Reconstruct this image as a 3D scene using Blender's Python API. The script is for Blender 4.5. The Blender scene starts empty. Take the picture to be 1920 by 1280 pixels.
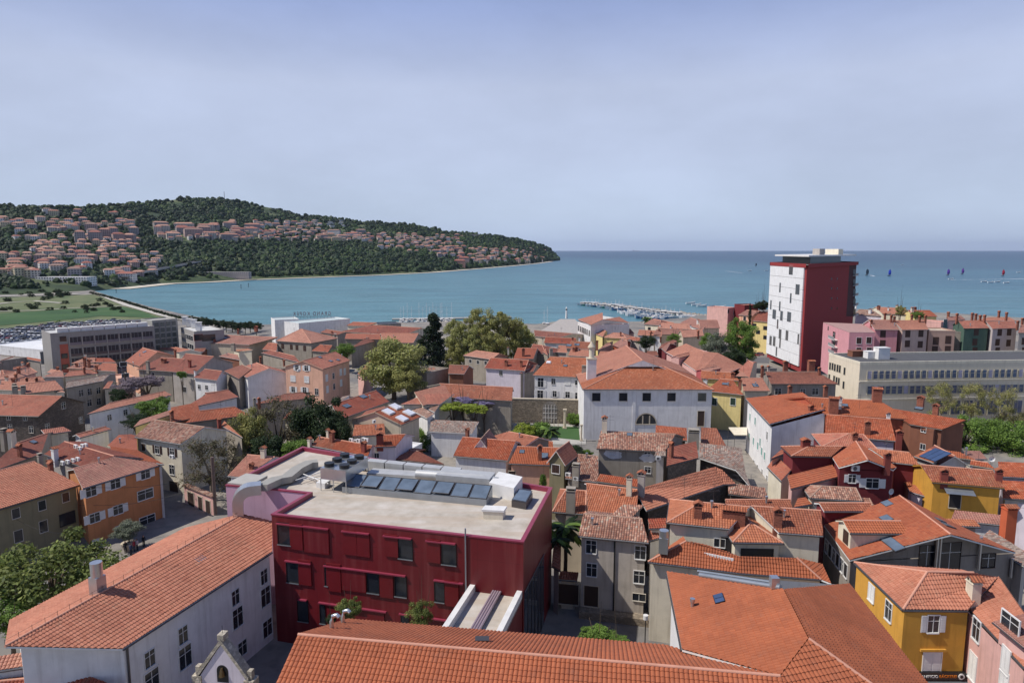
import bpy, bmesh, math, random
import numpy as np
from mathutils import Vector, Matrix, Euler
from mathutils.geometry import intersect_ray_tri, tessellate_polygon
R_ = random.Random(7)
SC = bpy.context.scene
COL = SC.collection
PI = math.pi
CAMZ = 44.0; FPX = 1280.0; PITCH = math.atan(172.0/1280.0)
FWD = Vector((0, math.cos(PITCH), -math.sin(PITCH))); UP = Vector((0, math.sin(PITCH), math.cos(PITCH)))
CAM = Vector((0, 0, CAMZ))
SEA = -8.0
_fr = [0, 0, 1.0]
def F(ox=0, oy=0, s=1.0): _fr[:] = [ox, oy, s]      # survey frame of the following measurements
def px(p): return (_fr[0]+p[0]/_fr[2], _fr[1]+p[1]/_fr[2])
def ray(p):
    x, y = px(p)
    return Vector((1,0,0))*((x-960)/FPX) + FWD + UP*((640-y)/FPX)
def at(p, z):                                        # surveyed sight line met at height z
    d = ray(p); t = (z-CAMZ)/d.z
    return CAM + d*t
def atY(p, Y):
    d = ray(p); return CAM + d*(Y/d.y)
def onplane(p, q, n):
    d = ray(p); t = (q-CAM).dot(n)/d.dot(n)
    return CAM + d*t
def ground_z(x, y):
    t = min(1, max(0, (y-150)/230.0)); return -6.3*t

# ---------------------------------------------------------------- tagging
def tag(o, label=None, cat=None, group=None, kind=None):
    if label: o['label'] = label
    if cat: o['category'] = cat
    if group: o['group'] = group
    if kind: o['kind'] = kind
    return o
def empty(name, loc, label=None, cat=None, group=None, rz=0):
    o = bpy.data.objects.new(name, None); COL.objects.link(o); o.location = loc; o.rotation_euler = (0,0,rz)
    o.empty_display_size = .3
    return tag(o, label, cat, group)
def link(name, me, parent=None, loc=None, mat=None):
    o = bpy.data.objects.new(name, me); COL.objects.link(o)
    if parent: o.parent = parent
    if mat is not None: o.matrix_basis = mat
    elif loc is not None: o.location = loc
    return o
def copy_tree(o, parent=None):
    c = o.copy(); COL.objects.link(c)
    if parent: c.parent = parent
    for ch in o.children: copy_tree(ch, c)
    return c

# ---------------------------------------------------------------- mesh builder
class MB:
    def __init__(s): s.v=[]; s.f=[]; s.uv=[]; s.m=[]; s.mats=[]; s.sm=[]
    def mi(s, mat):
        if mat not in s.mats: s.mats.append(mat)
        return s.mats.index(mat)
    def poly(s, pts, mat, uv=None, smooth=False):
        b = len(s.v); s.v += [tuple(p) for p in pts]; s.f.append(tuple(range(b, b+len(pts))))
        s.m.append(s.mi(mat)); s.sm.append(smooth)
        if uv is None:
            n = Vector((0,0,0)); P=[Vector(p) for p in pts]
            for i in range(len(P)): n += P[i].cross(P[(i+1)%len(P)])
            if n.length < 1e-9: n = Vector((0,0,1))
            n.normalize()
            if abs(n.z) > .95: u = Vector((1,0,0)); w = Vector((0,1,0))
            else:
                u = Vector((-n.y, n.x, 0)).normalized(); w = n.cross(u)
            uv = [(p.dot(u), p.dot(w)) for p in P]
        s.uv += uv
    def raw(s, verts, faces, mat, uvs=None, smooth=False, M=None):
        b = len(s.v)
        if M is not None: verts = [M @ Vector(v) for v in verts]
        s.v += [tuple(p) for p in verts]; i = s.mi(mat)
        for f in faces:
            s.f.append(tuple(b+k for k in f)); s.m.append(i); s.sm.append(smooth)
            s.uv += [(uvs[k] if uvs else (s.v[b+k][0]+s.v[b+k][1], s.v[b+k][2])) for k in f]
    def box(s, x0,y0,z0,x1,y1,z1, mat, M=None, skip=''):
        c = [Vector(p) for p in ((x0,y0,z0),(x1,y0,z0),(x1,y1,z0),(x0,y1,z0),(x0,y0,z1),(x1,y0,z1),(x1,y1,z1),(x0,y1,z1))]
        if M is not None: c = [M @ p for p in c]
        fs = {'b':(0,3,2,1),'t':(4,5,6,7),'f':(0,1,5,4),'r':(1,2,6,5),'k':(2,3,7,6),'l':(3,0,4,7)}
        for k, f in fs.items():
            if k in skip: continue
            s.poly([c[i] for i in f], mat)
    def tube(s, pts, r, mat, n=8, r1=None, cap=True, smooth=True):
        pts = [Vector(p) for p in pts]; b = len(s.v); N = len(pts); r1 = r if r1 is None else r1
        vs = []
        for i, p in enumerate(pts):
            d = (pts[min(i+1,N-1)] - pts[max(i-1,0)]).normalized()
            a = d.orthogonal().normalized()
            if abs(d.z) < .99: a = d.cross(Vector((0,0,1))).normalized()
            else: a = Vector((1,0,0))
            c = d.cross(a).normalized(); rr = r + (r1-r)*i/max(1,N-1)
            for k in range(n):
                t = 2*PI*k/n; vs.append(p + a*math.cos(t)*rr + c*math.sin(t)*rr)
        fs = [(i*n+k, i*n+(k+1)%n, (i+1)*n+(k+1)%n, (i+1)*n+k) for i in range(N-1) for k in range(n)]
        s.raw(vs, fs, mat, smooth=smooth)
        if cap:
            s.poly(vs[-n:], mat); s.poly(vs[:n][::-1], mat)
    def mesh(s, name, off=None):
        me = bpy.data.meshes.new(name)
        v = s.v if off is None else [(a[0]-off[0], a[1]-off[1], a[2]-off[2]) for a in s.v]
        me.from_pydata(v, [], s.f)
        for m in s.mats: me.materials.append(m)
        me.polygons.foreach_set('material_index', s.m)
        me.polygons.foreach_set('use_smooth', s.sm)
        ul = me.uv_layers.new(name='UVMap'); ul.data.foreach_set('uv', [c for q in s.uv for c in q])
        me.update(); return me
    def build(s, name, parent=None, off=None, loc=None, mat=None):
        return link(name, s.mesh(name, off), parent, loc, mat)
def np_mesh(name, V, Fq, mats, mi=None, smooth=False, uv=None):
    me = bpy.data.meshes.new(name); k = Fq.shape[1]
    me.vertices.add(len(V)); me.vertices.foreach_set('co', V.astype(np.float32).ravel())
    me.loops.add(Fq.size); me.loops.foreach_set('vertex_index', Fq.astype(np.int32).ravel())
    me.polygons.add(len(Fq)); me.polygons.foreach_set('loop_start', np.arange(0, Fq.size, k, dtype=np.int32))
    for m in mats: me.materials.append(m)
    if mi is not None: me.polygons.foreach_set('material_index', mi.astype(np.int32))
    me.polygons.foreach_set('use_smooth', np.full(len(Fq), smooth))
    if uv is not None:
        ul = me.uv_layers.new(name='UVMap'); ul.data.foreach_set('uv', uv.astype(np.float32).ravel())
    me.update(calc_edges=True); return me

# ---------------------------------------------------------------- materials
def sr(r, g=None, b=None):
    if g is None: r, g, b = r
    def c(u):
        u /= 255.0
        return u/12.92 if u <= .04045 else ((u+.055)/1.055)**2.4
    return (c(r), c(g), c(b), 1)
class NT:
    def __init__(s, name):
        s.m = bpy.data.materials.new(name); s.m.use_nodes = True; s.t = s.m.node_tree; s.b = s.t.nodes['Principled BSDF']
    def n(s, typ, **kw):
        o = s.t.nodes.new(typ)
        for k, v in kw.items():
            if k.startswith('i_'):
                k = k[2:]; o.inputs[int(k) if k.isdigit() else k.replace('_',' ')].default_value = v
            else: setattr(o, k, v)
        return o
    def l(s, a, b): s.t.links.new(a, b)
    def math(s, op, a, b=None, clamp=False):
        o = s.n('ShaderNodeMath', operation=op); o.use_clamp = clamp
        for i, q in enumerate((a, b)):
            if q is None: continue
            if isinstance(q, (int, float)): o.inputs[i].default_value = q
            else: s.l(q, o.inputs[i])
        return o.outputs[0]
    def mix(s, fac, a, b, mode='MIX'):
        o = s.n('ShaderNodeMix', data_type='RGBA', blend_type=mode)
        for i, q in ((0, fac), (6, a), (7, b)):
            if isinstance(q, (int, float, tuple)): o.inputs[i].default_value = q
            else: s.l(q, o.inputs[i])
        return o.outputs[2]
    def noise(s, vec, scale, detail=3, rough=.55, out=0):
        o = s.n('ShaderNodeTexNoise'); o.inputs['Scale'].default_value = scale; o.inputs['Detail'].default_value = detail
        o.inputs['Roughness'].default_value = rough
        if vec is not None: s.l(vec, o.inputs['Vector'])
        return o.outputs[out]
    def ramp(s, fac, stops, const=False):
        o = s.n('ShaderNodeValToRGB'); s.l(fac, o.inputs[0]); e = o.color_ramp.elements
        if const: o.color_ramp.interpolation = 'CONSTANT'
        while len(e) > 1: e.remove(e[-1])
        for i, (p, c) in enumerate(stops):
            k = e[0] if i == 0 else e.new(p)
            k.position = p; k.color = c if len(c) == 4 else (*c, 1)
        return o.outputs[0]
    def bump(s, h, strength=.5, dist=.03):
        o = s.n('ShaderNodeBump'); o.inputs['Strength'].default_value = strength; o.inputs['Distance'].default_value = dist
        s.l(h, o.inputs['Height']); s.l(o.outputs[0], s.b.inputs['Normal'])
    def pos(s): return s.n('ShaderNodeNewGeometry').outputs['Position']
    def set(s, **kw):
        for k, v in kw.items(): s.b.inputs[k.replace('_',' ')].default_value = v
        return s
_mc = {}
def plain(name, col, rough=.7, metal=0, spec=None):
    if name in _mc: return _mc[name]
    t = NT(name); t.set(Base_Color=col, Roughness=rough, Metallic=metal)
    nz = t.noise(t.pos(), .9, 4); c = t.mix(t.ramp(nz, [(.3,(.86,.86,.86)),(.7,(1.06,1.06,1.06))]), (0,0,0,1), col)
    o = t.mix(1.0, col, t.ramp(nz, [(.3,(.84,.84,.84)),(.7,(1,1,1))]), 'MULTIPLY'); t.l(o, t.b.inputs['Base Color'])
    _mc[name] = t.m; return t.m
def plaster(rgb, dirt=.35, name=None):
    """painted render: blotches, rain streaks running down, faint grain"""
    key = name or 'plaster_%d_%d_%d' % tuple(rgb)
    if key in _mc: return _mc[key]
    t = NT(key); col = sr(rgb); p = t.pos()
    blot = t.noise(p, .55, 5, .6)
    sep = t.n('ShaderNodeMapping'); sep.inputs['Scale'].default_value = (1.6, 1.6, .12); t.l(p, sep.inputs['Vector'])
    streak = t.noise(sep.outputs[0], 1.3, 4, .6)
    k = t.math('MULTIPLY', t.ramp(streak, [(.5,(0,0,0)),(.78,(1,1,1))]), dirt)
    a = t.mix(t.math('MULTIPLY', t.ramp(blot, [(.42,(0,0,0)),(.68,(1,1,1))]), dirt*.7), col, tuple(c*.62 for c in col[:3])+(1,))
    a = t.mix(k, a, (col[0]*.5, col[1]*.47, col[2]*.44, 1))
    t.l(a, t.b.inputs['Base Color']); t.set(Roughness=.9)
    t.bump(t.noise(p, 9, 4), .25, .03)
    _mc[key] = t.m; return t.m
def stone(rgb, name, scale=1.0, mortar=.6):
    if name in _mc: return _mc[name]
    t = NT(name); col = sr(rgb); p = t.pos()
    mp = t.n('ShaderNodeMapping'); mp.inputs['Scale'].default_value = (2.2*scale, 2.2*scale, 3.6*scale); t.l(p, mp.inputs['Vector'])
    v = t.n('ShaderNodeTexVoronoi', feature='F1'); t.l(mp.outputs[0], v.inputs['Vector']); v.inputs['Scale'].default_value = 1
    e = t.n('ShaderNodeTexVoronoi', feature='DISTANCE_TO_EDGE'); t.l(mp.outputs[0], e.inputs['Vector']); e.inputs['Scale'].default_value = 1
    hs = t.n('ShaderNodeSeparateColor'); t.l(v.outputs['Color'], hs.inputs[0])
    c = t.mix(hs.outputs[0], tuple(q*.6 for q in col[:3])+(1,), tuple(min(1,q*1.35) for q in col[:3])+(1,))
    c = t.mix(t.ramp(e.outputs[0], [(.02,(1,1,1)),(.09,(0,0,0))]), c, tuple(q*mortar for q in col[:3])+(1,))
    big = t.noise(p, .35, 5); c = t.mix(t.ramp(big, [(.4,(0,0,0)),(.65,(.6,.6,.6))]), c, tuple(q*.55 for q in col[:3])+(1,))
    t.l(c, t.b.inputs['Base Color']); t.set(Roughness=.95)
    t.bump(t.math('MINIMUM', e.outputs[0], .15), .6, .12); _mc[name] = t.m; return t.m
def tile(name, cols, mode='barrel', bump=1.0, wear=.4, lich=(150,145,120)):
    """roof tiles laid in UV metres: u along the eave, v up the slope"""
    if name in _mc: return _mc[name]
    t = NT(name); uv = t.n('ShaderNodeUVMap').outputs[0]; sx = t.n('ShaderNodeSeparateXYZ'); t.l(uv, sx.inputs[0])
    U, V = sx.outputs[0], sx.outputs[1]; pu, pv = (.30,.40)
    a = t.math('DIVIDE', U, pu); b = t.math('DIVIDE', V, pv)
    cb = t.n('ShaderNodeCombineXYZ'); t.l(t.math('FLOOR', a), cb.inputs[0]); t.l(t.math('FLOOR', b), cb.inputs[1])
    wn = t.n('ShaderNodeTexWhiteNoise', noise_dimensions='3D'); t.l(cb.outputs[0], wn.inputs['Vector'])
    n = len(cols); c = t.ramp(wn.outputs['Value'], [(i/max(1,n-1)*.98, sr(q)) for i, q in enumerate(cols)])
    p = t.pos(); big = t.noise(p, .22, 5, .65); mid = t.noise(p, 1.1, 4, .6)
    c = t.mix(t.math('MULTIPLY', t.ramp(big, [(.42,(0,0,0)),(.66,(1,1,1))]), wear), c, sr([int(q*.78) for q in cols[0]]))
    c = t.mix(t.math('MULTIPLY', t.ramp(mid, [(.55,(0,0,0)),(.75,(1,1,1))]), wear*.6), c, sr(lich))
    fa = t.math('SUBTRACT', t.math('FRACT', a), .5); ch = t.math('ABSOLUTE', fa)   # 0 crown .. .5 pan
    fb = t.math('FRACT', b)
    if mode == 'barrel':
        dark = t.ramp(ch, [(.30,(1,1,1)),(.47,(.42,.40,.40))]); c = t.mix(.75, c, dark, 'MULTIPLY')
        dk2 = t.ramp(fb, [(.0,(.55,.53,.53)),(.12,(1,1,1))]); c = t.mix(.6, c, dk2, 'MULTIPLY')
    t.l(c, t.b.inputs['Base Color']); t.set(Roughness=.82)
    if bump:
        h = t.math('ADD', t.math('COSINE', t.math('MULTIPLY', a, 2*PI)), t.math('MULTIPLY', fb, -.9))
        h = t.math('ADD', h, t.math('MULTIPLY', t.noise(p, 14, 2), .5)); t.bump(h, .7*bump, .045)
    else: t.bump(t.noise(p, 16, 3), .35, .02)
    _mc[name] = t.m; return t.m
T = {}
NEWC = [(168,94,60),(178,104,68),(156,86,56),(172,98,64),(188,118,86)]
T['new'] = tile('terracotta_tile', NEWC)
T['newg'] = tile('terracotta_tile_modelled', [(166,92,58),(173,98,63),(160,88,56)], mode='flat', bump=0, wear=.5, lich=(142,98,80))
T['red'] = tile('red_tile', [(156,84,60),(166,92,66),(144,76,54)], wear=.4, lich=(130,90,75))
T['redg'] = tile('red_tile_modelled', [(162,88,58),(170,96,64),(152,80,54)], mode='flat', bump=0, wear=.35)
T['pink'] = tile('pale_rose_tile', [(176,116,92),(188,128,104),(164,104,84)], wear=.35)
T['pinkg'] = tile('pale_rose_tile_modelled', [(176,112,86),(188,124,98),(166,102,78)], mode='flat', bump=0, wear=.35)
OLDC = [(146,104,88),(184,154,136),(112,90,80),(164,116,96),(196,174,156)]
T['old'] = tile('old_mottled_tile', OLDC, wear=.7, lich=(120,112,98))
T['oldg'] = tile('old_mottled_tile_modelled', [(160,108,88),(196,156,134),(122,90,78),(172,120,98),(186,170,150)], mode='flat', bump=0, wear=.6, lich=(125,112,98))
T['grey'] = tile('grey_weathered_tile', [(150,132,120),(178,160,146),(120,104,96),(168,120,100)], wear=.6, lich=(128,124,112))
T['greyg'] = tile('grey_weathered_tile_modelled', [(150,132,120),(178,160,146),(120,104,96),(168,120,100)], mode='flat', bump=0, wear=.6, lich=(128,124,112))
T['brown'] = tile('brown_tile', [(140,84,66),(156,98,78),(124,72,58)], wear=.5, lich=(110,96,84))
T['browng'] = tile('brown_tile_modelled', [(140,84,66),(156,98,78),(124,72,58)], mode='flat', bump=0, wear=.5, lich=(110,96,84))
for _k, _dr, _dg, _db, _w in (('b',-16,-6,2,.55),('c',8,12,14,.45),('d',-4,-10,-8,.6)):
    for _b, _c in (('new',NEWC),('red',[(156,84,60),(166,92,66),(144,76,54)]),('pink',[(176,116,92),(188,128,104),(164,104,84)])):
        _cc2 = [(max(30,a+_dr),max(30,b+_dg),max(30,c+_db)) for a,b,c in _c]
        T[_b+_k] = tile(_b+'_tile_'+_k, _cc2, wear=_w); T[_b+_k+'g'] = tile(_b+'_tile_modelled_'+_k, _cc2, mode='flat', bump=0, wear=_w)
def vary(r): return r+R_.choice(['','b','c','d']) if r in ('new','red','pink') else r
ridge_m = plain('ridge_mortar', sr(206,150,126), .9)
ridge_old = plain('ridge_mortar_grey', sr(170,140,122), .9)
zinc = plain('zinc_sheet', sr(160,166,172), .35, .6)
steel = plain('galvanised_duct', sr(205,208,210), .28, .8)
gutter_m = plain('gutter_metal', sr(92,88,88), .4, .5)
white_m = plain('white_paint', sr(228,226,222), .6)
wood_d = plain('dark_wood', sr(62,44,36), .7)
concrete = plain('concrete', sr(176,172,164), .9)
black_m = plain('black_metal', sr(28,28,30), .4)
brick_m = stone((142,88,70), 'chimney_brick', 2.2, 1.3)
red_paint = plain('painted_brick_red', sr(136,66,56), .8)
def glass_mat(name, col=(.012,.014,.018,1), rough=.08):
    if name in _mc: return _mc[name]
    t = NT(name); p = t.pos(); t.set(Roughness=rough, IOR=1.5); t.b.inputs['Specular IOR Level'].default_value = .6
    n = t.noise(p, .7, 2); c = t.mix(n, col, tuple(q*2.6 for q in col[:3])+(1,)); t.l(c, t.b.inputs['Base Color'])
    _mc[name] = t.m; return t.m
glass = glass_mat('window_glass')
glass_b = glass_mat('skylight_glass', (.07,.09,.115,1), .15)
PLS = dict(white=(226,224,222), cream=(222,212,190), pink=(216,170,160), grey=(176,168,160), dgrey=(148,139,130), beige=(200,186,164),
           yellow=(206,152,60), orange=(196,130,84), red=(130,34,34), rose=(190,96,100), lilac=(216,206,214), olive=(134,126,98), peach=(222,170,140),
           salmon=(222,174,148), green=(80,106,92), lyellow=(226,206,140), maroon=(116,40,44), brown=(130,84,64), stonegrey=(158,149,136), terra=(176,92,66))
def WM(k):
    if not isinstance(k, str): return k
    if k == 'stone': return stone((150,136,118), 'rubble_stone')
    if k == 'dstone': return stone((96,86,78), 'dark_rubble_stone')
    return plaster(PLS[k], .7 if k in ('grey','stonegrey','dgrey') else .5)

# ---------------------------------------------------------------- modelled barrel tile surface
def tile_surface(mb, pts, mat, u0, v0, pitch_u=.30, pitch_v=.40, seg=6, amp=.085, step=.05):
    """pts: convex planar roof face; real barrel-tile relief cut to the face outline"""
    P = [Vector(p) for p in pts]; n = Vector((0,0,0))
    for i in range(len(P)): n += P[i].cross(P[(i+1)%len(P)])
    n.normalize()
    if n.z < 0: n = -n; P = P[::-1]
    O = P[0]; U = u0.normalized(); V = n.cross(U).normalized()
    if V.z < 0: V = -V
    q = [((p-O).dot(U), (p-O).dot(V)) for p in P]
    if (q[1][0]-q[0][0])*(q[2][1]-q[0][1]) - (q[1][1]-q[0][1])*(q[2][0]-q[0][0]) == 0: pass
    a0 = min(a for a,_ in q); a1 = max(a for a,_ in q); b0 = min(b for _,b in q); b1 = max(b for _,b in q)
    us = []; k = 0; nu = int((a1-a0)/pitch_u)+2
    us = [a0 + i*pitch_u/seg for i in range(nu*seg+1)]
    vs = []
    for j in range(int((b1-b0)/pitch_v)+2):
        vs += [b0 + j*pitch_v, b0 + j*pitch_v + .02]
    vs.append(vs[-1]+pitch_v)
    bm = bmesh.new(); W = len(us)
    grid = [bm.verts.new((x, y, 0)) for y in vs for x in us]
    for j in range(len(vs)-1):
        for i in range(W-1):
            bm.faces.new((grid[j*W+i], grid[j*W+i+1], grid[(j+1)*W+i+1], grid[(j+1)*W+i]))
    area = sum(q[i][0]*q[(i+1)%len(q)][1]-q[(i+1)%len(q)][0]*q[i][1] for i in range(len(q)))
    sg = 1 if area > 0 else -1
    for i in range(len(q)):
        x0,y0 = q[i]; x1,y1 = q[(i+1)%len(q)]; ex,ey = x1-x0, y1-y0
        if abs(ex)+abs(ey) < 1e-6: continue
        no = Vector((ey, -ex, 0))*sg
        bmesh.ops.bisect_plane(bm, geom=bm.verts[:]+bm.edges[:]+bm.faces[:], plane_co=(x0,y0,0), plane_no=no, clear_outer=True, dist=1e-5)
    bm.verts.index_update(); vv = []; uvs = []
    for v in bm.verts:
        x, y = v.co.x, v.co.y; a = (x-a0)/pitch_u; fr = a % 1.0
        w = amp*abs(math.sin(PI*fr))**.7 - .2*amp
        r = (y-b0+1e-4)/pitch_v; fv = r % 1.0
        w += step*(1-fv) if fv*pitch_v > .018 else (step*.0)
        rr = math.sin(int(a)*12.9898 + int(r)*78.233)*43758.5453; w += (rr-math.floor(rr)-.5)*.014
        vv.append(O + U*x + V*y + n*w); uvs.append((x-a0, y-b0))
    fs = [[v.index for v in f.verts] for f in bm.faces]
    # keep the face orientation upward
    if fs:
        f0 = fs[0]; nn = (vv[f0[1]]-vv[f0[0]]).cross(vv[f0[2]]-vv[f0[0]])
    bm.free()
    b = len(mb.v); mb.v += [tuple(p) for p in vv]; mi = mb.mi(mat)
    for f in fs:
        mb.f.append(tuple(b+k for k in f)); mb.m.append(mi); mb.sm.append(False); mb.uv += [uvs[k] for k in f]

def inset_hull(pts, o): return pts
def roof_mesh(faces, rmat, gmat=None, near=False, thick=.16, edge=None, ridge=None, amp=.085, ridges=True):
    """faces: list of lists of Vectors (planar). returns MB"""
    mb = MB(); edge = edge or white_m; ridge = ridge or ridge_m
    cnt = {}; nod = set()
    key = lambda a: (round(a.x,2), round(a.y,2), round(a.z,2))
    out_ = []
    for f in faces:
        n = Vector((0,0,0)); c_ = sum(f, Vector((0,0,0)))/len(f)
        for i in range(len(f)): n += (f[i]-c_).cross(f[(i+1)%len(f)]-c_)
        if n.length < 1e-6: continue
        n.normalize(); dev = max(abs((q-c_).dot(n)) for q in f)
        conc = any((f[i]-f[i-1]).cross(f[(i+1)%len(f)]-f[i]).dot(n) < -1e-4 for i in range(len(f)))
        if len(f) > 3 and (dev > .05 or conc):
            for tr in tessellate_polygon([f]):
                t3 = [f[k] for k in tr]
                if (t3[1]-t3[0]).cross(t3[2]-t3[0]).length < .02: continue
                out_.append(t3)
            rim = {frozenset((key(f[i]),key(f[(i+1)%len(f)]))) for i in range(len(f))}
            for t3 in out_[-(len(f)-2):]:
                for i in range(3):
                    e_ = frozenset((key(t3[i]),key(t3[(i+1)%3])))
                    if e_ not in rim: nod.add(e_)
        else: out_.append(f)
    faces = out_
    for f in faces:
        for i in range(len(f)):
            a, b = key(f[i]), key(f[(i+1)%len(f)]); cnt.setdefault(frozenset((a,b)), []).append((f[i], f[(i+1)%len(f)], f))
    for f in faces:
        n = Vector((0,0,0))
        for i in range(len(f)): n += f[i].cross(f[(i+1)%len(f)])
        if n.length < 1e-6: continue
        n.normalize(); g = list(f)
        if n.z < 0: n = -n; g = g[::-1]
        u = Vector((-n.y, n.x, 0))
        if u.length < 1e-3: u = (g[1]-g[0]).normalized()
        u.normalize(); v = n.cross(u)
        if near and n.z < .9995: tile_surface(mb, g, gmat, u, v, amp=amp)
        zl = min(g, key=lambda p: p.z)
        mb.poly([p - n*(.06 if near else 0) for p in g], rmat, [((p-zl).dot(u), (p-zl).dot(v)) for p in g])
        mb.poly([p-Vector((0,0,thick)) for p in g[::-1]], edge)
    for k, L in cnt.items():
        a, b, f = L[0]
        if len(L) == 1:
            dz = Vector((0,0,thick)); mb.poly([a, b, b-dz, a-dz], edge)
            if near or ridges:     # eave gutter on level free edges
                if abs(a.z-b.z) < .05 and (a-b).length > 1.5 and a.z <= min(p.z for p in f)+.05:
                    c = sum(f, Vector((0,0,0)))/len(f); e = (b-a).normalized(); o = Vector((e.y,-e.x,0))
                    if (a-c).dot(o) < 0: o = -o
                    mb.tube([a+o*.06-dz*.7, b+o*.06-dz*.7], .075, gutter_m, 6)
        elif ridges and (a-b).length > .8 and k not in nod:
            # a ridge or hip stands proud; a valley does not
            c0 = sum(L[0][2], Vector((0,0,0)))/len(L[0][2]); c1 = sum(L[1][2], Vector((0,0,0)))/len(L[1][2])
            m = (a+b)/2
            t0 = (c0+c1)/2
            # height of edge above the chord of centres
            if m.z > t0.z - .02: mb.tube([a+Vector((0,0,.02)), b+Vector((0,0,.02))], .12, ridge, 7)
    return mb

# ---------------------------------------------------------------- windows
_wc = {}
def win_mesh(w, h, style, mat, glz=None):
    """local: x along the wall, z up, y = outward normal is -y. returns dict of meshes"""
    key = (round(w,2), round(h,2), style, mat.name if mat else '')
    if key in _wc: return _wc[key]
    fr = MB(); t = .09
    fm = {'k': WM('beige'), 'd': WM('beige')}.get(style, white_m)
    if style in ('m', 'n'): fm = mat or white_m; t = .05
    pr = .07
    fr.box(-w/2-t, -pr, -h/2-t, -w/2, .05, h/2+t, fm); fr.box(w/2, -pr, -h/2-t, w/2+t, .05, h/2+t, fm)
    fr.box(-w/2, -pr, h/2, w/2, .05, h/2+t, fm); fr.box(-w/2-.04, -pr-.07, -h/2-t-.03, w/2+.04, .05, -h/2-.002, fm)
    if style in 'spcn' and w > .55 and mat is not black_m:
        fr.box(-.03, -.035, -h/2, .03, .03, h/2, white_m)
        if h > 1.0: fr.box(-w/2, -.033, h*.16, w/2, .03, h*.16+.05, white_m)
    pn = MB()
    if style == 'd': pn.box(-w/2, -.015, -h/2, w/2, .03, h/2, mat or wood_d)
    elif style == 'c':
        for sx in (-1, 1):
            pn.box(min(0,sx*w/2)+.01, -.05, -h/2, max(0,sx*w/2)-.01, .03, h/2, mat or white_m)
            for k in range(int(h/.14)):
                z = -h/2+.07+k*.14
                pn.box(min(0,sx*w/2)+.07, -.065, z, max(0,sx*w/2)-.07, -.045, z+.07, mat or white_m)
    else: pn.box(-w/2, -.012, -h/2, w/2, .03, h/2, glz or glass)
    out = {'window': fr.mesh('window'), 'pane': pn.mesh('pane')}
    if style == 's':
        sh = MB(); sw = w/2
        sh.box(0, -.06, -h/2, sw, -.02, h/2, mat)
        for k in range(int(h/.16)):
            z = -h/2+.08+k*.16; sh.box(.06, -.078, z, sw-.06, -.055, z+.08, mat)
        out['shutter'] = sh.mesh('shutter')
    _wc[key] = out; return out
def add_window(parent, M, w, h, style='p', mat=None, simple=False, name='window', glz=None):
    ms = win_mesh(w, h, style, mat, glz)
    nm = 'door' if style == 'd' else name
    if simple:
        k = ('S', round(w,2), round(h,2), style, mat.name if mat else '')
        if k not in _wc:
            mb = MB(); fm = mat or white_m; t = .12
            mb.box(-w/2-t, -.05, -h/2-t, w/2+t, .03, h/2+t, fm); 
            mb.box(-w/2, -.07, -h/2, w/2, .02, h/2, glass if style not in 'c' else (mat or white_m), skip='')
            _wc[k] = mb.mesh('window')
        return link(nm, _wc[k], parent, mat=M)
    o = link(nm, ms['window'], parent, mat=M)
    if style == 'c': link('shutter', ms['pane'], o)
    elif style == 'd': link('door_leaf', ms['pane'], o)
    else: link('pane', ms['pane'], o)
    if style == 's':
        link('shutter', ms['shutter'], o, mat=Matrix.Translation((w/2+.1, 0, 0)))
        link('shutter', ms['shutter'], o, mat=Matrix.Translation((-w/2-.1-w/2, 0, 0)))
    return o

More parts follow.
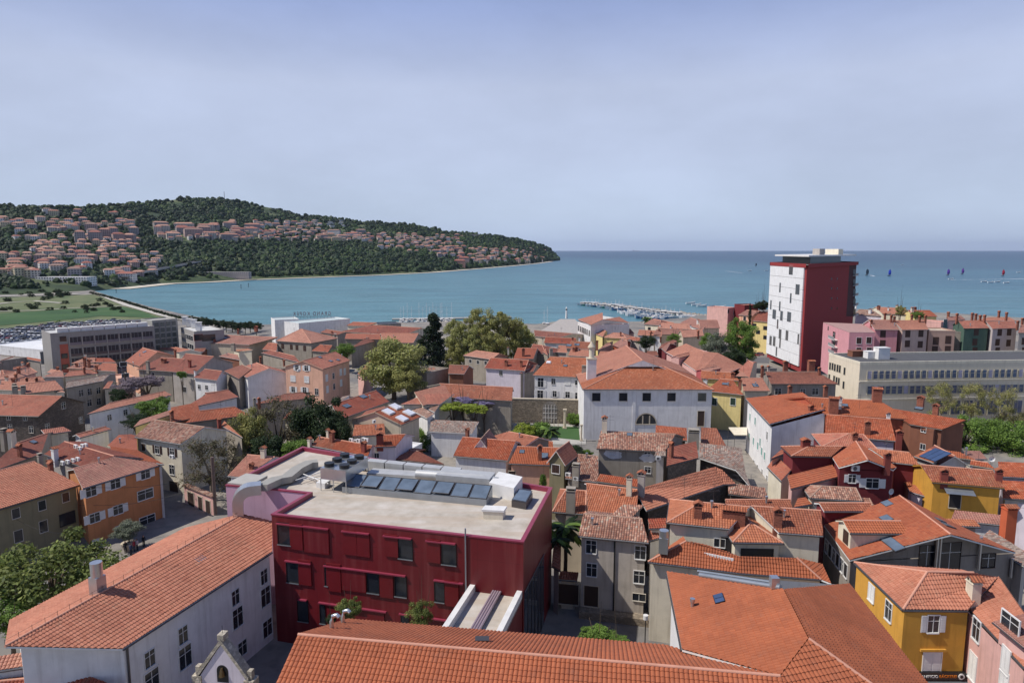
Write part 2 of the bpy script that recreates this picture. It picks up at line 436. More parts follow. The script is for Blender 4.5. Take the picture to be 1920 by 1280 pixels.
# ---------------------------------------------------------------- chimneys and roof gear
def chimney_mb(style, h, w=.8, d=.6):
    mb = MB(); body = {'brick': brick_m, 'red': red_paint, 'plaster': WM('cream'), 'white': WM('white'), 'stone': WM('stonegrey'), 'pink': WM('rose'), 'wide': brick_m, 'grey': WM('grey')}.get(style, brick_m)
    if style == 'pipe':
        mb.tube([(0,0,-.6),(0,0,h)], .13, steel, 10); mb.tube([(0,0,h),(0,0,h+.25)], .2, steel, 10); return mb
    if style == 'drum':
        mb.box(-.5,-.5,-.8,.5,.5,h*.55, steel); mb.tube([(0,0,h*.55),(0,0,h)], .52, steel, 18); return mb
    if style == 'wide': w, d = 2.5, .8
    mb.box(-w/2,-d/2,-1.2,w/2,d/2,h, body)
    mb.box(-w/2-.07,-d/2-.07,h,w/2+.07,d/2+.07,h+.09, body)
    if style in ('stone',):
        mb.box(-w/2+.1,-d/2+.1,h+.09,w/2-.1,d/2-.1,h+.35, black_m); mb.box(-w/2-.05,-d/2-.05,h+.35,w/2+.05,d/2+.05,h+.43, body); return mb
    # openings between small piers, then a little tiled hood
    k = max(2, int(w/.35)); 
    mb.box(-w/2+.08,-d/2+.08,h+.09,w/2-.08,d/2-.08,h+.36, black_m)
    for i in range(k+1):
        x = -w/2 + .05 + i*(w-.1)/k
        mb.box(x-.05,-d/2-.01,h+.09,x+.05,d/2+.01,h+.36, body)
    z = h+.36; o = .16
    if w > 1.2:
        fs = [[Vector((-w/2-o,-d/2-o,z)),Vector((w/2+o,-d/2-o,z)),Vector((w/2+o,0,z+.3)),Vector((-w/2-o,0,z+.3))],[Vector((w/2+o,d/2+o,z)),Vector((-w/2-o,d/2+o,z)),Vector((-w/2-o,0,z+.3)),Vector((w/2+o,0,z+.3))]]
    else:
        fs = [[Vector((-w/2-o,-d/2-o,z)),Vector((0,-d/2-o,z+.33)),Vector((0,d/2+o,z+.33)),Vector((-w/2-o,d/2+o,z))],[Vector((w/2+o,d/2+o,z)),Vector((0,d/2+o,z+.33)),Vector((0,-d/2-o,z+.33)),Vector((w/2+o,-d/2-o,z))]]
    for f in fs:
        mb.poly(f if (f[1]-f[0]).cross(f[2]-f[0]).z>0 else f[::-1], T['new']); mb.poly([p-Vector((0,0,.07)) for p in (f[::-1] if (f[1]-f[0]).cross(f[2]-f[0]).z>0 else f)], brick_m)
        for i in range(4): mb.poly([f[i],f[(i+1)%4],f[(i+1)%4]-Vector((0,0,.07)),f[i]-Vector((0,0,.07))], brick_m)
    if w <= 1.2:
        for sy in (-1, 1):
            mb.poly([(-w/2,sy*(d/2+.01),z),(w/2,sy*(d/2+.01),z),(0,sy*(d/2+.01),z+.27)], body)
    return mb
_cc = {}
def chimney_mesh(style, h, w, d):
    k = (style, round(h,1), round(w,1), round(d,1))
    if k not in _cc: _cc[k] = chimney_mb(style, k[1], k[2], k[3]).mesh('chimney')
    return _cc[k]
def ac_mesh():
    if 'ac' in _cc: return _cc['ac']
    mb = MB(); mb.box(-.42,-.16,0,.42,.16,.6, white_m)
    n = 14; mb.poly([(-.1+.23*math.cos(2*PI*i/n), -.165, .3+.23*math.sin(2*PI*i/n)) for i in range(n)], black_m)
    for z in (.18,.3,.42): mb.box(-.33,-.172,z-.008,.13,-.166,z+.008, white_m)
    mb.box(-.35,-.12,-.1,-.3,.12,-.002, gutter_m); mb.box(.3,-.12,-.1,.35,.12,-.002, gutter_m)
    _cc['ac'] = mb.mesh('air_conditioner'); return _cc['ac']
def dish_mesh(r=.45):
    if 'dish' in _cc: return _cc['dish']
    mb = MB(); n = 16; V = []; Fc = []
    for j in range(4):
        rr = r*j/3
        for i in range(n): V.append((rr*math.cos(2*PI*i/n), .22*(rr/r)**2 - .2, 1.0+rr*math.sin(2*PI*i/n)))
    for j in range(3):
        for i in range(n): Fc.append((j*n+i, j*n+(i+1)%n, (j+1)*n+(i+1)%n, (j+1)*n+i))
    M = Matrix.Rotation(.5, 4, 'Z')@Matrix.Translation((0,0,0))
    V = [(x, -y-.2, z) for x,y,z in V]
    mb.raw(V, Fc, white_m, smooth=True, M=M); mb.tube([(0,0,-.3),(0,0,1.0)], .03, gutter_m, 6); mb.tube([(0,.0,.75),(.12,-.45,1.0)], .015, gutter_m, 5)
    _cc['dish'] = mb.mesh('satellite_dish'); return _cc['dish']
def aerial_mesh():
    if 'aer' in _cc: return _cc['aer']
    mb = MB(); mb.tube([(0,0,-.3),(0,0,3.0)], .022, gutter_m, 5)
    for z in (2.1, 2.7):
        mb.tube([(-.7,0,z),(.7,0,z)], .014, gutter_m, 4)
        for i in range(6): mb.tube([(-.65+i*.26,-.28,z),(-.65+i*.26,.28,z)], .009, gutter_m, 4)
    _cc['aer'] = mb.mesh('aerial'); return _cc['aer']
def skylight_mesh(w, h, kind='v'):
    k = ('sky', round(w,1), round(h,1), kind)
    if k in _cc: return _cc[k]
    mb = MB()
    if kind == 'solar':
        mb.box(-w/2,-h/2,.10,w/2,h/2,.16, black_m); n = max(2, int(w/1.0)); g = glass_mat('solar_cell', (.028,.045,.09,1), .1)
        for i in range(n): mb.box(-w/2+.04+i*w/n, -h/2+.05, .161, -w/2+(i+1)*w/n-.04, h/2-.05, .175, g)
    elif kind == 'dome':
        mb.box(-w/2,-h/2,-.1,w/2,h/2,.2, white_m); mb.box(-w/2+.12,-h/2+.12,.2,w/2-.12,h/2-.12,.34, plain('dome_acrylic', sr(235,235,240), .2))
    else:
        mb.box(-w/2,-h/2,-.1,w/2,h/2,.12, gutter_m); mb.box(-w/2+.07,-h/2+.07,.12,w/2-.07,h/2-.07,.135, glass_b)
    _cc[k] = mb.mesh('skylight'); return _cc[k]

# ---------------------------------------------------------------- the house
HOUSES = []
class House: pass
def roof_hit(H, p):
    d = ray(p).normalized(); best = None
    for f in H.faces:
        for i in range(1, len(f)-1):
            h = intersect_ray_tri(f[0], f[i], f[i+1], d, CAM, True)
            if h is not None and (best is None or (h-CAM).length < (best[0]-CAM).length):
                n = (f[1]-f[0]).cross(f[2]-f[0]).normalized()
                best = (h, n if n.z > 0 else -n)
    if best is None:
        f = H.faces[0]; n = (f[1]-f[0]).cross(f[2]-f[0]).normalized()
        if n.z < 0: n = -n
        h = onplane(p, f[0], n)
        if (h-f[0]).length > 40: h = sum(f, Vector((0,0,0)))/len(f)
        best = (h, n)
    return best
def add_gear(H, C=(), S=(), A=(), D=()):
    """chimneys, skylights, air conditioners, dishes and aerials, all parts of the house"""
    b = H.base
    for c in C:
        x, y, st, h = c[:4]; w = c[4] if len(c) > 4 else .8; (w, h) = (w*.78, max(.45, (h-.6)*.8)) if st not in ('pipe','drum') else (w, h)
        p, n = roof_hit(H, (x, y))
        o = link('chimney' if st not in ('pipe',) else 'flue', chimney_mesh(st, h, w, w*.8), H.roof); o.location = p-b; o.rotation_euler = (0,0,H.ang)
    for s in S:
        x, y, w, h = s[:4]; k = s[4] if len(s) > 4 else 'v'
        p, n = roof_hit(H, (x, y)); up = (Vector((0,0,1)) - n*n.z)
        if up.length < 1e-3: up = Vector((0,1,0))
        up.normalize(); ux = up.cross(n).normalized()
        M = Matrix(((ux.x,up.x,n.x,0),(ux.y,up.y,n.y,0),(ux.z,up.z,n.z,0),(0,0,0,1))); M.translation = p-b+n*.02
        link({'solar':'solar_panel'}.get(k,'skylight'), skylight_mesh(w, h, k), H.roof, mat=M)
    for a in A:
        x, y, kind = a[:3]; p, n = roof_hit(H, (x, y))
        me = {'ac': ac_mesh, 'dish': dish_mesh, 'aerial': aerial_mesh}[kind]()
        nm = {'ac':'air_conditioner','dish':'satellite_dish','aerial':'aerial'}[kind]
        o = link(nm, me, H.roof); o.location = p-b; o.rotation_euler = (0,0,(a[3] if len(a) > 3 else H.ang))
def wall_point(H, face, p):
    a, c, n = H.walls[face]
    q = onplane(p, a, n); return q
def wall_matrix(q, n, b):
    ux = Vector((-n.y, n.x, 0))       # viewed from outside, x runs to the right
    M = Matrix(((ux.x,-n.x,0,0),(ux.y,-n.y,0,0),(0,0,1,0),(0,0,0,1))); M.translation = q-b+n*.004
    return M
def add_windows(H, wins=(), simple=None):
    """wins: ('f', x, y, w, h, style, mat) measured, or ('f*', cols, rows, w, h, style, mat, top, floor) evenly set"""
    b = H.base
    far = H.centre.length > 230 if simple is None else simple
    for e in wins:
        fc = e[0][0]; a, c, n = H.walls[fc]
        e = tuple(e) + (None,)*(9-len(e))
        mat = e[6] if not isinstance(e[6], str) else SH[e[6]]
        if e[0].endswith('*'):
            cols, rows, w, h, st = e[1:6]; top = e[7] if e[7] is not None else .9; fl = e[8] or 3.0
            L = (c-a).length
            for r in range(rows):
                for k in range(cols):
                    q = a + (c-a)*((k+.5)/cols); q.z = H.zt - top - h/2 - r*fl
                    add_window(H.root, wall_matrix(q, n, b), w, h, st, mat, far)
        else:
            q = onplane((e[1], e[2]), a, n); add_window(H.root, wall_matrix(q, n, b), e[3], e[4], e[5] or 'p', mat, far)
SH = dict(white=white_m, green=plain('green_shutter', sr(44,66,52), .7), brown=plain('brown_shutter', sr(70,48,40), .7), grey=plain('grey_shutter', sr(150,150,150), .7),
          teal=plain('teal_shutter', sr(96,160,150), .7), dark=plain('dark_shutter', sr(40,36,38), .7), black=black_m, red=plain('red_shutter', sr(120,30,34), .7), beige=plain('stone_surround', sr(206,198,184), .9), wood=wood_d)
def house(L, R, z, kind='g', top=None, d=None, p=.36, wall='cream', roof='new', label='', cat='house', name='house', group=None,
          W=(), C=(), S=(), A=(), o=.35, near=None, base=None, parent=None, apex=None, thick=.16, edge=None, zr=None, rh=None, dr=None, ridges=True):
    A0 = at(L, z); B0 = at(R, z if zr is None else z)
    ex = (B0-A0); w = ex.length; ex.normalize(); nn = Vector((-ex.y, ex.x, 0))          # away from the camera side
    if dr is not None: pass
    rise = None
    if kind[0] in 'gh' and d is None:
        n = (nn*(-p) + Vector((0,0,1))).normalized(); q = onplane(top, A0, n); d = max(2.0, 2*(q-A0).dot(nn))
    elif kind[0] == 's' and d is None:
        n = (nn*(-p) + Vector((0,0,1))).normalized(); q = onplane(top, A0, n); d = max(2.0, (q-A0).dot(nn))
    elif kind[0] == 'f' and d is None:
        q = at(top, z); d = max(2.0, (q-A0).dot(nn))
    elif kind[0] == 'e':
        if apex is not None:
            q = onplane(apex, A0, nn); p = max(.1, (q.z-z)/(w/2))
        if d is None: q = at(top, z+p*w/2); d = max(2.5, (q-A0).dot(nn))
    d = min(d, 60)
    def P(s, t, h=0): return A0 + ex*s + nn*t + Vector((0,0,h))
    if kind == 'g': hf = lambda s,t: p*min(t, d-t); faces = [[P(0,0),P(w,0),P(w,d/2,p*d/2),P(0,d/2,p*d/2)],[P(w,d),P(0,d),P(0,d/2,p*d/2),P(w,d/2,p*d/2)]]
    elif kind == 'e': hf = lambda s,t: p*min(s, w-s); faces = [[P(0,0),P(w/2,0,p*w/2),P(w/2,d,p*w/2),P(0,d)],[P(w,0),P(w,d),P(w/2,d,p*w/2),P(w/2,0,p*w/2)]]
    elif kind[0] == 'h':
        k = min(d, w)/2; H1 = p*k; r0, r1 = k, w-k
        if kind == 'hl': r1 = w
        if kind == 'hr': r0 = 0
        if w >= d:
            faces = [[P(0,0),P(w,0),P(r1,d/2,H1),P(r0,d/2,H1)] if r1-r0 > .05 else [P(0,0),P(w,0),P(w/2,d/2,H1)],
                     [P(w,d),P(0,d),P(r0,d/2,H1),P(r1,d/2,H1)] if r1-r0 > .05 else [P(w,d),P(0,d),P(w/2,d/2,H1)]]
            if kind != 'hr': faces.append([P(0,d),P(0,0),P(r0,d/2,H1)])
            if kind != 'hl': faces.append([P(w,0),P(w,d),P(r1,d/2,H1)])
            hf = lambda s,t: min(p*min(t, d-t), p*(s if kind != 'hr' else 99), p*((w-s) if kind != 'hl' else 99))
        else:
            H1 = p*w/2; k = w/2
            faces = [[P(0,0),P(w,0),P(w/2,k,H1)],[P(w,d),P(0,d),P(w/2,d-k,H1)],[P(0,d),P(0,0),P(w/2,k,H1),P(w/2,d-k,H1)],[P(w,0),P(w,d),P(w/2,d-k,H1),P(w/2,k,H1)]]
            hf = lambda s,t: p*min(t, d-t, s, w-s)
    elif kind == 's': hf = lambda s,t: p*t; faces = [[P(0,0),P(w,0),P(w,d,p*d),P(0,d,p*d)]]
    elif kind == 'sl': hf = lambda s,t: p*s; faces = [[P(0,0),P(w,0,p*w),P(w,d,p*w),P(0,d)]]        # rises to the right
    elif kind == 'sr': hf = lambda s,t: p*(w-s); faces = [[P(0,0,p*w),P(w,0),P(w,d),P(0,d,p*w)]]
    else: hf = lambda s,t: 0; faces = [[P(0,0),P(w,0),P(w,d),P(0,d)]]
    H = House(); ctr = P(w/2, d/2); gz = ground_z(ctr.x, ctr.y) if base is None else base
    H.base = Vector((ctr.x, ctr.y, gz)); H.centre = Vector((ctr.x, ctr.y, 0)); H.ang = math.atan2(ex.y, ex.x); H.faces = faces; H.zt = z-.1
    H.A0, H.ex, H.nn, H.w, H.d = A0, ex, nn, w, d
    if near is None: near = H.centre.length < 135
    wm = WM(wall); mb = MB(); oo = o if kind[0] != 'f' else 0
    s0, s1, t0, t1 = oo, w-oo, oo, d-oo
    H.walls = {'f': (P(s0,t0), P(s1,t0), -nn), 'r': (P(s1,t0), P(s1,t1), ex), 'k': (P(s1,t1), P(s0,t1), nn), 'l': (P(s0,t1), P(s0,t0), -ex)}
    ring = [(s0,t0),((s0+s1)/2,t0),(s1,t0),(s1,(t0+t1)/2),(s1,t1),((s0+s1)/2,t1),(s0,t1),(s0,(t0+t1)/2)]
    tops = []; und = -.13 if kind != 'f' else 0
    for i in range(8):
        (a,b1), (c,e1) = ring[i], ring[(i+1)%8]
        pa, pc = P(a,b1), P(c,e1); ta = hf(a,b1)+und; tc = hf(c,e1)+und
        mb.poly([Vector((pa.x,pa.y,gz-1.5)), Vector((pc.x,pc.y,gz-1.5)), pc+Vector((0,0,tc)), pa+Vector((0,0,ta))], wm)
    if parent is None:
        H.root = empty(name, H.base, label, cat, group)
        mb.build('wall', H.root, H.base)
    else:
        H.base = parent.base
        H.root = link('dormer', mb.mesh('dormer', parent.base), parent.root)
    gn = {'near': near}
    roof = vary(roof) if kind != 'f' and isinstance(roof, str) else roof
    rk = roof if isinstance(roof, str) else None
    if kind == 'f':
        rb = MB(); rm = T.get(rk) if rk in T else (WM(roof) if rk in PLS else (concrete if rk else roof)); 
        pw = .25
        rb.poly([P(pw,pw,-.25),P(w-pw,pw,-.25),P(w-pw,d-pw,-.25),P(pw,d-pw,-.25)], rm)
        em = edge or wm
        Mx = Matrix(((ex.x,nn.x,0,A0.x),(ex.y,nn.y,0,A0.y),(0,0,1,z),(0,0,0,1)))
        for bx in ((-.04,-.04,w+.04,pw),(-.04,d-pw,w+.04,d+.04),(-.04,pw,pw,d-pw),(w-pw,pw,w+.04,d-pw)):
            rb.box(bx[0],bx[1],-.4,bx[2],bx[3],.12, em, Mx)
        H.faces = [[f+Vector((0,0,-.25)) for f in faces[0]]]
    else:
        old = rk in ('old','grey','brown')
        rb = roof_mesh(faces, T[rk] if rk else roof, T[rk+'g'] if (rk and rk+'g' in T) else None, near and rk is not None, thick, edge or (wm if R_.random()<.5 else white_m), ridge_old if old else ridge_m, amp=.095 if old else .085, ridges=ridges)
    H.roof = rb.build('roof', H.root, H.base)
    add_windows(H, W, simple=True if parent is not None else None); add_gear(H, C, S, A)
    HOUSES.append(H); return H
def polyhouse(faces, walls, label, wall='cream', roof='new', name='house', cat='house', base=None, near=True, W=(), C=(), S=(), A=(), thick=.16, edge=None, ridges=True, mats=None, amp=.085, walltop=-.12, ridge=None):
    """roof faces as surveyed corners (x, y, height); walls: list of closed eave corners"""
    fs = [[at(q[:2], q[2]) if not isinstance(q, Vector) else q for q in f] for f in faces]
    ws = [at(q[:2], q[2]) if not isinstance(q, Vector) else q for q in walls]
    allp = ws or [p for f in fs for p in f]
    c = sum(allp, Vector((0,0,0)))/len(allp); gz = ground_z(c.x, c.y) if base is None else base
    H = House(); H.base = Vector((c.x, c.y, gz)); H.centre = Vector((c.x,c.y,0)); H.faces = fs; H.ang = 0; H.zt = ws[0].z if ws else 0
    H.root = empty(name, H.base, label, cat); H.walls = {}
    if ws:
        e = ws[1]-ws[0]; H.ang = math.atan2(e.y, e.x)
        mb = MB(); wm = WM(wall)
        area = sum(ws[i].x*ws[(i+1)%len(ws)].y - ws[(i+1)%len(ws)].x*ws[i].y for i in range(len(ws))); sg = 1 if area > 0 else -1
        for i in range(len(ws)):
            a, b = ws[i], ws[(i+1)%len(ws)]
            mb.poly([Vector((a.x,a.y,gz-1.5)), Vector((b.x,b.y,gz-1.5)), b+Vector((0,0,walltop)), a+Vector((0,0,walltop))], wm)
            t = (b-a); t.z = 0; t.normalize(); H.walls[str(i)] = (a, b, Vector((t.y,-t.x,0))*sg)
        mb.build('wall', H.root, H.base)
    rk = roof
    rb = roof_mesh(fs, T[rk] if isinstance(rk,str) else rk, T.get(rk+'g') if isinstance(rk,str) else None, near and isinstance(rk,str), thick, edge or white_m, ridge or ridge_m, ridges=ridges, amp=amp)
    H.roof = rb.build('roof', H.root, H.base)
    add_windows(H, W, simple=False); add_gear(H, C, S, A); HOUSES.append(H); return H

def qh(L, R, RR, RL, z, label='', wall='cream', roof='new', kind='g', p=.36, name='house', cat='house', group=None, W=(), C=(), S=(), A=(), o=.35, near=None, base=None, thick=.16, edge=None, dmax=30, ridges=True, db=None):
    """pitched house from the surveyed corners of its visible slope: eave L-R at height z, ridge ends RR, RL.
    kind: g gables, h hips, hl / hr one hip, s lean-to (only the one slope)"""
    roof = vary(roof)
    A0, B0 = at(L, z), at(R, z); ex = (B0-A0).normalized(); nn = Vector((-ex.y, ex.x, 0)); n = (nn*(-p)+Vector((0,0,1))).normalized()
    q1, q0 = onplane(RR, A0, n), onplane(RL, A0, n)
    t = max(1.2, min(dmax, ((q1-A0).dot(nn)+(q0-A0).dot(nn))/2)); w = (B0-A0).length
    s0, s1 = (q0-A0).dot(ex), (q1-A0).dot(ex)
    s0 = max(-t*1.5, min(s0, w)); s1 = min(w+t*1.5, max(s1, s0+.3))
    P = lambda s, tt, h=0: A0+ex*s+nn*tt+Vector((0,0,h))
    RLp, RRp = P(s0,t,p*t), P(s1,t,p*t)
    if kind == 'h' or kind == 'hl': BL = P(0, 2*t)
    elif kind[0] == 's': BL = P(s0, t)
    else: BL = P(2*s0, 2*t)
    if kind == 'h' or kind == 'hr': BR = P(w, 2*t)
    elif kind[0] == 's': BR = P(s1, t)
    else: BR = P(w+2*(s1-w), 2*t)
    faces = [[A0, B0, RRp, RLp]]
    if kind != 's':
        faces.append([BR, BL, RLp, RRp])
        if kind in ('h','hl'): faces.append([BL, A0, RLp])
        if kind in ('h','hr'): faces.append([B0, BR, RRp])
    H = House(); pts = [A0,B0,BR,BL]; c = sum(pts, Vector((0,0,0)))/4; gz = ground_z(c.x,c.y) if base is None else base
    H.base = Vector((c.x,c.y,gz)); H.centre = Vector((c.x,c.y,0)); H.ang = math.atan2(ex.y,ex.x); H.faces = faces; H.zt = z-.1
    H.A0, H.ex, H.nn, H.w, H.d = A0, ex, nn, w, 2*t
    if near is None: near = H.centre.length < 135
    def ins(a, b, c_):      # corner pulled in by the eave overhang
        u = (a-b); u.z=0; v = (c_-b); v.z=0
        if u.length < .01 or v.length < .01: return b.copy()
        return b + u.normalized()*o + v.normalized()*o
    w4 = [ins(BL,A0,B0), ins(A0,B0,BR), ins(B0,BR,BL), ins(BR,BL,A0)]
    for q in w4: q.z = z-.1
    und = -.14
    def top(q):   # roof underside over a wall point on slopes f/k
        tt = (q-A0).dot(nn); return z + und + p*(min(tt, 2*t-tt) if kind != 's' else tt)
    wm = WM(wall); mb = MB(); zb = gz-1.5
    def pane(a, b, za, zb_, mid=None):
        pts = [Vector((a.x,a.y,zb)), Vector((b.x,b.y,zb)), Vector((b.x,b.y,zb_))]
        if mid is not None: pts.append(mid)
        pts.append(Vector((a.x,a.y,za))); mb.poly(pts, wm)
    zs = [z+und+p*o]*4
    if kind == 's': zs[2] = zs[3] = z+und+p*(t-o)
    pane(w4[0], w4[1], zs[0], zs[1])
    mR = mL = None
    if kind in ('g','hl'): mR = (w4[1]+w4[2])/2; mR.z = z+und+p*t
    if kind in ('g','hr'): mL = (w4[3]+w4[0])/2; mL.z = z+und+p*t
    pane(w4[1], w4[2], zs[1], zs[2], mR); pane(w4[2], w4[3], zs[2], zs[3]); pane(w4[3], w4[0], zs[3], zs[0], mL)
    H.walls = {}
    for k, (a, b) in zip('frkl', ((w4[0],w4[1]),(w4[1],w4[2]),(w4[2],w4[3]),(w4[3],w4[0]))):
        tt = (b-a); tt.z = 0; tt.normalize(); H.walls[k] = (a, b, Vector((tt.y,-tt.x,0)))
    H.root = empty(name, H.base, label, cat, group); mb.build('wall', H.root, H.base)
    old = roof in ('old','grey','brown')
    rb = roof_mesh(faces, T[roof], T.get(roof+'g'), near, thick, edge or (wm if R_.random()<.5 else white_m), ridge_old if old else ridge_m, amp=.095 if old else .085, ridges=ridges)
    H.roof = rb.build('roof', H.root, H.base)
    add_windows(H, W); add_gear(H, C, S, A); HOUSES.append(H)
    if H.centre.length < 330 and kind != 's':
        for k in range(2):
            if R_.random() < .5:
                q = RLp.lerp(RRp, R_.uniform(.15,.85)) - nn*R_.uniform(.2,t*.7); q.z = z+p*(q-A0).dot(nn)
                nm, me = ('aerial', aerial_mesh()) if k == 0 else ('flue', chimney_mesh('pipe', .7, .8, .6))
                o = link(nm, me, H.roof); o.location = q-H.base; o.rotation_euler = (0,0,R_.uniform(0,3))
    return H
# ================================================================ camera, light, sky
cam = bpy.data.cameras.new('camera'); cam.lens = 24; cam.sensor_width = 36; cam.clip_end = 80000; cam.clip_start = .5
co = bpy.data.objects.new('camera', cam); COL.objects.link(co); co.location = CAM; co.rotation_euler = (PI/2-PITCH, 0, 0); SC.camera = co
SUN_EL = math.radians(52); SUN_AZ = math.radians(261.5)      # azimuth clockwise from +Y (the view direction)
sd = Vector((math.sin(SUN_AZ)*math.cos(SUN_EL), math.cos(SUN_AZ)*math.cos(SUN_EL), math.sin(SUN_EL)))
sl = bpy.data.lights.new('sun', 'SUN'); sl.energy = 4.8; sl.angle = math.radians(.6); sl.color = (1, .95, .88)
so = bpy.data.objects.new('sun', sl); COL.objects.link(so); so.rotation_euler = sd.to_track_quat('Z', 'Y').to_euler()
wd = bpy.data.worlds.new('World'); SC.world = wd; wd.use_nodes = True; nt = wd.node_tree
for n in list(nt.nodes): nt.nodes.remove(n)
sky = nt.nodes.new('ShaderNodeTexSky'); sky.sky_type = 'NISHITA'; sky.sun_disc = False; sky.sun_elevation = SUN_EL; sky.sun_rotation = SUN_AZ
sky.altitude = 50; sky.air_density = 1.0; sky.dust_density = 2.0; sky.ozone_density = 2.5
bg = nt.nodes.new('ShaderNodeBackground'); out = nt.nodes.new('ShaderNodeOutputWorld')
tc = nt.nodes.new('ShaderNodeTexCoord'); mp = nt.nodes.new('ShaderNodeMapping'); mp.inputs['Scale'].default_value = (1.2, 1.5, 3.2)
mp.inputs['Rotation'].default_value = (0, .12, .5)
nt.links.new(tc.outputs['Generated'], mp.inputs['Vector'])
nz = nt.nodes.new('ShaderNodeTexNoise'); nz.inputs['Scale'].default_value = 2.0; nz.inputs['Detail'].default_value = 7; nz.inputs['Roughness'].default_value = .58
nt.links.new(mp.outputs[0], nz.inputs['Vector'])
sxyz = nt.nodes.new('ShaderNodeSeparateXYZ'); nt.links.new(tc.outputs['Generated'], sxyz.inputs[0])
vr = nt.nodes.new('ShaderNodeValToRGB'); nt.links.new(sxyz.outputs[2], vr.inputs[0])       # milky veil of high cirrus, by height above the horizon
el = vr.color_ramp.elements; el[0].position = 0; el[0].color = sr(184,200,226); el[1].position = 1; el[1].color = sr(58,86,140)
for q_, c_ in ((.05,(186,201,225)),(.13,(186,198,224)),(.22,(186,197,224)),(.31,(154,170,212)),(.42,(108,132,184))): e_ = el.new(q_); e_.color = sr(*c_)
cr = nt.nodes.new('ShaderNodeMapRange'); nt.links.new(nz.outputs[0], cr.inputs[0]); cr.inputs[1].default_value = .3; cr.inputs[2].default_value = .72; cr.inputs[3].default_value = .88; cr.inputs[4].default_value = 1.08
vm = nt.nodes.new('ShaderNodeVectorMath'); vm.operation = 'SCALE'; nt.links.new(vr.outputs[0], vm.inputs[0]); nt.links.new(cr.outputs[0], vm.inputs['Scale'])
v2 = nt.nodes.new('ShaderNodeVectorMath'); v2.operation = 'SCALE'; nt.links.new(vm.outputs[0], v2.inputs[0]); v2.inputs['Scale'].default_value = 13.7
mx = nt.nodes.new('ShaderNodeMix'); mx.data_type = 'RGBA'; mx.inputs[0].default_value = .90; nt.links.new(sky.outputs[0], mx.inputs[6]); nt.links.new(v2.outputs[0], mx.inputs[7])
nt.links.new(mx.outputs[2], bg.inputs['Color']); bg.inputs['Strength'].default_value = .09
nt.links.new(bg.outputs[0], out.inputs['Surface'])
SC.view_settings.view_transform = 'Standard'; SC.view_settings.look = 'None'; SC.view_settings.exposure = -0.12; SC.view_settings.gamma = 1
SC.cycles.max_bounces = 5; SC.cycles.diffuse_bounces = 2; SC.cycles.glossy_bounces = 2; SC.cycles.transmission_bounces = 2; SC.cycles.volume_bounces = 0
SC.cycles.caustics_reflective = False; SC.cycles.caustics_refractive = False

# ================================================================ sea
t = NT('sea_water'); p = t.pos()
sx = t.n('ShaderNodeSeparateXYZ'); t.l(p, sx.inputs[0])
big = t.noise(p, .0022, 4, .6); shoal = t.n('ShaderNodeMapRange'); shoal.inputs[1].default_value = 500; shoal.inputs[2].default_value = 5200; t.l(sx.outputs[1], shoal.inputs[0])
rt = t.n('ShaderNodeMapRange'); rt.inputs[1].default_value = -200; rt.inputs[2].default_value = 1100; t.l(sx.outputs[0], rt.inputs[0])
f = t.math('ADD', t.math('MULTIPLY', shoal.outputs[0], .75), t.math('ADD', t.math('MULTIPLY', rt.outputs[0], .5), t.math('MULTIPLY', t.math('SUBTRACT', big, .5), .7)), True)
c = t.ramp(f, [(0, (.095,.215,.245)), (.45, (.050,.140,.190)), (1, (.018,.066,.118))]); mpc = t.n('ShaderNodeMapping'); mpc.inputs['Scale'].default_value = (.35,1.6,1); mpc.inputs['Rotation'].default_value = (0,0,-.12); t.l(p, mpc.inputs['Vector'])
rip = t.ramp(t.noise(mpc.outputs[0], .03, 6, .7), [(.36,(.80,.80,.80)),(.62,(1.18,1.18,1.18))]); c = t.mix(1.0, c, rip, 'MULTIPLY'); t.l(c, t.b.inputs['Base Color'])
t.set(Roughness=.32, IOR=1.33); t.b.inputs['Specular IOR Level'].default_value = .28
mpn = t.n('ShaderNodeMapping'); mpn.inputs['Scale'].default_value = (.5,1.3,1); mpn.inputs['Rotation'].default_value = (0,0,-.15); t.l(p, mpn.inputs['Vector'])
h = t.math('ADD', t.math('MULTIPLY', t.noise(mpn.outputs[0], .10, 5, .6), 2.2), t.noise(mpn.outputs[0], .018, 4, .55))
t.bump(h, .9, 1.3); sea_m = t.m
mb = MB(); X = 26000
mb.poly([(-X,-800,SEA),(X,-800,SEA),(X,30000,SEA),(-X,30000,SEA)], sea_m); tag(mb.build('sea'), 'calm teal green bay darkening to blue towards the open horizon', 'sea', kind='structure')

# ================================================================ town ground, cut by the shoreline
SHORE = [(-400,558),(-60,556),(60,552),(150,547),(170,546),(215,560),(280,578),(340,592),(400,604),(480,613),(560,612),(700,610),(860,606),(1005,612),(1050,606),(1095,608),(1200,607),(1280,600),(1330,592),(1400,584),(1480,583),(1560,582),(1660,584),(1800,592),(1920,600),(2100,612)]
SH3 = [at(q, SEA) for q in SHORE]
gnd = plaster((150,142,132), .5, 'paved_ground')
t = NT('town_ground'); p = t.pos(); c = t.mix(t.ramp(t.noise(p, .05, 5), [(.4,(0,0,0)),(.6,(1,1,1))]), sr(118,114,110), sr(150,142,130))
c = t.mix(t.ramp(t.noise(p, .6, 4), [(.45,(0,0,0)),(.7,(.5,.5,.5))]), c, sr(88,86,84)); t.l(c, t.b.inputs['Base Color']); t.set(Roughness=.9)
t.bump(t.noise(p, 2.5, 4), .3, .05); ground_m = t.m
mb = MB(); N = 60
fine = []
for i in range(len(SH3)-1):
    for k in range(4): fine.append(SH3[i].lerp(SH3[i+1], k/4))
fine.append(SH3[-1]); rows = []
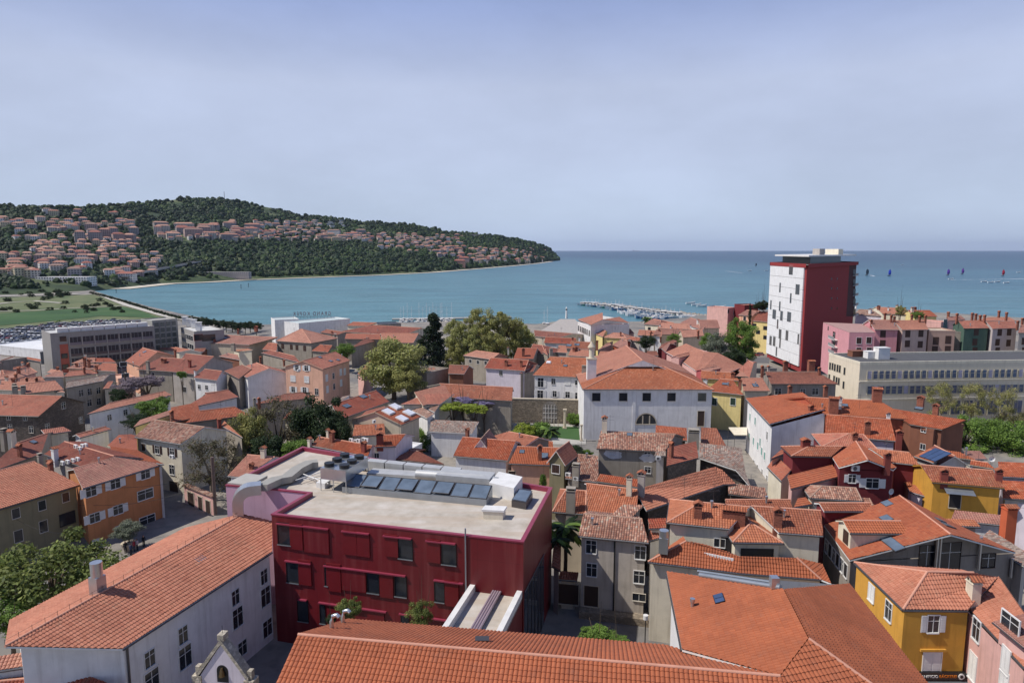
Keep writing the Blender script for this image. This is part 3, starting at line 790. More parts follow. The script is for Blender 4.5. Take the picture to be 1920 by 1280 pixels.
for q in fine:
    x0 = q.x*.05; row = []
    for k in range(N+1):
        u = k/N; y = -60 + (q.y+60)*u; x = x0*(1-u) + q.x*u
        if u == 0: x = q.x*.3
        z = ground_z(x, y)
        row.append(Vector((x, y, z)))
    row.append(Vector((q.x, q.y+1.5, SEA-3))); rows.append(row)
wide_l = [Vector((-900+0*k, r.y, r.z)) for k, r in enumerate(rows[0])]
V = []; Fc = []
allr = rows; W_ = N+2
for r in allr: V += r
for i in range(len(allr)-1):
    for k in range(W_-1): Fc.append((i*W_+k, (i+1)*W_+k, (i+1)*W_+k+1, i*W_+k+1))
mb.raw(V, Fc, ground_m)
tag(mb.build('ground'), 'paved and earthen town ground sloping to the shore', 'ground', kind='structure')

# ================================================================ far headland: a real hill surveyed by bearing
SKYL = [(-250,392),(-100,384),(0,381),(60,386),(120,385),(180,382),(250,379),(300,374),(345,369),(395,368),(440,371),(480,381),(520,389),(560,400),(620,405),(680,413),(760,417),(800,424),(850,433),(890,434),(930,440),(975,446),(1000,452),(1015,458),(1030,466),(1042,478),(1047,487)]
SHOR = [(-250,560),(-60,556),(60,552),(150,547),(170,546),(215,541),(300,532),(380,529),(450,525),(560,521),(700,516),(800,511),(900,503),(960,498),(1000,494),(1030,490),(1047,488.5)]
def lerp_t(T_, x):
    if x <= T_[0][0]: return T_[0][1]
    for (a,b),(c_,d) in zip(T_, T_[1:]):
        if x <= c_: return b + (d-b)*(x-a)/(c_-a)
    return T_[-1][1]
def hill_pt(x, v):
    """x: bearing in survey px, v 0 at the shore .. 1 at the skyline"""
    F(); ys, yk = lerp_t(SHOR, x), lerp_t(SKYL, x)+(3.5 if x < 1000 else 3.5*(1047-x)/47)
    s = at((x, ys), SEA+.3 if x > 165 else SEA+1); Y0 = s.y; Y1 = Y0*(1.95 if x < 600 else 1.95 - .75*(x-600)/450)
    Y = Y0 + (Y1-Y0)*(v**1.25); yy = ys + (yk-ys)*v
    return atY((x, yy), Y)
t = NT('hill_ground'); p = t.pos(); c = t.ramp(t.noise(p, .012, 6, .6), [(.36,sr(40,56,34)),(.5,sr(62,78,44)),(.58,sr(92,98,64)),(.7,sr(48,66,36))]); t.l(c, t.b.inputs['Base Color']); t.set(Roughness=1)
xs = list(range(-250, 1000, 10)) + list(range(1000, 1048, 3)) + [1047]; vs = [i/40 for i in range(41)]
V = []
for x in xs:
    for v in vs: V.append(hill_pt(x, v))
    e = hill_pt(x, 1.0); V.append(Vector((e.x*1.15, e.y*1.15, SEA-5)))
nv = len(vs)+1; Fc = [(i*nv+k, (i+1)*nv+k, (i+1)*nv+k+1, i*nv+k+1) for i in range(len(xs)-1) for k in range(nv-1)]
mb = MB(); mb.raw(V, Fc, t.m, smooth=True); tag(mb.build('hill'), 'wooded headland hill across the bay', 'hill', kind='structure')

# beach strip and coast road along the hill foot
def strip(name, pts, wd_, mat, zo=.3, label='', cat='', kind='structure', off=0):
    mb = MB(); P = pts
    for i in range(len(P)-1):
        d0 = (P[min(i+1,len(P)-1)]-P[max(i-1,0)]); d1 = (P[min(i+2,len(P)-1)]-P[i]); 
        n0 = Vector((-d0.y,d0.x,0)).normalized(); n1 = Vector((-d1.y,d1.x,0)).normalized(); z = Vector((0,0,zo))
        mb.poly([P[i]+n0*off+z, P[i+1]+n1*off+z, P[i+1]+n1*(off+wd_)+z, P[i]+n0*(off+wd_)+z], mat)
    return tag(mb.build(name), label, cat, kind=kind)
sand = plain('pale_gravel', sr(206,196,178), .95); asphalt = plain('asphalt', sr(96,94,94), .9); grass_m = None
F()
cs = [at((x, lerp_t(SHOR, x)-.2), SEA) for x in list(range(200, 1030, 14))]
strip('beach', cs, 34, sand, .7, 'pale gravel beach along the foot of the wooded headland', 'beach', off=-30)
mb = MB()

# ---------------------------------------------------------------- park on the left with lawn, paths and car park
t = NT('lawn'); p = t.pos(); c = t.ramp(t.noise(p, .02, 5, .6), [(.35,sr(44,76,36)),(.55,sr(56,88,42)),(.7,sr(76,98,54))]); t.l(c, t.b.inputs['Base Color']); t.set(Roughness=1); lawn = t.m
t = NT('dry_meadow'); p = t.pos(); c = t.ramp(t.noise(p, .03, 5, .6), [(.35,sr(78,94,56)),(.55,sr(108,112,76)),(.7,sr(62,84,46))]); t.l(c, t.b.inputs['Base Color']); t.set(Roughness=1); meadow = t.m
def flat(name, pts, z, mat, label, cat, kind='structure'):
    mb = MB(); mb.poly([at(q, z) for q in pts], mat); return tag(mb.build(name), label, cat, kind=kind)
flat('park', [(-200,632),(20,632),(240,610),(330,600),(292,588),(235,570),(175,552),(60,556),(-200,562)], -6.0, meadow, 'dry green park meadow beside the bay', 'park')
flat('lawn', [(-200,616),(0,610),(60,605),(190,592),(300,596),(262,582),(228,575),(120,580),(0,588),(-200,595)], -5.8, lawn, 'bright green lawn of the waterside park', 'lawn')
path_m = plain('park_path', sr(190,184,172), .95)
for k, (pts, wd_) in enumerate([([(-20,572),(20,567),(60,564),(110,568)], 5), ([(-20,584),(60,582),(130,578),(190,575),(240,573)], 3.5), ([(175,550),(230,572),(300,592),(345,601)], 6.0), ([(0,556),(60,554),(110,552),(140,552)], 12)]):
    P = [at(q, -5.65) for q in pts]; 
    strip('path', P, wd_, path_m, .04*k, ['curving pale path across the park near the motorway','pale path along the back edge of the green lawn','promenade path along the park waterline','pale gravel lot beside the coast road'][k], 'path')
flat('car_park', [(-200,650),(60,648),(100,640),(290,618),(330,606),(285,598),(190,600),(60,612),(-200,628)], -5.6, asphalt, 'asphalt car park full of cars between lawn and hotel', 'car park')
P = [at(q, -5) for q in ((-60,533),(60,531),(130,526),(215,527))]
strip('road', P, 26, plain('road_grey', sr(120,118,120),.9), 0, 'coast road running below the hillside town', 'road')
# ================================================================ foreground: big roofs below the tower
F()
def V3(p, z): return at(p, z)
def isect(p, A, B, C_):            # sight line met on the plane A B C
    n = (B-A).cross(C_-A).normalized(); return onplane(p, A, n)
# --- right: broad hipped roof with a shaded far slope
X_ = V3((1516,1197), 18.5); T_ = V3((1469,1104), 18.5)
E1, E2 = V3((1250,1071), 15.5), V3((1279,1217), 15.5)
E2 = E1 + (E2-E1)
lp = (X_, E1, E2)
RR_ = isect((1463,1267), *lp); T_ = isect((1469,1104), *lp); E2 = isect((1279,1217), *lp)
rd = (T_-X_); rd.z = 0; rd.normalize(); rn = Vector((rd.y,-rd.x,0))          # to the right
slope_r = .50; npl = (rn*slope_r + Vector((0,0,1))).normalized()
T2 = T_.copy(); T2.z = X_.z
Q1 = onplane((1592,1094), X_, npl); Q2 = onplane((1738,1280), X_, npl); Q3 = onplane((1631,1280), X_, npl)
Q2b = Q1 + (Q2-Q1)*1.55; Q3b = X_ + (Q3-X_)*2.6
d1 = RR_ - X_
B1 = X_ + d1*3.2
big_faces = [[E1, E2, RR_, X_, T_], [X_, Q3b, Q2b, Q1, T2], [X_, B1, Q3b]]
big = polyhouse([[*f] for f in big_faces], [E1+rn*.5, E2+rn*.5, B1+rn*.3, Q3b, Q2b-rn*.5, Q1-rn*.5], 'large foreground hall with broad hipped orange roof, its far slope in shade', wall='white', roof='new', name='hall', cat='building',
    S=[(1349,1124,1.3,.8,'solar')], C=[(1298,1138,'pipe',.5)], near=True)
ds = MB(); a, b = E1.lerp(T_, .32)+Vector((0,0,.15)), E1.lerp(T_, .98)+Vector((0,0,.1)); 
ds.tube([a,b], .22, zinc, 8); a2, b2 = a+Vector((0,.7,0)), b+Vector((0,.7,0)); ds.tube([a2,b2], .12, zinc, 8)
ds.box(-.3,-.3,0,.3,.3,.9, steel, Matrix.Translation(E1.lerp(T_, .93))); ds.build('roof_pipe', big.root, big.base)
# --- nave roof in front
RL_ = V3((569,1190), RR_.z); nv = (RR_-RL_); nv.z = 0; nv.normalize(); nn_ = Vector((-nv.y, nv.x, 0))
pn = .44
def nave(s, t): q = RL_ + nv*s + nn_*t; q.z = RL_.z - pn*abs(t); return q
Ln = (RR_-RL_).length
tb = 8.9; tf = -15
# far slope ends against the valley of the big roof
vb = nave(Ln*.78, tb)
faces = [[nave(-.4,tb), nave(-.4,0), nave(Ln,0), nave(Ln*.80,tb)], [nave(-.4,0), nave(-.4,tf), nave(Ln+9,tf), nave(Ln,0)]]
nv_h = polyhouse(faces, [nave(0,tf+.5), nave(Ln+5,tf+.5), nave(Ln*.75,tb-.5), nave(0,tb-.5)], 'long church nave roof of curved orange tiles along the bottom edge', wall='stone', roof='new', name='church_nave', cat='church', near=True, amp=.075, C=[])
for q in ((622,1178),(643,1168)):
    p, n = roof_hit(nv_h, q); m = MB(); m.tube([p+Vector((0,0,-.3)), p+Vector((0,0,.6)), p+Vector((.12,0,1.0)), p+Vector((.45,-.1,1.15)), p+Vector((.62,-.15,1.0))], .16, steel, 10)
    m.build('vent_pipe', nv_h.roof, nv_h.base)
p, n = roof_hit(nv_h, (904,1203)); m = MB(); m.box(-.5,-.3,0,.5,.3,.3, gutter_m, Matrix.Translation(p)); m.build('roof_vent', nv_h.roof, nv_h.base)

# --- left: long white palazzo with rose tiled roof
F(0,860,3.048)
zE = 10.5; eL, eR = at((700,1085), zE), at((1555,530), zE); ex = (eR-eL).normalized(); en = Vector((-ex.y, ex.x, 0)); npf = (en*-.36+Vector((0,0,1))).normalized()
rR = onplane((1385,310), eL, npf); rL = onplane((30,1080), eL, npf); uR = onplane((1556,356), eL, npf)
zr = (rR.z+rL.z)/2; rR.z = rL.z = zr
npb = (en*.36+Vector((0,0,1))).normalized()
bL = onplane((55,925), rR, npb); bR = rR + en*((bL-rL).dot(en)) ; bR.z = bL.z; bM = onplane((1385,291), rR, npb)
ww = ex*.4 + en*.4
white_l = polyhouse([[eL, eR, uR, rR, rL], [bR, bL, rL, rR], ], [eL+ex*.4+en*.4, eR+en*.4, bR-en*.4, bL-en*.4+ex*.4, rL+ex*1.2], 'long white three-storey palazzo with rose tiled roof, left of the red block', wall='white', roof='pink', name='palazzo', cat='building', near=True,
    C=[(562,765,'drum',3.0)], S=[(1142,573,1.3,1.0)])
D_W = [(855,1140,1.1,1.5),(868,1270,1.5,2.1),(1045,1005,1.1,1.6),(1058,1130,1.5,2.1),(1345,790,1.1,1.6),(1358,905,1.5,2.1),(1508,672,1.1,1.6),(1517,785,1.5,2.1),(1528,965,1.5,1.9),(1385,1080,1.3,1.6)]
add_windows(white_l, [('0',x,y,w,h,'p' if w > 1.4 else 'n','white') for x,y,w,h in D_W], simple=False)
m = MB(); a, b, n0 = white_l.walls['0']; m.tube([a+n0*.12+ex*.3, Vector((a.x,a.y,0))+n0*.12+ex*.3], .1, gutter_m, 8); m.build('downpipe', white_l.root, white_l.base)
# arched dark gateway at the far end of the wall
q = onplane((1520,1240), a, n0); M = wall_matrix(q, n0, white_l.base); m = MB()
arc = [(-1.7,-3.2)] + [(1.7*math.cos(PI-PI*i/14), 1.2*math.sin(PI*i/14)) for i in range(15)] + [(1.7,-3.2)]
m.poly([(x,-.02,z) for x,z in arc], black_m); 
for i in range(len(arc)-1):
    (x0,z0),(x1,z1) = arc[i],arc[i+1]; k = 1.18; m.poly([(x0,-.09,z0),(x1,-.09,z1),(x1*k,-.09,z1*k if z1>0 else z1),(x0*k,-.09,z0*k if z0>0 else z0)], WM('beige'))
link('archway', m.mesh('archway'), white_l.root, mat=M)
# snow-guard rail along the ridge
m = MB(); 
for i in range(26): 
    q = rL.lerp(rR, i/25)+Vector((0,0,.15)); m.tube([q, q+Vector((0,0,.45))], .02, gutter_m, 4)
m.tube([rL+Vector((0,0,.5)), rR+Vector((0,0,.5))], .012, gutter_m, 4); m.build('ridge_wire', white_l.root, white_l.base)
# low wings under it at the bottom left
F(0,860,3.048)
qh((-200,1240),(640,1105),(620,1060),(-160,1120), 9.2, 'low annex with narrow tile strip below the white palazzo end', wall='white', roof='pink', p=.3, kind='s', near=True)
qh((-160,1420),(760,1330),(470,1215),(-100,1290), 7.6, 'low dark red tiled roof at the very bottom left corner', wall='lilac', roof='red', near=True, p=.36)
# --- stone bell gable of the chapel
F(0,860,3.048)
g0 = at((1280,1130), 8.0); m = MB(); Mx = Matrix.Translation(Vector((g0.x, g0.y, 0)))@Matrix.Rotation(math.atan2(ex.y,ex.x)-.9, 4, 'Z')
wz = 10.0; lw = WM('lilac')
H2 = House(); H2.root = empty('bell_gable', Vector((g0.x,g0.y,0)), 'small weathered stone chapel gable with bell opening in front of the palazzo', 'gable')
R2 = Matrix.Rotation(-.15, 4, 'Z')
m.box(-2.2,-.35,-1,2.2,.35,6.2, lw, R2); m.poly([R2@Vector(p) for p in ((-2.2,-.35,6.2),(2.2,-.35,6.2),(0,-.35,9.4))], lw); m.poly([R2@Vector(p) for p in ((2.2,.35,6.2),(-2.2,.35,6.2),(0,.35,9.4))], lw)
m.build('wall', H2.root)
m = MB(); st = stone((190,180,162), 'carved_stone', 1.2)
for sgn in (-1,1):
    a_ = Vector((sgn*2.45,0,5.9)); b_ = Vector((0,0,9.75)); d_ = (b_-a_).normalized(); up_ = Vector((-d_.z*sgn*-1, 0, abs(d_.x)))
    pts = [Vector((sgn*2.45,y,z)) for y,z in ((-.45,5.9),(-.45,6.3))]
    m.poly([R2@Vector(p) for p in ((sgn*2.5,-.46,6.0),(0,-.46,9.45),(0,-.46,9.95),(sgn*2.5,-.46,6.5))], st)
    m.poly([R2@Vector(p) for p in ((sgn*2.5,.46,6.0),(0,.46,9.45),(0,.46,9.95),(sgn*2.5,.46,6.5))], st)
    m.poly([R2@Vector(p) for p in ((sgn*2.5,-.46,6.5),(0,-.46,9.95),(0,.46,9.95),(sgn*2.5,.46,6.5))], st)
    m.poly([R2@Vector(p) for p in ((sgn*2.5,-.46,6.0),(0,-.46,9.45),(0,.46,9.45),(sgn*2.5,.46,6.0))], st)
    m.box(sgn*2.5-.45,-.5,5.2,sgn*2.5+.45,.5,6.2, st, R2); m.box(sgn*2.5-.2,-.25,6.2,sgn*2.5+.2,.25,7.0, st, R2)
m.box(-.3,-.4,9.75,.3,.4,10.3, st, R2); m.tube([(0,0,10.3),(0,0,11.0)], .02, black_m, 5)
m.build('coping', H2.root)
m = MB(); arc = [(-.55,-1.1)] + [(.55*math.cos(PI-PI*i/10), .55*math.sin(PI*i/10)) for i in range(11)] + [(.55,-1.1)]
m.poly([R2@Vector((x,-.365,6.9+z)) for x,z in arc], black_m); m.poly([R2@Vector((x,.365,6.9+z)) for x,z in arc[::-1]], black_m); m.build('opening', H2.root)
m = MB(); m.tube([R2@Vector((0,-.45,7.2)), R2@Vector((0,-.45,6.9)), R2@Vector((0,-.45,6.45))], .1, plain('bronze', sr(120,100,70), .4, .8), 10, r1=.3); m.build('bell', H2.root)

# ================================================================ the dark red museum block
F(400,820,2.783)
RZ = 15.0
t = NT('red_facade_panel'); p = t.pos(); uvn = t.n('ShaderNodeUVMap').outputs[0]; sx = t.n('ShaderNodeSeparateXYZ'); t.l(uvn, sx.inputs[0])
ju = t.math('LESS_THAN', t.math('ABSOLUTE', t.math('SUBTRACT', t.math('FRACT', t.math('DIVIDE', sx.outputs[0], 3.1)), .5)), .006)
jv = t.math('LESS_THAN', t.math('ABSOLUTE', t.math('SUBTRACT', t.math('FRACT', t.math('DIVIDE', sx.outputs[1], 3.6)), .5)), .005)
c = t.mix(t.ramp(t.noise(p, .25, 4), [(.35,(0,0,0)),(.7,(1,1,1))]), sr(100,22,28), sr(114,28,34)); c = t.mix(t.math('MULTIPLY', t.math('MAXIMUM', ju, jv), .7), c, sr(70,14,20)); mps = t.n('ShaderNodeMapping'); mps.inputs['Scale'].default_value = (1.1,1.1,.07); t.l(p, mps.inputs['Vector'])
c = t.mix(t.ramp(t.noise(mps.outputs[0], 1.2, 4), [(.5,(0,0,0)),(.75,(.55,.55,.55))]), c, sr(136,70,68)); t.l(c, t.b.inputs['Base Color']); t.set(Roughness=.42); redp = t.m
redpanel = plain('red_shutter_panel', sr(112,24,30), .4); magenta = plain('magenta_coping', sr(146,56,76), .35)
pts = [(303,400),(1618,545),(1768,262),(465,48),(65,248),(290,268),(495,290)]
P = [at(q, RZ) for q in pts]; P[2] = P[1] + (P[2]-P[1])
root = empty('museum', Vector((P[0].lerp(P[2],.5).x, P[0].lerp(P[2],.5).y, 0)), 'dark red flat-roofed block with ducts and skylights on its pale roof', 'building'); b0 = Vector(root.location)
HM = House(); HM.root = root; HM.base = b0; HM.centre = Vector((b0.x,b0.y,0)); HM.walls = {}; HM.zt = RZ; HM.ang = 0
lil = plaster((196,160,178), .3)
m = MB()
for i in range(len(P)):
    a, b = P[i], P[(i+1)%len(P)]; mt = redp if i not in (4,5,6) else lil
    if (b-a).length < .1: continue
    m.poly([Vector((a.x,a.y,-1)), Vector((b.x,b.y,-1)), b, a], mt)
    tt = (b-a).normalized(); HM.walls[str(i)] = (a, b, Vector((tt.y,-tt.x,0)))
m.build('wall', root, b0)
cN = P[0].lerp(P[2], .5)
# parapet: mitred coping all round, roof deck half a metre lower
def offs(P, o):
    n = len(P); out = []
    for i in range(n):
        a, b, c_ = P[i-1], P[i], P[(i+1)%n]; u = (b-a).normalized(); v = (c_-b).normalized(); n0 = Vector((-u.y,u.x,0)); n1 = Vector((-v.y,v.x,0)); k = n0+n1
        k = k/(max(.35, k.length_squared/2)); out.append(b + k*o)
    return out
In = offs(P, .38); m = MB()
for i in range(len(P)):
    j = (i+1)%len(P); up = Vector((0,0,.06)); dn = Vector((0,0,-.55))
    Ou = offs(P, -.06)
    m.poly([Ou[i]+up, Ou[j]+up, In[j]+up, In[i]+up], magenta); m.poly([Ou[i]+up, Ou[j]+up, Ou[j]-up*1.5, Ou[i]-up*1.5], magenta)
    m.poly([In[i]+up, In[j]+up, In[j]+dn, In[i]+dn], magenta)
m.build('parapet', root, b0)
t = NT('roof_membrane'); p = t.pos(); c = t.ramp(t.noise(p, .35, 6, .65), [(.3,sr(160,150,136)),(.5,sr(184,175,162)),(.7,sr(200,192,182))])
mpn = t.n('ShaderNodeMapping'); mpn.inputs['Rotation'].default_value = (0,0,.24); mpn.inputs['Scale'].default_value = (.12,1,1); t.l(p, mpn.inputs['Vector'])
c = t.mix(t.ramp(t.noise(mpn.outputs[0], 1.0, 3), [(.45,(0,0,0)),(.62,(.55,.55,.55))]), c, sr(178,160,140)); t.l(c, t.b.inputs['Base Color']); t.set(Roughness=.85); memb = t.m
m = MB(); Dk = [q-Vector((0,0,.5)) for q in In]; ZD = RZ-.5
m.poly([Dk[0], Dk[1], Dk[2], Dk[3], Dk[4], Dk[5], Dk[6]], memb); deck = m.build('roof', root, b0)
fx = (P[1]-P[0]).normalized(); fn = Vector((-fx.y, fx.x, 0)); angM = math.atan2(fx.y, fx.x)
def deckM(q, z=ZD): o = at(q, z); M = Matrix.Rotation(angM, 4, 'Z'); M.translation = o-b0; return M, o
def qbox(m, a, b, c_, z0, z1, mat):
    """box on the deck from three surveyed base corners: front-left, front-right, back-right"""
    A_, B_, C3 = at(a, z0), at(b, z0), at(c_, z0); ux = B_-A_; uy = fn*max(.2,(C3-B_).dot(fn)); h = Vector((0,0,z1-z0))
    v = [A_, A_+ux, A_+ux+uy, A_+uy]; w = [q+h for q in v]
    m.poly(w, mat)
    for i in range(4): m.poly([v[i], v[(i+1)%4], w[(i+1)%4], w[i]], mat)
    return w
# long glazed rooflight
m = MB(); w = qbox(m, (672,288),(1425,358),(1452,318), ZD, ZD+.75, zinc); rl = m.build('rooflight', deck, Vector((0,0,0))); rl.data.transform(Matrix.Translation(-b0))
m = MB()
hz = .95
for k in range(8):
    a = w[0].lerp(w[1], (k+.04)/8); b = w[0].lerp(w[1], (k+.96)/8); c_ = w[3].lerp(w[2], (k+.96)/8); d_ = w[3].lerp(w[2], (k+.04)/8)
    a_, b_, c2, d2 = a.lerp(d_,.08), b.lerp(c_,.08), c_.lerp(b,.04), d_.lerp(a,.04)
    op = .22 if k in (1,3,5) else 0
    up = lambda q, e: q+Vector((0,0,e))
    m.poly([up(a_,.05+op), up(b_,.05+op), up(c2,.9), up(d2,.9)], glass_b)
    for s0,s1,e0,e1 in ((a_,d2,.05+op,.9),(b_,c2,.05+op,.9),(a_,b_,.05+op,.05+op),(d2,c2,.9,.9)):
        m.tube([up(s0,e0+.02), up(s1,e1+.02)], .05, gutter_m, 5)
m.poly([w[3], w[2], up(w[2],.9), up(w[3],.9)], zinc); m.poly([w[0], w[3], up(w[3],.9)], zinc); m.poly([w[1], w[2], up(w[2],.9)], zinc)
m.build('rooflight_glass', deck, b0)
def gear(name, fn_): 
    m = MB(); fn_(m); return m.build(name, deck, b0)
gear('plant_box', lambda m: qbox(m, (1440,300),(1568,332),(1605,268), ZD, ZD+1.6, white_m))
def sk2(m):
    w = qbox(m, (1556,362),(1632,376),(1640,320), ZD, ZD+.8, gutter_m); w2 = [q+Vector((0,0,.25 if i>1 else .05)) for i,q in enumerate(w)]; c4 = sum(w2, Vector((0,0,0)))/4
    m.poly([q.lerp(c4,.12)+Vector((0,0,.03)) for q in w2], glass_b); m.poly(w2, gutter_m)
gear('roof_hatch', sk2)
def rvent(m):
    w = qbox(m, (1408,425),(1510,430),(1516,408), ZD, ZD+.9, WM('cream')); c4 = sum(w, Vector((0,0,0)))/4; lo = [c4+(q-c4)*1.14+Vector((0,0,.003)) for q in w]; hi = [q+Vector((0,0,.22)) for q in lo]; m.poly(hi, white_m)
    for i in range(4): m.poly([lo[i], lo[(i+1)%4], hi[(i+1)%4], hi[i]], white_m)
gear('roof_vent', rvent)
gear('roof_vent', lambda m: qbox(m, (537,262),(582,268),(606,248), ZD, ZD+.7, white_m))
gear('cable_tray', lambda m: qbox(m, (790,212),(1425,262),(1432,250), ZD+.3, ZD+.6, white_m))
duct_m = plain('grey_duct', sr(196,196,194), .5, .3)
for k in range(6):
    a = (700+k*98, 160+k*10.5); b = (700+(k+1)*98-6, 160+(k+1)*10.5-.6)
    gear('duct_segment', lambda m: qbox(m, a, b, (b[0]+8, b[1]-16), ZD+.2, ZD+1.5, duct_m))
gear('air_duct', lambda m: qbox(m, (800,215),(1500,262),(1530,235), ZD+.2, ZD+1.0, duct_m))
gear('air_duct', lambda m: qbox(m, (1160,225),(1440,250),(1500,215), ZD+1.0, ZD+1.8, duct_m))
gear('air_duct', lambda m: (m.tube([at((1060,190),ZD+1.3), at((1400,215),ZD+1.3), at((1500,235),ZD+1.0), at((1525,262),ZD+.5)], .6, duct_m, 10)))
# flat duct from the plant to the left gable, dropping over the edge
old_duct = plain('dull_duct', sr(170,166,156), .6, .2)
pd = [at((545,135),ZD+.7), at((500,140),ZD+.7), at((440,170),ZD+.7), at((385,215),ZD+.7), at((330,225),ZD+.7), at((250,262),ZD+1.2)]
gear_pd = pd
def sweep(m, pts, w_, h_, mat, s=None):
    rings = []; n = len(pts)
    for i in range(n):
        t_ = (pts[min(i+1,n-1)]-pts[max(i-1,0)]).normalized(); s_ = s if s is not None else t_.cross(Vector((0,0,1))).normalized(); u_ = s_.cross(t_).normalized()
        rings.append([pts[i]+s_*a+u_*b for a, b in ((-w_/2,-h_/2),(w_/2,-h_/2),(w_/2,h_/2),(-w_/2,h_/2))])
    for r0, r1 in zip(rings, rings[1:]):
        for i in range(4): m.poly([r0[i], r0[(i+1)%4], r1[(i+1)%4], r1[i]], mat)
    m.poly(rings[-1], mat); m.poly(rings[0][::-1], mat)
e0 = at((250,262),ZD+1.2); e1 = at((195,268),ZD+1.2); dh = (e1-e0); dh.z = 0; dh.normalize(); r_e = 1.5
el_ = [e0, e1] + [e1+dh*r_e*math.sin(PI/2*k/8)+Vector((0,0,-r_e*(1-math.cos(PI/2*k/8)))) for k in range(1,9)]; el_.append(el_[-1]-Vector((0,0,3.6)))
gear('air_duct', lambda m: sweep(m, el_, 1.7, 1.2, steel, dh.cross(Vector((0,0,1))).normalized()))
gear('air_duct', lambda m: sweep(m, pd, 1.5, .8, old_duct))
def chill(m):
    w = qbox(m, (560,215),(692,232),(755,150), ZD+1.5, ZD+2.9, steel)
    for q in range(4): m.tube([w[q]-Vector((0,0,1.4)), w[q]-Vector((0,0,3.2))], .06, steel, 5)
    for q in (w[0].lerp(w[1], .5), w[3].lerp(w[2], .5)): m.tube([q-Vector((0,0,1.4)), q-Vector((0,0,3.0))], .06, steel, 5)
    for i in range(3):
        for j in range(2):
            c_ = w[0].lerp(w[1], .2+.6*j).lerp(w[3].lerp(w[2], .2+.6*j), .17+.33*i)
            m.tube([c_-Vector((0,0,.05)), c_+Vector((0,0,.45))], .62, black_m, 18)
gear('chiller', chill)
def rack(m):
    for k in range(4): m.tube([at((430+k*40,222-k*3),ZD+.6), at((560+k*25,180+k*12),ZD+.6)], .07, white_m, 4)
    m.tube([at((470,190),ZD+.6), at((600,240),ZD+.6)], .07, white_m, 4)
    for q in ((440,222),(560,190),(560,240),(520,205)): m.tube([at(q,ZD), at(q,ZD+.6)], .05, steel, 4)
gear('pipe_rack', rack)
gear('low_roof_box', lambda m: qbox(m, (75,248),(190,262),(262,210), RZ-.1, RZ+.25, concrete))
# facade: windows, sliding panels and hoods, row by row
a0, _, n0 = HM.walls['0']
def fmat(x, y): q = onplane((x,y), a0, n0); return q, wall_matrix(q, n0, b0)
sc_at = lambda x: (1.0/ (41+ (x-303)*.0085))         # metres per survey px along the facade
for (x,y,w_,h_) in [(370,500,64,88),(1003,580,72,84),(1230,607,74,92),(414,700,60,86),(834,757,60,86),(978,775,60,88),(1180,805,50,86),(468,900,52,90),(590,715,14,90),(571,918,26,80),(1000,950,40,60)]:
    k = sc_at(x); q, M = fmat(x,y); o = add_window(root, M, w_*k*1.02, h_*k*1.15, 'm', black_m); 
    m2_ = MB(); m2_.box(-w_*k/2-.08,-.2,-h_*k*.575-.14,w_*k/2+.08,-.07,-h_*k*.575-.05, zinc); link('sill', m2_.mesh('sill'), o)
for (x,y,w_,h_) in [(435,515,66,112),(540,535,130,112),(715,548,72,106),(785,562,66,98),(930,562,72,100),(1150,590,72,108),(480,702,66,110),(630,728,76,124),(735,742,128,100),(905,770,72,112),(1245,812,74,122),(850,940,90,70),(640,930,90,70)]:
    k = sc_at(x); q, M = fmat(x,y); m = MB(); ww_, hh = w_*k, h_*k*1.12
    m.box(-ww_/2,-.14,-hh/2,ww_/2,-.02,hh/2, redpanel)
    if w_ > 100: m.box(-ww_/2+.15,-.142,-hh/2+.15,ww_/2-.15,-.1402,hh/2-.15, redp)
    link('sliding_panel', m.mesh('sliding_panel'), root, mat=M)
for (x0,y0,x1,y1) in [(332,447,603,480),(672,487,815,505),(888,513,1036,528),(1110,538,1265,556),(376,642,512,660),(578,668,1005,723),(1152,742,1305,764),(445,842,490,850),(552,858,905,912),(972,920,1240,955)]:
    q, _ = fmat(x0,y0); q1, _ = fmat(x1,y1); q1.z = q.z = (q.z+q1.z)/2; m = MB(); d = n0*.28; u = Vector((0,0,.13))
    m.poly([q,q1,q1+d,q+d], magenta); m.poly([q+u,q1+u,q1+d+u,q+d+u], magenta); m.poly([q+d,q1+d,q1+d+u,q+d+u], magenta); m.poly([q,q+d,q+d+u,q+u], magenta); m.poly([q1,q1+d,q1+d+u,q1+u], magenta)
    m.build('window_hood', root, b0)
q, _ = fmat(1317,500); q2, _ = fmat(1317,800); m = MB(); m.tube([q+n0*.12+Vector((0,0,.6)), Vector((q.x,q.y,8))+n0*.12], .08, zinc, 8); m.build('downpipe', root, b0)
# projecting wing roof with white upstands
wz = onplane((1340,797), a0, n0).z; W0 = onplane((1340,800), a0, n0); W1 = onplane((1612,828), a0, n0); wd_ = 10.5
W1 = W0 + fx*((W1-W0).dot(fx)); 
m = MB(); A4 = [W0, W1, W1+n0*wd_-fx*.0, W0+n0*wd_]; m.poly(A4, memb)
for i in (1,2,3): a, b = A4[i], A4[(i+1)%4]; m.poly([a, b, Vector((b.x,b.y,-1)), Vector((a.x,a.y,-1))], redp)
m.build('wing', root, b0)
m = MB()
for o, s in ((W0, 1), (W1, -1)):
    Mx = Matrix(((fx.x,n0.x,0,o.x),(fx.y,n0.y,0,o.y),(0,0,1,o.z),(0,0,0,1))); m.box(min(0,s*.55),0,-.3,max(0,s*.55),wd_,.75, white_m, Mx)
m.build('upstand', root, b0)
m = MB()
for k in range(4): o = W0.lerp(W1, .45+.045*k)+Vector((0,0,.35)); m.tube([o, o+n0*wd_], .12, plain('lilac_pipe', sr(178,160,168), .4, .3), 8)
m.build('pipe_bundle', root, b0)
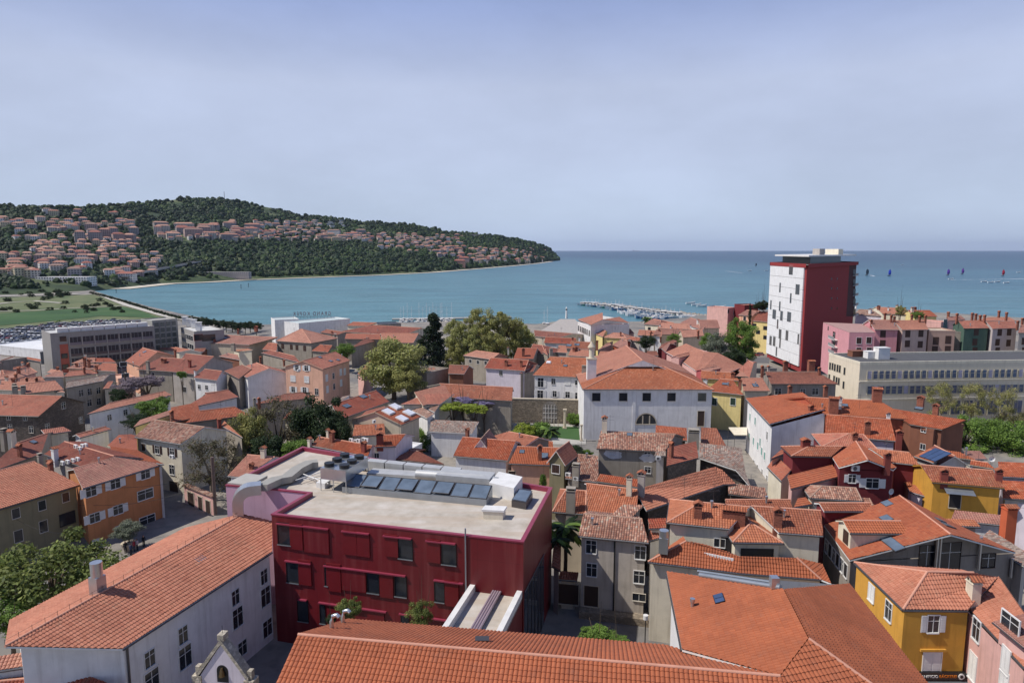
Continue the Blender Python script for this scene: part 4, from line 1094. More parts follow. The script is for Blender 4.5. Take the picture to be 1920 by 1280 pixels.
# slanting glazed corner on the right flank
a, b, nr = HM.walls['1']; G = [onplane(q, a, nr)+nr*.03 for q in ((1724,606),(1724,1060),(1530,1060),(1618,808))]
G[3] = a.lerp(b, .02)+nr*.03; G[3].z = onplane((1620,808), a, nr).z; G[2] = G[3].copy(); G[2].z = -1; G[1].z = -1
gm = glass_mat('curtain_wall', (.03,.035,.045,1), .05); m = MB(); m.poly(G, gm); m.build('glazing', root, b0)
m = MB()
for k in range(1,6):
    q0 = G[3].lerp(G[0], k/6); q1 = G[2].lerp(G[1], k/6); m.tube([q0+nr*.04, q1+nr*.04], .035, gutter_m, 4)
m.tube([G[3]+nr*.05, G[0]+nr*.05], .05, gutter_m, 4); m.build('glazing_bar', root, b0)
# small condenser units by the left gable
F(400,820,2.783)
for q in ((105,345),(150,330)):
    o = link('air_conditioner', ac_mesh(), root); o.location = at(q, 11.2)-b0; o.rotation_euler = (0,0,angM); o.scale = (1.6,1.6,1.6)
# ================================================================ the old town, house by house
st = lambda f, pts, w, h, s='p', m='white': [(f, x, y, w, h, s, m) for x, y in pts]
# ---- bottom left street: olive house and orange house
F(0,780,8)
qh((-500,1540),(1200,1030),(480,650),(-900,1080), 8.6, 'long olive-grey house with faded rose tile roof at the left edge', wall='olive', roof='pink', name='townhouse',
   W=st('f',[(236,1454),(630,1335),(984,1212)],1.0,1.4,'m','beige')+st('f',[(276,1795),(651,1650)],1.1,1.7,'m','beige')+[('f',1010,1532,2.2,1.8,'m','dark')], C=[(765,800,'brick',1.5),(600,640,'stone',1.0)])
qh((1240,1085),(2455,718),(1725,610),(1110,795), 9.0, 'bright orange three-storey house with white shutters on the shaded street', wall='orange', roof='pink', name='townhouse', p=.30,
   W=[(('f',x,y,1.5,1.35,'s','white')) for x,y in ((1365,1130),(1730,1015),(2180,870),(1420,1520),(1770,1400))]+st('f',[(2180,1170),(2210,1560)],2.6,1.5)+st('f',[(1785,1720)],1.1,1.6)+[('f',1440,1960,1.1,2.4,'d','white')])
F(0,560,4)
qh((330,1165),(640,1265),(850,1183),(490,1068), 9.6, 'red-roofed house with white rooftop cooling units, behind the orange house', wall='grey', roof='red', p=.30, name='townhouse',
   C=[(415,1205,'white',2.6,1.1),(375,1270,'brick',1.6)], A=[(470,1245,'ac'),(510,1235,'ac'),(550,1225,'ac'),(585,1215,'ac'),(570,1120,'ac'),(620,1115,'ac'),(600,1135,'ac'),(645,1110,'ac')])
qh((845,1180),(1230,1240),(1040,1130),(640,1085), 9.3, 'plain dark red roof slope running behind the orange house', wall='white', roof='red', p=.22, kind='s', ridges=False)
qh((-160,1330),(310,1160),(475,1040),(165,997), 8.6, 'house with uneven old red roof and two tall stone chimneys at the left edge', wall='stonegrey', roof='red', name='townhouse',
   C=[(35,1090,'stone',3.6,1.2),(95,1105,'plaster',3.6,1.3),(152,1180,'brick',2.6,.8)], S=[(250,1075,1.0,1.0)])
qh((340,1018),(535,990),(470,945),(310,995), 9.2, 'small raised tiled attic beside the big dark stone gable', wall='cream', roof='pink', kind='s', p=.4)
qh((600,1040),(835,975),(800,962),(575,1020), 9.0, 'narrow tiled lean-to roof in front of the dark stone gable', wall='white', roof='pink', kind='g')
qh((805,1100),(1035,1180),(1030,1060),(890,1020), 8.6, 'plain dark red roof between orange house and white shuttered house', wall='cream', roof='red', p=.3, ridges=False)
qh((-160,868),(290,880),(460,735),(-60,712), 9.5, 'large old house with red roof and dark rough stone gable wall, left edge', wall='dstone', roof='red', name='townhouse', p=.42,
   W=st('f',[(65,890),(190,895)],.9,.9,'n','beige')+st('f',[(75,965),(235,980)],1.0,1.4,'n','beige')+st('r',[(475,800),(605,910),(355,960)],1.1,1.4,'n','beige'))
# white house with dark shutters, mottled roof
qh((1010,1035),(1355,1090),(1535,965),(1155,905), 9.4, 'cream house with dark shutters under a mottled old tile roof, left of the bare tree', wall='cream', roof='old', name='townhouse', near=True,
   W=[('f',1078,1112,1.0,1.4,'c','brown'),('f',1180,1130,1.1,1.5,'s','brown'),('f',1292,1150,1.1,1.5,'s','brown'),('f',1290,1280,1.2,1.8,'n','white'),('f',1305,1420,2.2,2.6,'d','wood')], C=[], A=[(1290,1195,'ac')])
qh((1000,960),(1300,860),(1270,800),(1100,930), 10, 'low tiled roof beside the brick chimney above the walled garden', wall='lyellow', roof='pink', kind='s')
qh((1295,925),(1510,880),(1470,770),(1290,820), 9.0, 'small square tiled roof with brick chimney and iron rail', wall='brown', roof='new', kind='s', C=[(1290,905,'brick',2.2)])
# long slanted roofs in the middle left
qh((650,865),(1290,720),(1225,687),(830,790), 8.0, 'long narrow low house with a pale rose roof behind the green shrubs', wall='white', roof='pink', p=.3,
   W=st('f',[(820,890),(940,852)],1.0,1.3,'n','white'))
qh((1390,930),(1870,870),(1760,800),(1500,850), 9, 'orange tiled roof with two small skylights, upper wing', wall='stonegrey', roof='new', W=st('r',[(1940,950)],1,1.4))
qh((1660,950),(1820,1040),(1620,920),(1450,890), 8.4, 'orange tiled roof slope with white-framed skylights and brick chimney', wall='stonegrey', roof='new', S=[(1525,925,1.6,1.2),(1605,890,1.6,1.2)], C=[(1645,960,'red',2.2,1.0)], kind='s')
qh((1355,830),(1790,735),(1700,675),(1560,720), 9.5, 'red roof with wire balustrade over the flat grey terrace', wall='white', roof='red', p=.3)
qh((-60,680),(490,700),(400,610),(-60,640), 8, 'low faded roof with stub chimneys, left edge above the dark stone house', wall='cream', roof='pink', C=[(50,610,'plaster',1.2),(110,675,'stone',1.8,1.2),(100,625,'brick',1)])
# stone house with olive brown wall, three windows (M frame)
F(0,620,8)
qh((980,860),(1545,750),(1750,690),(900,720), 8.6, 'old stone house with three dark windows under grey weathered tiles', wall='stonegrey', roof='grey', name='townhouse', near=False, p=.26,
   W=st('f',[(1215,935),(1345,915),(1475,895),(1340,1080),(1480,1060)],1.2,1.7,'n','beige'))
qh((380,940),(960,880),(830,740),(380,800), 8.4, 'faded rose roof joined to the grey weathered roof', wall='beige', roof='pink', p=.25, C=[(225,900,'stone',1.6,1.6),(350,905,'stone',1.8,1.4)])
qh((0,700),(90,700),(50,585),(10,600), 6, 'small pale pyramid roof at the far left edge', wall='pink', roof='pink', near=False, kind='h')
qh((90,700),(240,700),(50,585),(48,584), 6, 'shadowed brown hip roof behind the pale pyramid roof', wall='grey', roof='brown', near=False, kind='g')
qh((-60,870),(200,820),(250,720),(-80,730), 7.5, 'plain rose roof with green vent at the left edge', wall='cream', roof='pink', near=False, C=[(210,780,'plaster',1)])
qh((240,720),(560,620),(420,540),(260,620), 6, 'rose hipped roof with a brick chimney near the glass hotel link', wall='pink', roof='pink', near=False, kind='h', C=[(285,640,'brick',2.4,.9),(240,710,'brick',1.6)])
qh((195,585),(400,545),(400,500),(220,560), 6, 'narrow roof row behind the rose hipped roof', wall='grey', roof='pink', near=False, C=[(345,515,'plaster',1.2),(430,530,'brick',1.2)])
qh((290,790),(680,750),(620,680),(310,720), 6.8, 'low rose roof with two little chimneys among the left rooftops', wall='cream', roof='pink', near=False, C=[(405,770,'brick',1.5),(550,760,'brick',1)])
qh((700,625),(900,650),(900,600),(770,575), 5.5, 'small rose gable below the pink corner of the big hotel', wall='cream', roof='pink', near=False, C=[(865,590,'brick',1.2)])
qh((640,690),(960,690),(930,620),(840,600), 5.5, 'reddish roof with dormer left of the white-framed roofs', wall='grey', roof='pink', near=False)
qh((1000,560),(1400,570),(1500,490),(1120,510), 4.5, 'rose roof cluster with two tall flues before the hotel balconies', wall='peach', roof='pink', near=False, C=[(1150,540,'brick',1.5),(1275,540,'brick',4,.9),(1340,550,'brick',3.4,.9)])
qh((1060,490),(1430,470),(1430,385),(1250,430), 4, 'pale ridge roof with metal flue below the hotel balconies', wall='cream', roof='pink', near=False, C=[(1285,440,'drum',2.0)])
qh((1430,470),(1740,470),(1620,430),(1430,385), 4, 'maroon far slope right of the pale ridge roof', wall='grey', roof='red', near=False, kind='s', p=.2)
qh((1400,590),(1740,610),(1740,500),(1550,478), 5, 'warm red roof with rounded ridge before the hotel', wall='cream', roof='red', near=False, C=[(1450,590,'brick',1.8)])
qh((950,690),(1470,640),(1350,590),(1040,600), 5.5, 'long mottled rose roof with white scars above the stone house', wall='cream', roof='pink', near=False, C=[(1270,640,'brick',2.4)])
qh((1540,870),(1640,860),(1700,750),(1640,770), 7, 'little rose roof wedge beside the wisteria house', wall='cream', roof='pink', near=False)
# grey-blue sheds at far left
qh((-40,500),(250,400),(240,380),(0,440), 5, 'slate-blue rendered shed with a thin tiled coping', wall='dgrey', roof='pink', near=False)
qh((380,420),(600,460),(590,440),(380,400), 5, 'grey wall building with orange tile coping near the glass link', wall='dgrey', roof='new', near=False, kind='s')
F(0,560,4)
house((-20,470),(200,440),5.5,'f',d=22,top=(150,380),wall='dgrey',roof='dgrey',label='lilac-grey curved roof hall at the left edge below the hotel podium', near=False)
# ---- middle-left houses
qh((940,468),(1045,505),(1190,395),(1060,370), 7.5, 'peach house with steep red roof and blue skylight near the hotel', wall='peach', roof='red', near=False, name='townhouse', kind='g', S=[(1085,400,1.5,1.2)],
   W=st('f',[(1000,492)],.9,1.4,'n','white')+st('f',[(940,570)],1.2,1.4,'n','white'))
house((885,600),(1010,585),6.5,'f',d=8,wall='salmon',roof='salmon',label='salmon house with a white glazed roof veranda', near=False, W=st('f',[(925,490),(940,575)],1.8,1.2,'n','white'))
qh((1025,528),(1290,545),(1385,455),(1210,438), 8, 'grey house with broad red roof and two chimneys above wisteria', wall='stonegrey', roof='red', near=False, name='townhouse', C=[(1112,530,'stone',3.2,1.2),(1230,480,'brick',1.6,1.6)], W=st('f',[(1150,570),(1225,600)],.9,1.2,'n','beige'))
qh((1285,545),(1450,565),(1610,430),(1385,415), 8, 'tall house with dark red roof beside the white stepped gable wall', wall='grey', roof='red', near=False, name='townhouse', C=[(1425,515,'red',2.8,.9),(1315,430,'brick',2.6)],
   W=st('f',[(1385,570),(1385,680)],1.5,1.6,'n','white'))
qh((1450,590),(1625,612),(1670,540),(1530,530), 7.6, 'low white house with red roof under the stepped gable', wall='white', roof='red', near=False, C=[(1465,575,'white',2,.6)], W=st('f',[(1495,660),(1550,665)],1.1,1.3,'n','white'))
qh((1740,530),(1850,590),(2020,520),(1920,480), 8, 'pale rose roofed white house left of the salmon block', wall='white', roof='pink', near=False, name='townhouse')
qh((1640,430),(1800,460),(1790,420),(1700,412), 7, 'flat red extension roof behind the stepped gable', wall='brown', roof='pink', near=False)
qh((1680,540),(1790,600),(1900,520),(1800,500), 7.6, 'brown weathered roof beside the pale rose roofed house', wall='dgrey', roof='brown', near=False)
qh((1170,370),(1340,400),(1450,390),(1320,360), 4, 'row of low rose roofs before the white hotel annex', wall='cream', roof='pink', near=False)
qh((1450,400),(1530,395),(1545,370),(1460,372), 4, 'dark small roof with dormers before the hotel annex', wall='brown', roof='brown', near=False)
F(400,560,4)
qh((-65,330),(190,395),(330,370),(60,345), 4, 'lower eave roof of the wide rose roofed palace', wall='cream', roof='pink', near=False, kind='s', p=.25)
qh((-65,330),(270,345),(460,305),(60,255), 6.5, 'wide rose roofed palace with long ridge, left of the hotel annex', wall='beige', roof='pink', near=False, kind='h', p=.3, name='palace', cat='building', C=[(150,370,'stone',2.4,1.8),(185,245,'brick',1.2),(320,225,'brick',1.4,1.6),(10,325,'brick',1.2)], S=[(90,295,1.6,1.2)])
qh((365,380),(475,392),(480,335),(410,330), 5, 'small red hip roof between the rose palace and square stone house', wall='stonegrey', roof='red', near=False)
qh((470,315),(735,333),(680,215),(640,240), 8, 'square stone house with big hipped rose roof and shuttered windows', wall='stonegrey', roof='pink', near=False, kind='h', name='townhouse', p=.5,
   W=[('f',x,y,1.1,1.8,'c','brown') for x,y in ((520,355),(585,362),(627,365),(685,372))])
qh((360,405),(655,480),(640,415),(400,400), 7.5, 'long dark red roof in front of the square stone house', wall='stonegrey', roof='red', near=False, C=[(352,460,'brick',1.5),(530,480,'brick',1)])
qh((735,390),(860,400),(900,345),(790,350), 5.5, 'small hipped red roof attached right of the square stone house', wall='stonegrey', roof='red', near=False)
qh((800,250),(930,270),(990,250),(850,228), 4.5, 'faded roof with grey dormer house behind the square stone house', wall='dgrey', roof='brown', near=False, C=[(890,260,'brick',1)], W=st('f',[(915,275)],1.6,1.6,'n','white'))
qh((612,205),(760,215),(800,200),(660,178), 2.5, 'small brown-walled roof in front of the white hotel annex', wall='brown', roof='red', near=False, kind='h')
# salmon block
qh((822,527),(1028,462),(910,393),(680,468), 11.5, 'salmon four-storey block with rose roof and white shutters', wall='salmon', roof='pink', near=False, name='apartment_block', cat='building', p=.30,
   W=[('l',628,518,1.1,1.5,'s','white'),('l',698,520,1.2,1.5,'s','white'),('l',598,597,1.6,1.6,'c','white'),('l',700,604,1.5,1.7,'c','white'),('l',600,680,1.2,1.6,'s','white'),('l',685,685,1.2,1.6,'s','white'),('l',775,697,1.1,1.8,'n','white'),
      ('f',850,593,1.1,1.8,'c','white'),('f',900,578,1,1.6,'n','white'),('f',955,550,1.1,1.8,'c','white'),('f',985,545,1.1,1.8,'c','white'),('f',855,678,1.1,1.8,'c','white'),('f',905,658,1.0,1.6,'n','white'),('f',958,630,1.1,1.8,'c','white')],
   S=[(800,440,1.2,1),(880,468,1.2,1),(935,460,1.2,1)], A=[(640,545,'ac')])
house((385,560),(545,520),8,'f',d=9,wall='stonegrey',roof='grey',label='bare grey stained party wall block left of the salmon block', near=False)
house((430,635),(545,625),5.0,'f',d=5,wall='white',roof='white',label='low white flat annex with dark window beside the salmon block', near=False, W=st('f',[(505,675)],.9,1.1,'n','white'))
# hotel annex far: GRAND sign building is separate
qh((830,205),(1000,205),(1010,180),(840,190), 2, 'low long red roof directly right of the white hotel annex', wall='cream', roof='red', near=False)
qh((1000,200),(1155,205),(1215,190),(1060,163), 3.5, 'red gabled roof building at the marina edge', wall='cream', roof='red', near=False, kind='h')
qh((950,245),(1420,275),(1570,215),(1190,202), 5.5, 'very long dark red market hall roof near the waterfront', wall='cream', roof='red', near=False, p=.3, name='market_hall', cat='building')
qh((985,300),(1270,305),(1250,270),(1000,258), 5.8, 'long low bright red roof in front of the market hall', wall='stonegrey', roof='red', near=False, p=.25)
qh((1270,330),(1500,330),(1550,230),(1240,290), 6, 'pale rose roof behind the tall yellow-green tree', wall='stonegrey', roof='pink', near=False, p=.25)
qh((1030,370),(1240,310),(1210,285),(1120,300), 5, 'grey rough wall with a brown roof behind the yellow-green tree', wall='stonegrey', roof='brown', near=False)
qh((1080,560),(1130,600),(1130,400),(1100,400), 5, 'narrow deep red roof between salmon block and yellow-green tree', wall='pink', roof='red', near=False, kind='s')
# roofs between
qh((905,800),(1030,720),(1160,745),(1060,745), 7, 'flat pale grey terrace slab behind the long ribbed roof', wall='white', roof='grey', near=False, kind='s', p=.05, ridges=False)
qh((945,905),(1320,770),(1210,682),(900,800), 8.0, 'long ribbed orange-brown roof with two hatches, beside the four-dome roof', wall='stonegrey', roof='red', near=False, p=.34, S=[(1000,805,2.0,1.4),(1125,735,2.0,1.4)])
qh((1410,945),(1560,880),(1330,780),(1235,860), 8.2, 'orange roof with four white dome skylights and small gable', wall='beige', roof='new', near=False, name='townhouse',
   S=[(1365,812,2.2,2.2,'dome'),(1312,850,2.2,2.2,'dome'),(1467,858,2.2,2.2,'dome'),(1415,900,2.2,2.2,'dome')], A=[(1205,930,'ac')])
qh((1070,910),(1260,860),(1330,780),(1160,850), 8.2, 'sunlit left slope of the four-dome roof', wall='white', roof='pink', near=False, kind='s')
qh((1045,1030),(1290,1020),(1280,950),(1060,935), 7.4, 'lower ribbed roof below the four-dome gable', wall='cream', roof='new', near=True, p=.3, ridges=False)
qh((1405,790),(1700,790),(1805,725),(1600,700), 9, 'left hip of the long L-shaped orange roof behind the pergola', wall='cream', roof='pink', near=False, p=.3, kind='s')
qh((1480,760),(1660,850),(1710,780),(1560,718), 8.0, 'small mottled grey tile roof patch beside the pergola', wall='white', roof='old', near=False, kind='s', ridges=False)
qh((1425,800),(1600,895),(1660,860),(1470,765), 7.6, 'lower mottled grey tile roof beside the dome skylights', wall='white', roof='old', near=False, kind='s', ridges=False)
qh((300,790),(760,740),(650,680),(540,735), 8, 'long shaded brown roof behind the bare branches', wall='stonegrey', roof='brown', near=False, p=.3, C=[(310,800,'stone',2.4),(345,790,'brick',1.8)])
qh((525,900),(690,920),(700,850),(560,850), 7, 'small orange roof seen through the bare branches', wall='cream', roof='new', near=False)
qh((-40,760),(185,735),(100,675),(-60,720), 8.6, 'right end of the red balustraded roof', wall='white', roof='red', near=False)
F(800,600,4)
qh((-60,560),(640,605),(560,480),(105,462), 9, 'long orange roof running behind the flowering pergola', wall='stonegrey', roof='new', near=False, p=.36, hname=0) if False else qh((200,580),(640,605),(640,520),(105,462), 9, 'long orange roof running behind the flowering pergola', wall='stonegrey', roof='new', near=False, p=.36)
qh((-30,640),(205,575),(105,462),(-60,560), 9, 'sunlit end slope of the long roof behind the pergola', wall='cream', roof='pink', near=False, kind='s', p=.36)
qh((0,400),(80,395),(60,360),(10,360), 5.5, 'tiny faded roof at the foot of the dark conifer', wall='stonegrey', roof='pink', near=False)
qh((160,400),(280,405),(320,340),(170,335), 6.5, 'brown-walled house with old rose roof left of the garden', wall='brown', roof='brown', near=False)
house((0,400),(165,360),6.5,'f',d=8,wall='stonegrey',roof='grey',label='roofless ruin wall left of the brown walled house', near=False)
qh((275,265),(485,295),(545,250),(370,228), 6, 'olive-grey house with three white-framed square windows and hipped roof', wall='stonegrey', roof='pink', near=False, kind='h', name='townhouse', W=[('f',328,307,1.2,1.2,'n','white'),('f',385,315,1.2,1.2,'n','white'),('f',443,320,1.2,1.2,'n','white')])
qh((435,360),(735,380),(765,300),(480,285), 7.2, 'pale pink house with red roof and green awning', wall='lilac', roof='red', near=False, kind='h', name='townhouse', C=[(597,345,'brick',2.2,1.2),(710,350,'brick',2.4,.9)],
   W=st('f',[(557,397)],1.1,1.5,'n','white'))
qh((650,290),(800,290),(830,215),(680,205), 6.5, 'reddish roof with two thick chimneys behind the pale pink house', wall='stonegrey', roof='red', near=False, C=[(725,270,'brick',3.4,1.3),(612,235,'plaster',1.8)])
qh((695,400),(800,385),(830,340),(760,340), 6.5, 'narrow faded roof wedge left of the white convent wing', wall='stonegrey', roof='brown', near=False)
qh((795,412),(1180,430),(1230,300),(930,262), 11.5, 'white convent wing with shuttered windows beside the white church hall', wall='white', roof='new', near=False, name='convent', cat='building', p=.42,
   W=[('f',855,468,1.5,2.4,'s','white'),('f',950,460,1.0,1.5,'n','white'),('f',1055,465,1.5,1.2,'c','white'),('f',1133,470,1.4,1.2,'p','white'),('f',852,560,1.5,2.4,'s','white'),('f',960,553,1.0,1.6,'s','white'),('f',1057,560,1.1,1.6,'s','white'),('f',1133,575,1.3,2.2,'s','white')],
   C=[(1180,415,'stone',3.4,1.4)], S=[(1040,343,1.1,.9),(915,320,1.2,1.0,'dome')])
# ---- white church hall
F(1000,440,4)
ch = qh((370,1158),(1355,1160),(980,985),(710,988), 12.0, 'big white plastered church hall with orange hipped roof and half-moon window', wall='white', roof='new', near=False, name='church_hall', cat='building', p=.42, kind='h', dmax=9,
   W=[('f',x,1216,1.9,1.9,'m','beige') for x in (472,674,850,1036,1265)])
# its long rear roof runs away from us
F(1000,560,8)
zt_ = 12.0
F(1000,440,4)
r0 = ch.A0 + ch.ex*(ch.w*.46) + ch.nn*8.5
fwd = ch.nn; a = []
hr_ = .42*9.0 + 1.6; Lr = 26
P_ = lambda s, t, h: ch.A0 + ch.ex*s + ch.nn*t + Vector((0,0,h))
wch = ch.w
rear = polyhouse([[P_(0,8,0), P_(wch*.5,8,wch*.5*.36), P_(wch*.5,8+Lr,wch*.5*.36), P_(0,8+Lr,0)], [P_(wch,8+Lr,0), P_(wch*.5,8+Lr,wch*.5*.36), P_(wch*.5,8,wch*.5*.36), P_(wch,8,0)]],
   [P_(.5,8.5,0), P_(wch-.5,8.5,0), P_(wch-.5,8+Lr,0), P_(.5,8+Lr,0)], 'long plain rose ridge roof running back from the white church hall', wall='white', roof='pink', near=False, name='church_nave', cat='building', C=[])
m = MB(); m.poly([P_(wch*.36,8.0,.36*wch*.36+.0), P_(wch*.64,8.0,.36*wch*.36), P_(wch*.5,8.0,wch*.5*.36-.1)], WM('white')); m.build('gable_wall', rear.root, rear.base)
F(800,600,4)
a_, _, n_ = ch.walls['f']; q = onplane((1645,777), a_, n_); M = wall_matrix(q, n_, ch.base); m = MB(); Rr = 2.3
arc = [(Rr*math.cos(PI-PI*i/16), Rr*1.05*math.sin(PI*i/16)) for i in range(17)]; m.poly([(x,-.03,z) for x,z in arc], glass)
for i in range(16):
    (x0,z0),(x1,z1) = arc[i],arc[i+1]; m.poly([(x0,-.1,z0),(x1,-.1,z1),(x1*1.1,-.1,z1*1.1),(x0*1.1,-.1,z0*1.1)], WM('beige'))
m.box(-Rr*1.1,-.12,-.2,Rr*1.1,0,0, WM('beige'))
for x in (-.8,.8): m.box(x-.13,-.09,0,x+.13,0,1.95, WM('beige'))
link('lunette_window', m.mesh('lunette_window'), ch.root, mat=M)
m = MB(); F(1000,740,4.266)
for x0 in (805,): 
    q = onplane((x0,100), a_, n_); m.box(-.35,-.12,-11,.35,.0,3.2, WM('white'), Matrix.Translation(Vector((q.x,q.y,8)))@Matrix.Rotation(math.atan2(ch.ex.y,ch.ex.x),4,'Z'))
m.build('pilaster', ch.root, ch.base)
q = onplane((1340,190), a_, n_); add_window(ch.root, wall_matrix(q, n_, ch.base), 1.5, 3.6, 'd', wood_d)
# little white bell stack with stone finial next to the hall
F(1000,560,8)
q = ch.A0 + ch.ex*1.2 + ch.nn*9; q = atY((870,1050), q.y)
bt = empty('bell_turret', Vector((q.x,q.y,q.z)), 'slender white chimney turret with stone finial left of the church hall ridge', 'turret')
m = MB(); s_ = 1.0; m.box(-1.1,-1.1,-3,1.1,1.1,2.4, WM('white')); m.box(-1.25,-1.25,2.4,1.25,1.25,2.7, WM('beige')); m.build('shaft', bt)
m = MB(); m.tube([(0,0,2.7),(0,0,5.2)], .62, WM('cream'), 12); m.tube([(0,0,5.2),(0,0,5.45)], .95, WM('beige'), 12); m.tube([(0,0,5.45),(0,0,6.8)], .95, WM('beige'), 12, r1=.06); m.build('finial', bt)
# ---- courtyard things in front (arcaded stone wall)
F(800,600,4)
gw0, gw1 = at((640,715),1.0), at((1195,745),1.0)
def freewall(name, a, b, z0, z1, th, mat, label, cat='wall'):
    d = (b-a); d.z = 0; L = d.length; M = Matrix.Rotation(math.atan2(d.y,d.x),4,'Z'); M.translation = Vector((a.x,a.y,0)); m = MB(); m.box(0,-th/2,z0,L,th/2,z1, mat)
    me = m.mesh(name); o = link(name, me, None, mat=M); return tag(o, label, cat), M, L
o, M, L = freewall('garden_wall', at((640,760),0), at((1190,775),0), -1, 6.0, .8, WM('stone'), 'tall rubble stone garden wall with pointed gateway below the white convent')
m = MB(); arc = [(-1.9,-3.2)]+[(1.9*math.cos(PI-PI*i/12)*(1), 2.3*math.sin(PI*i/12)**.8) for i in range(13)]+[(1.9,-3.2)]
m.poly([(x,-.43,z) for x,z in arc], WM('dgrey'))
for x in (-1.1,-.4,.4,1.1): m.tube([(x,-.5,-3.2),(x,-.5,1.4)], .05, white_m, 5)
for z in (-2,-.8,.4): m.tube([(-1.8,-.5,z),(1.8,-.5,z)], .04, white_m, 5)
link('gate', m.mesh('gate'), o, loc=(L*.52,0,3.4))
m = MB(); m.box(-.1,-.45,0,L+.1,.45,.25, WM('beige')); link('coping', m.mesh('coping'), o, loc=(0,0,6.0))
def column(p, h, r, label):
    m = MB(); m.tube([(0,0,0),(0,0,h)], r, WM('beige'), 12, r1=r*.85); m.box(-r*1.4,-r*1.4,-.1,r*1.4,r*1.4,.3, WM('beige')); m.box(-r*1.3,-r*1.3,h,r*1.3,r*1.3,h+.3, WM('beige'))
    o = m.build('stone_column'); o.location = p; return tag(o, label, 'column')
F(800,600,4)
column(at((1035,812),0), 4.6, .34, 'tall free-standing pale stone column on the garden lawn')
column(at((1160,905),0), 3.6, .24, 'slim white stone column beside the church hall corner')
m = MB(); a, b = at((650,800),0), at((985,795),0)
for i in range(12): q = a.lerp(b, i/11); m.tube([q, q+Vector((0,0,1.7))], .09, WM('beige'), 6)
for z in (.9,1.5): m.tube([a+Vector((0,0,z)), b+Vector((0,0,z))], .04, gutter_m, 5)
tag(m.build('stone_fence'), 'row of short stone posts with rails round the garden lawn', 'fence')
flat('garden_lawn', [(680,790),(1140,800),(1150,900),(960,880),(700,870)], .03, lawn, 'small green lawn of the convent garden', 'lawn')
flat('courtyard', [(640,770),(1200,780),(1195,930),(800,930),(640,860)], .015, concrete, 'pale paved court round the garden lawn', 'courtyard')
# ---- houses right behind the red block
F(800,600,4)
qh((200,1018),(605,1053),(668,910),(270,875), 8.2, 'white house with red tiles and gabled dormer just behind the red block', wall='white', roof='new', name='townhouse', near=True)
dz1 = HOUSES[-1]
house((345,968),(465,975),8.9,'e',apex=(400,895),d=7,wall='white',roof='old',parent=dz1,o=.2, W=[('f',405,1018,1.3,1.4,'n','grey')], near=False)
qh((445,885),(740,945),(815,905),(640,812), 8.8, 'faded brown-red roof overlooking the convent garden', wall='stonegrey', roof='pink', near=True, kind='g', C=[(305,870,'brick',1.8)])
qh((615,1075),(985,1090),(1000,965),(680,942), 8.0, 'salmon house with orange roof and small blue skylight behind the red block', wall='salmon', roof='new', name='townhouse', near=True, S=[(885,1018,1.2,1.5),(715,988,.9,1.0)], C=[(850,1050,'brick',3.2,.8)],
   W=[('f',640,1175,1.2,2.0,'d','wood')])
qh((825,950),(950,960),(945,915),(870,905), 6.5, 'tiny orange tiled shed roof at the garden edge', wall='terra', roof='new', near=True)
house((900,1070),(1040,1090),9.6,'e',apex=(1010,985),top=(1060,960),d=6,wall='olive',roof='pink',label='narrow olive tower house with small gabled rose roof', name='tower_house', near=True, W=[('f',968,1115,1.3,1.4,'c','brown')])
HOUSES[-1].roof
qh((1040,1185),(1290,1215),(1290,1010),(1110,1015), 7.5, 'low mottled roof beside the olive tower house', wall='stonegrey', roof='old', near=True, C=[(1120,1190,'stone',3.4,1.4)], A=[(1060,1170,'ac'),(1120,1200,'ac')])
qh((20,835),(340,850),(395,755),(30,750), 5.5, 'grey sheet metal shed roof under the flowering pergola', wall='white', roof='grey', near=False, kind='s', ridges=False)
F(400,560,4)
qh((735,1100),(890,1130),(930,1060),(790,1035), 8.0, 'small red tiled roof at the back left corner of the red block', wall='grey', roof='new', near=True, C=[(722,1100,'plaster',1.8),(860,1040,'plaster',2.0,.7),(890,1075,'brick',2.6,1.0)])
qh((890,1130),(1160,1180),(1195,1100),(930,1060), 8.0, 'red tiled roof with white cooling units behind the red block', wall='lilac', roof='new', near=True, C=[(1130,1150,'red',2.4,1.0)], A=[(1035,1070,'ac'),(1070,1080,'ac'),(1090,1075,'ac'),(1130,1065,'ac'),(1150,1070,'ac')])
qh((1215,1110),(1370,1105),(1440,1050),(1270,990), 8.6, 'lilac house with orange roof and wide brick chimney', wall='lilac', roof='new', near=True, C=[(1250,1090,'red',2.6,1.5)], W=[('f',1225,1175,.8,.9,'n','white')])
house((1445,1150),(1565,1085),5.5,'f',d=5,wall='white',roof='white',label='small white roof terrace with railing by the green bush', near=False)
qh((1350,1200),(1730,1240),(1530,1150),(1480,1130), 6, 'shaded brown tile roof just behind the ducts of the red block', wall='brown', roof='brown', near=True, p=.2)
F(400,820,2.783)
qh((75,200),(160,208),(315,110),(185,82), 7.2, 'pink mottled roofed outbuilding left of the red block', wall='white', roof='pink', near=True, kind='g', C=[(200,165,'brick',1.0),(262,105,'plaster',2.4,1.0)])
F(0,860,3.048)
o, M, L = freewall('street_wall', at((1065,250),0), at((1230,320),0), -1, 3.2, .5, WM('pink'), 'pink garden wall with arched doorway at the end of the shaded street')
m = MB(); 
for x0, w_, h_ in ((1.2,2.0,2.4),(4.6,1.3,2.3),(7.0,1.4,2.2)): m.box(x0,-.27,0,x0+w_,-.252,h_, wood_d); m.box(x0-.15,-.30,0,x0,-.25,h_+.15, WM('beige')); m.box(x0+w_,-.30,0,x0+w_+.15,-.25,h_+.15, WM('beige')); m.box(x0-.15,-.30,h_,x0+w_+.15,-.25,h_+.18, WM('beige'))
link('door', m.mesh('door'), o)
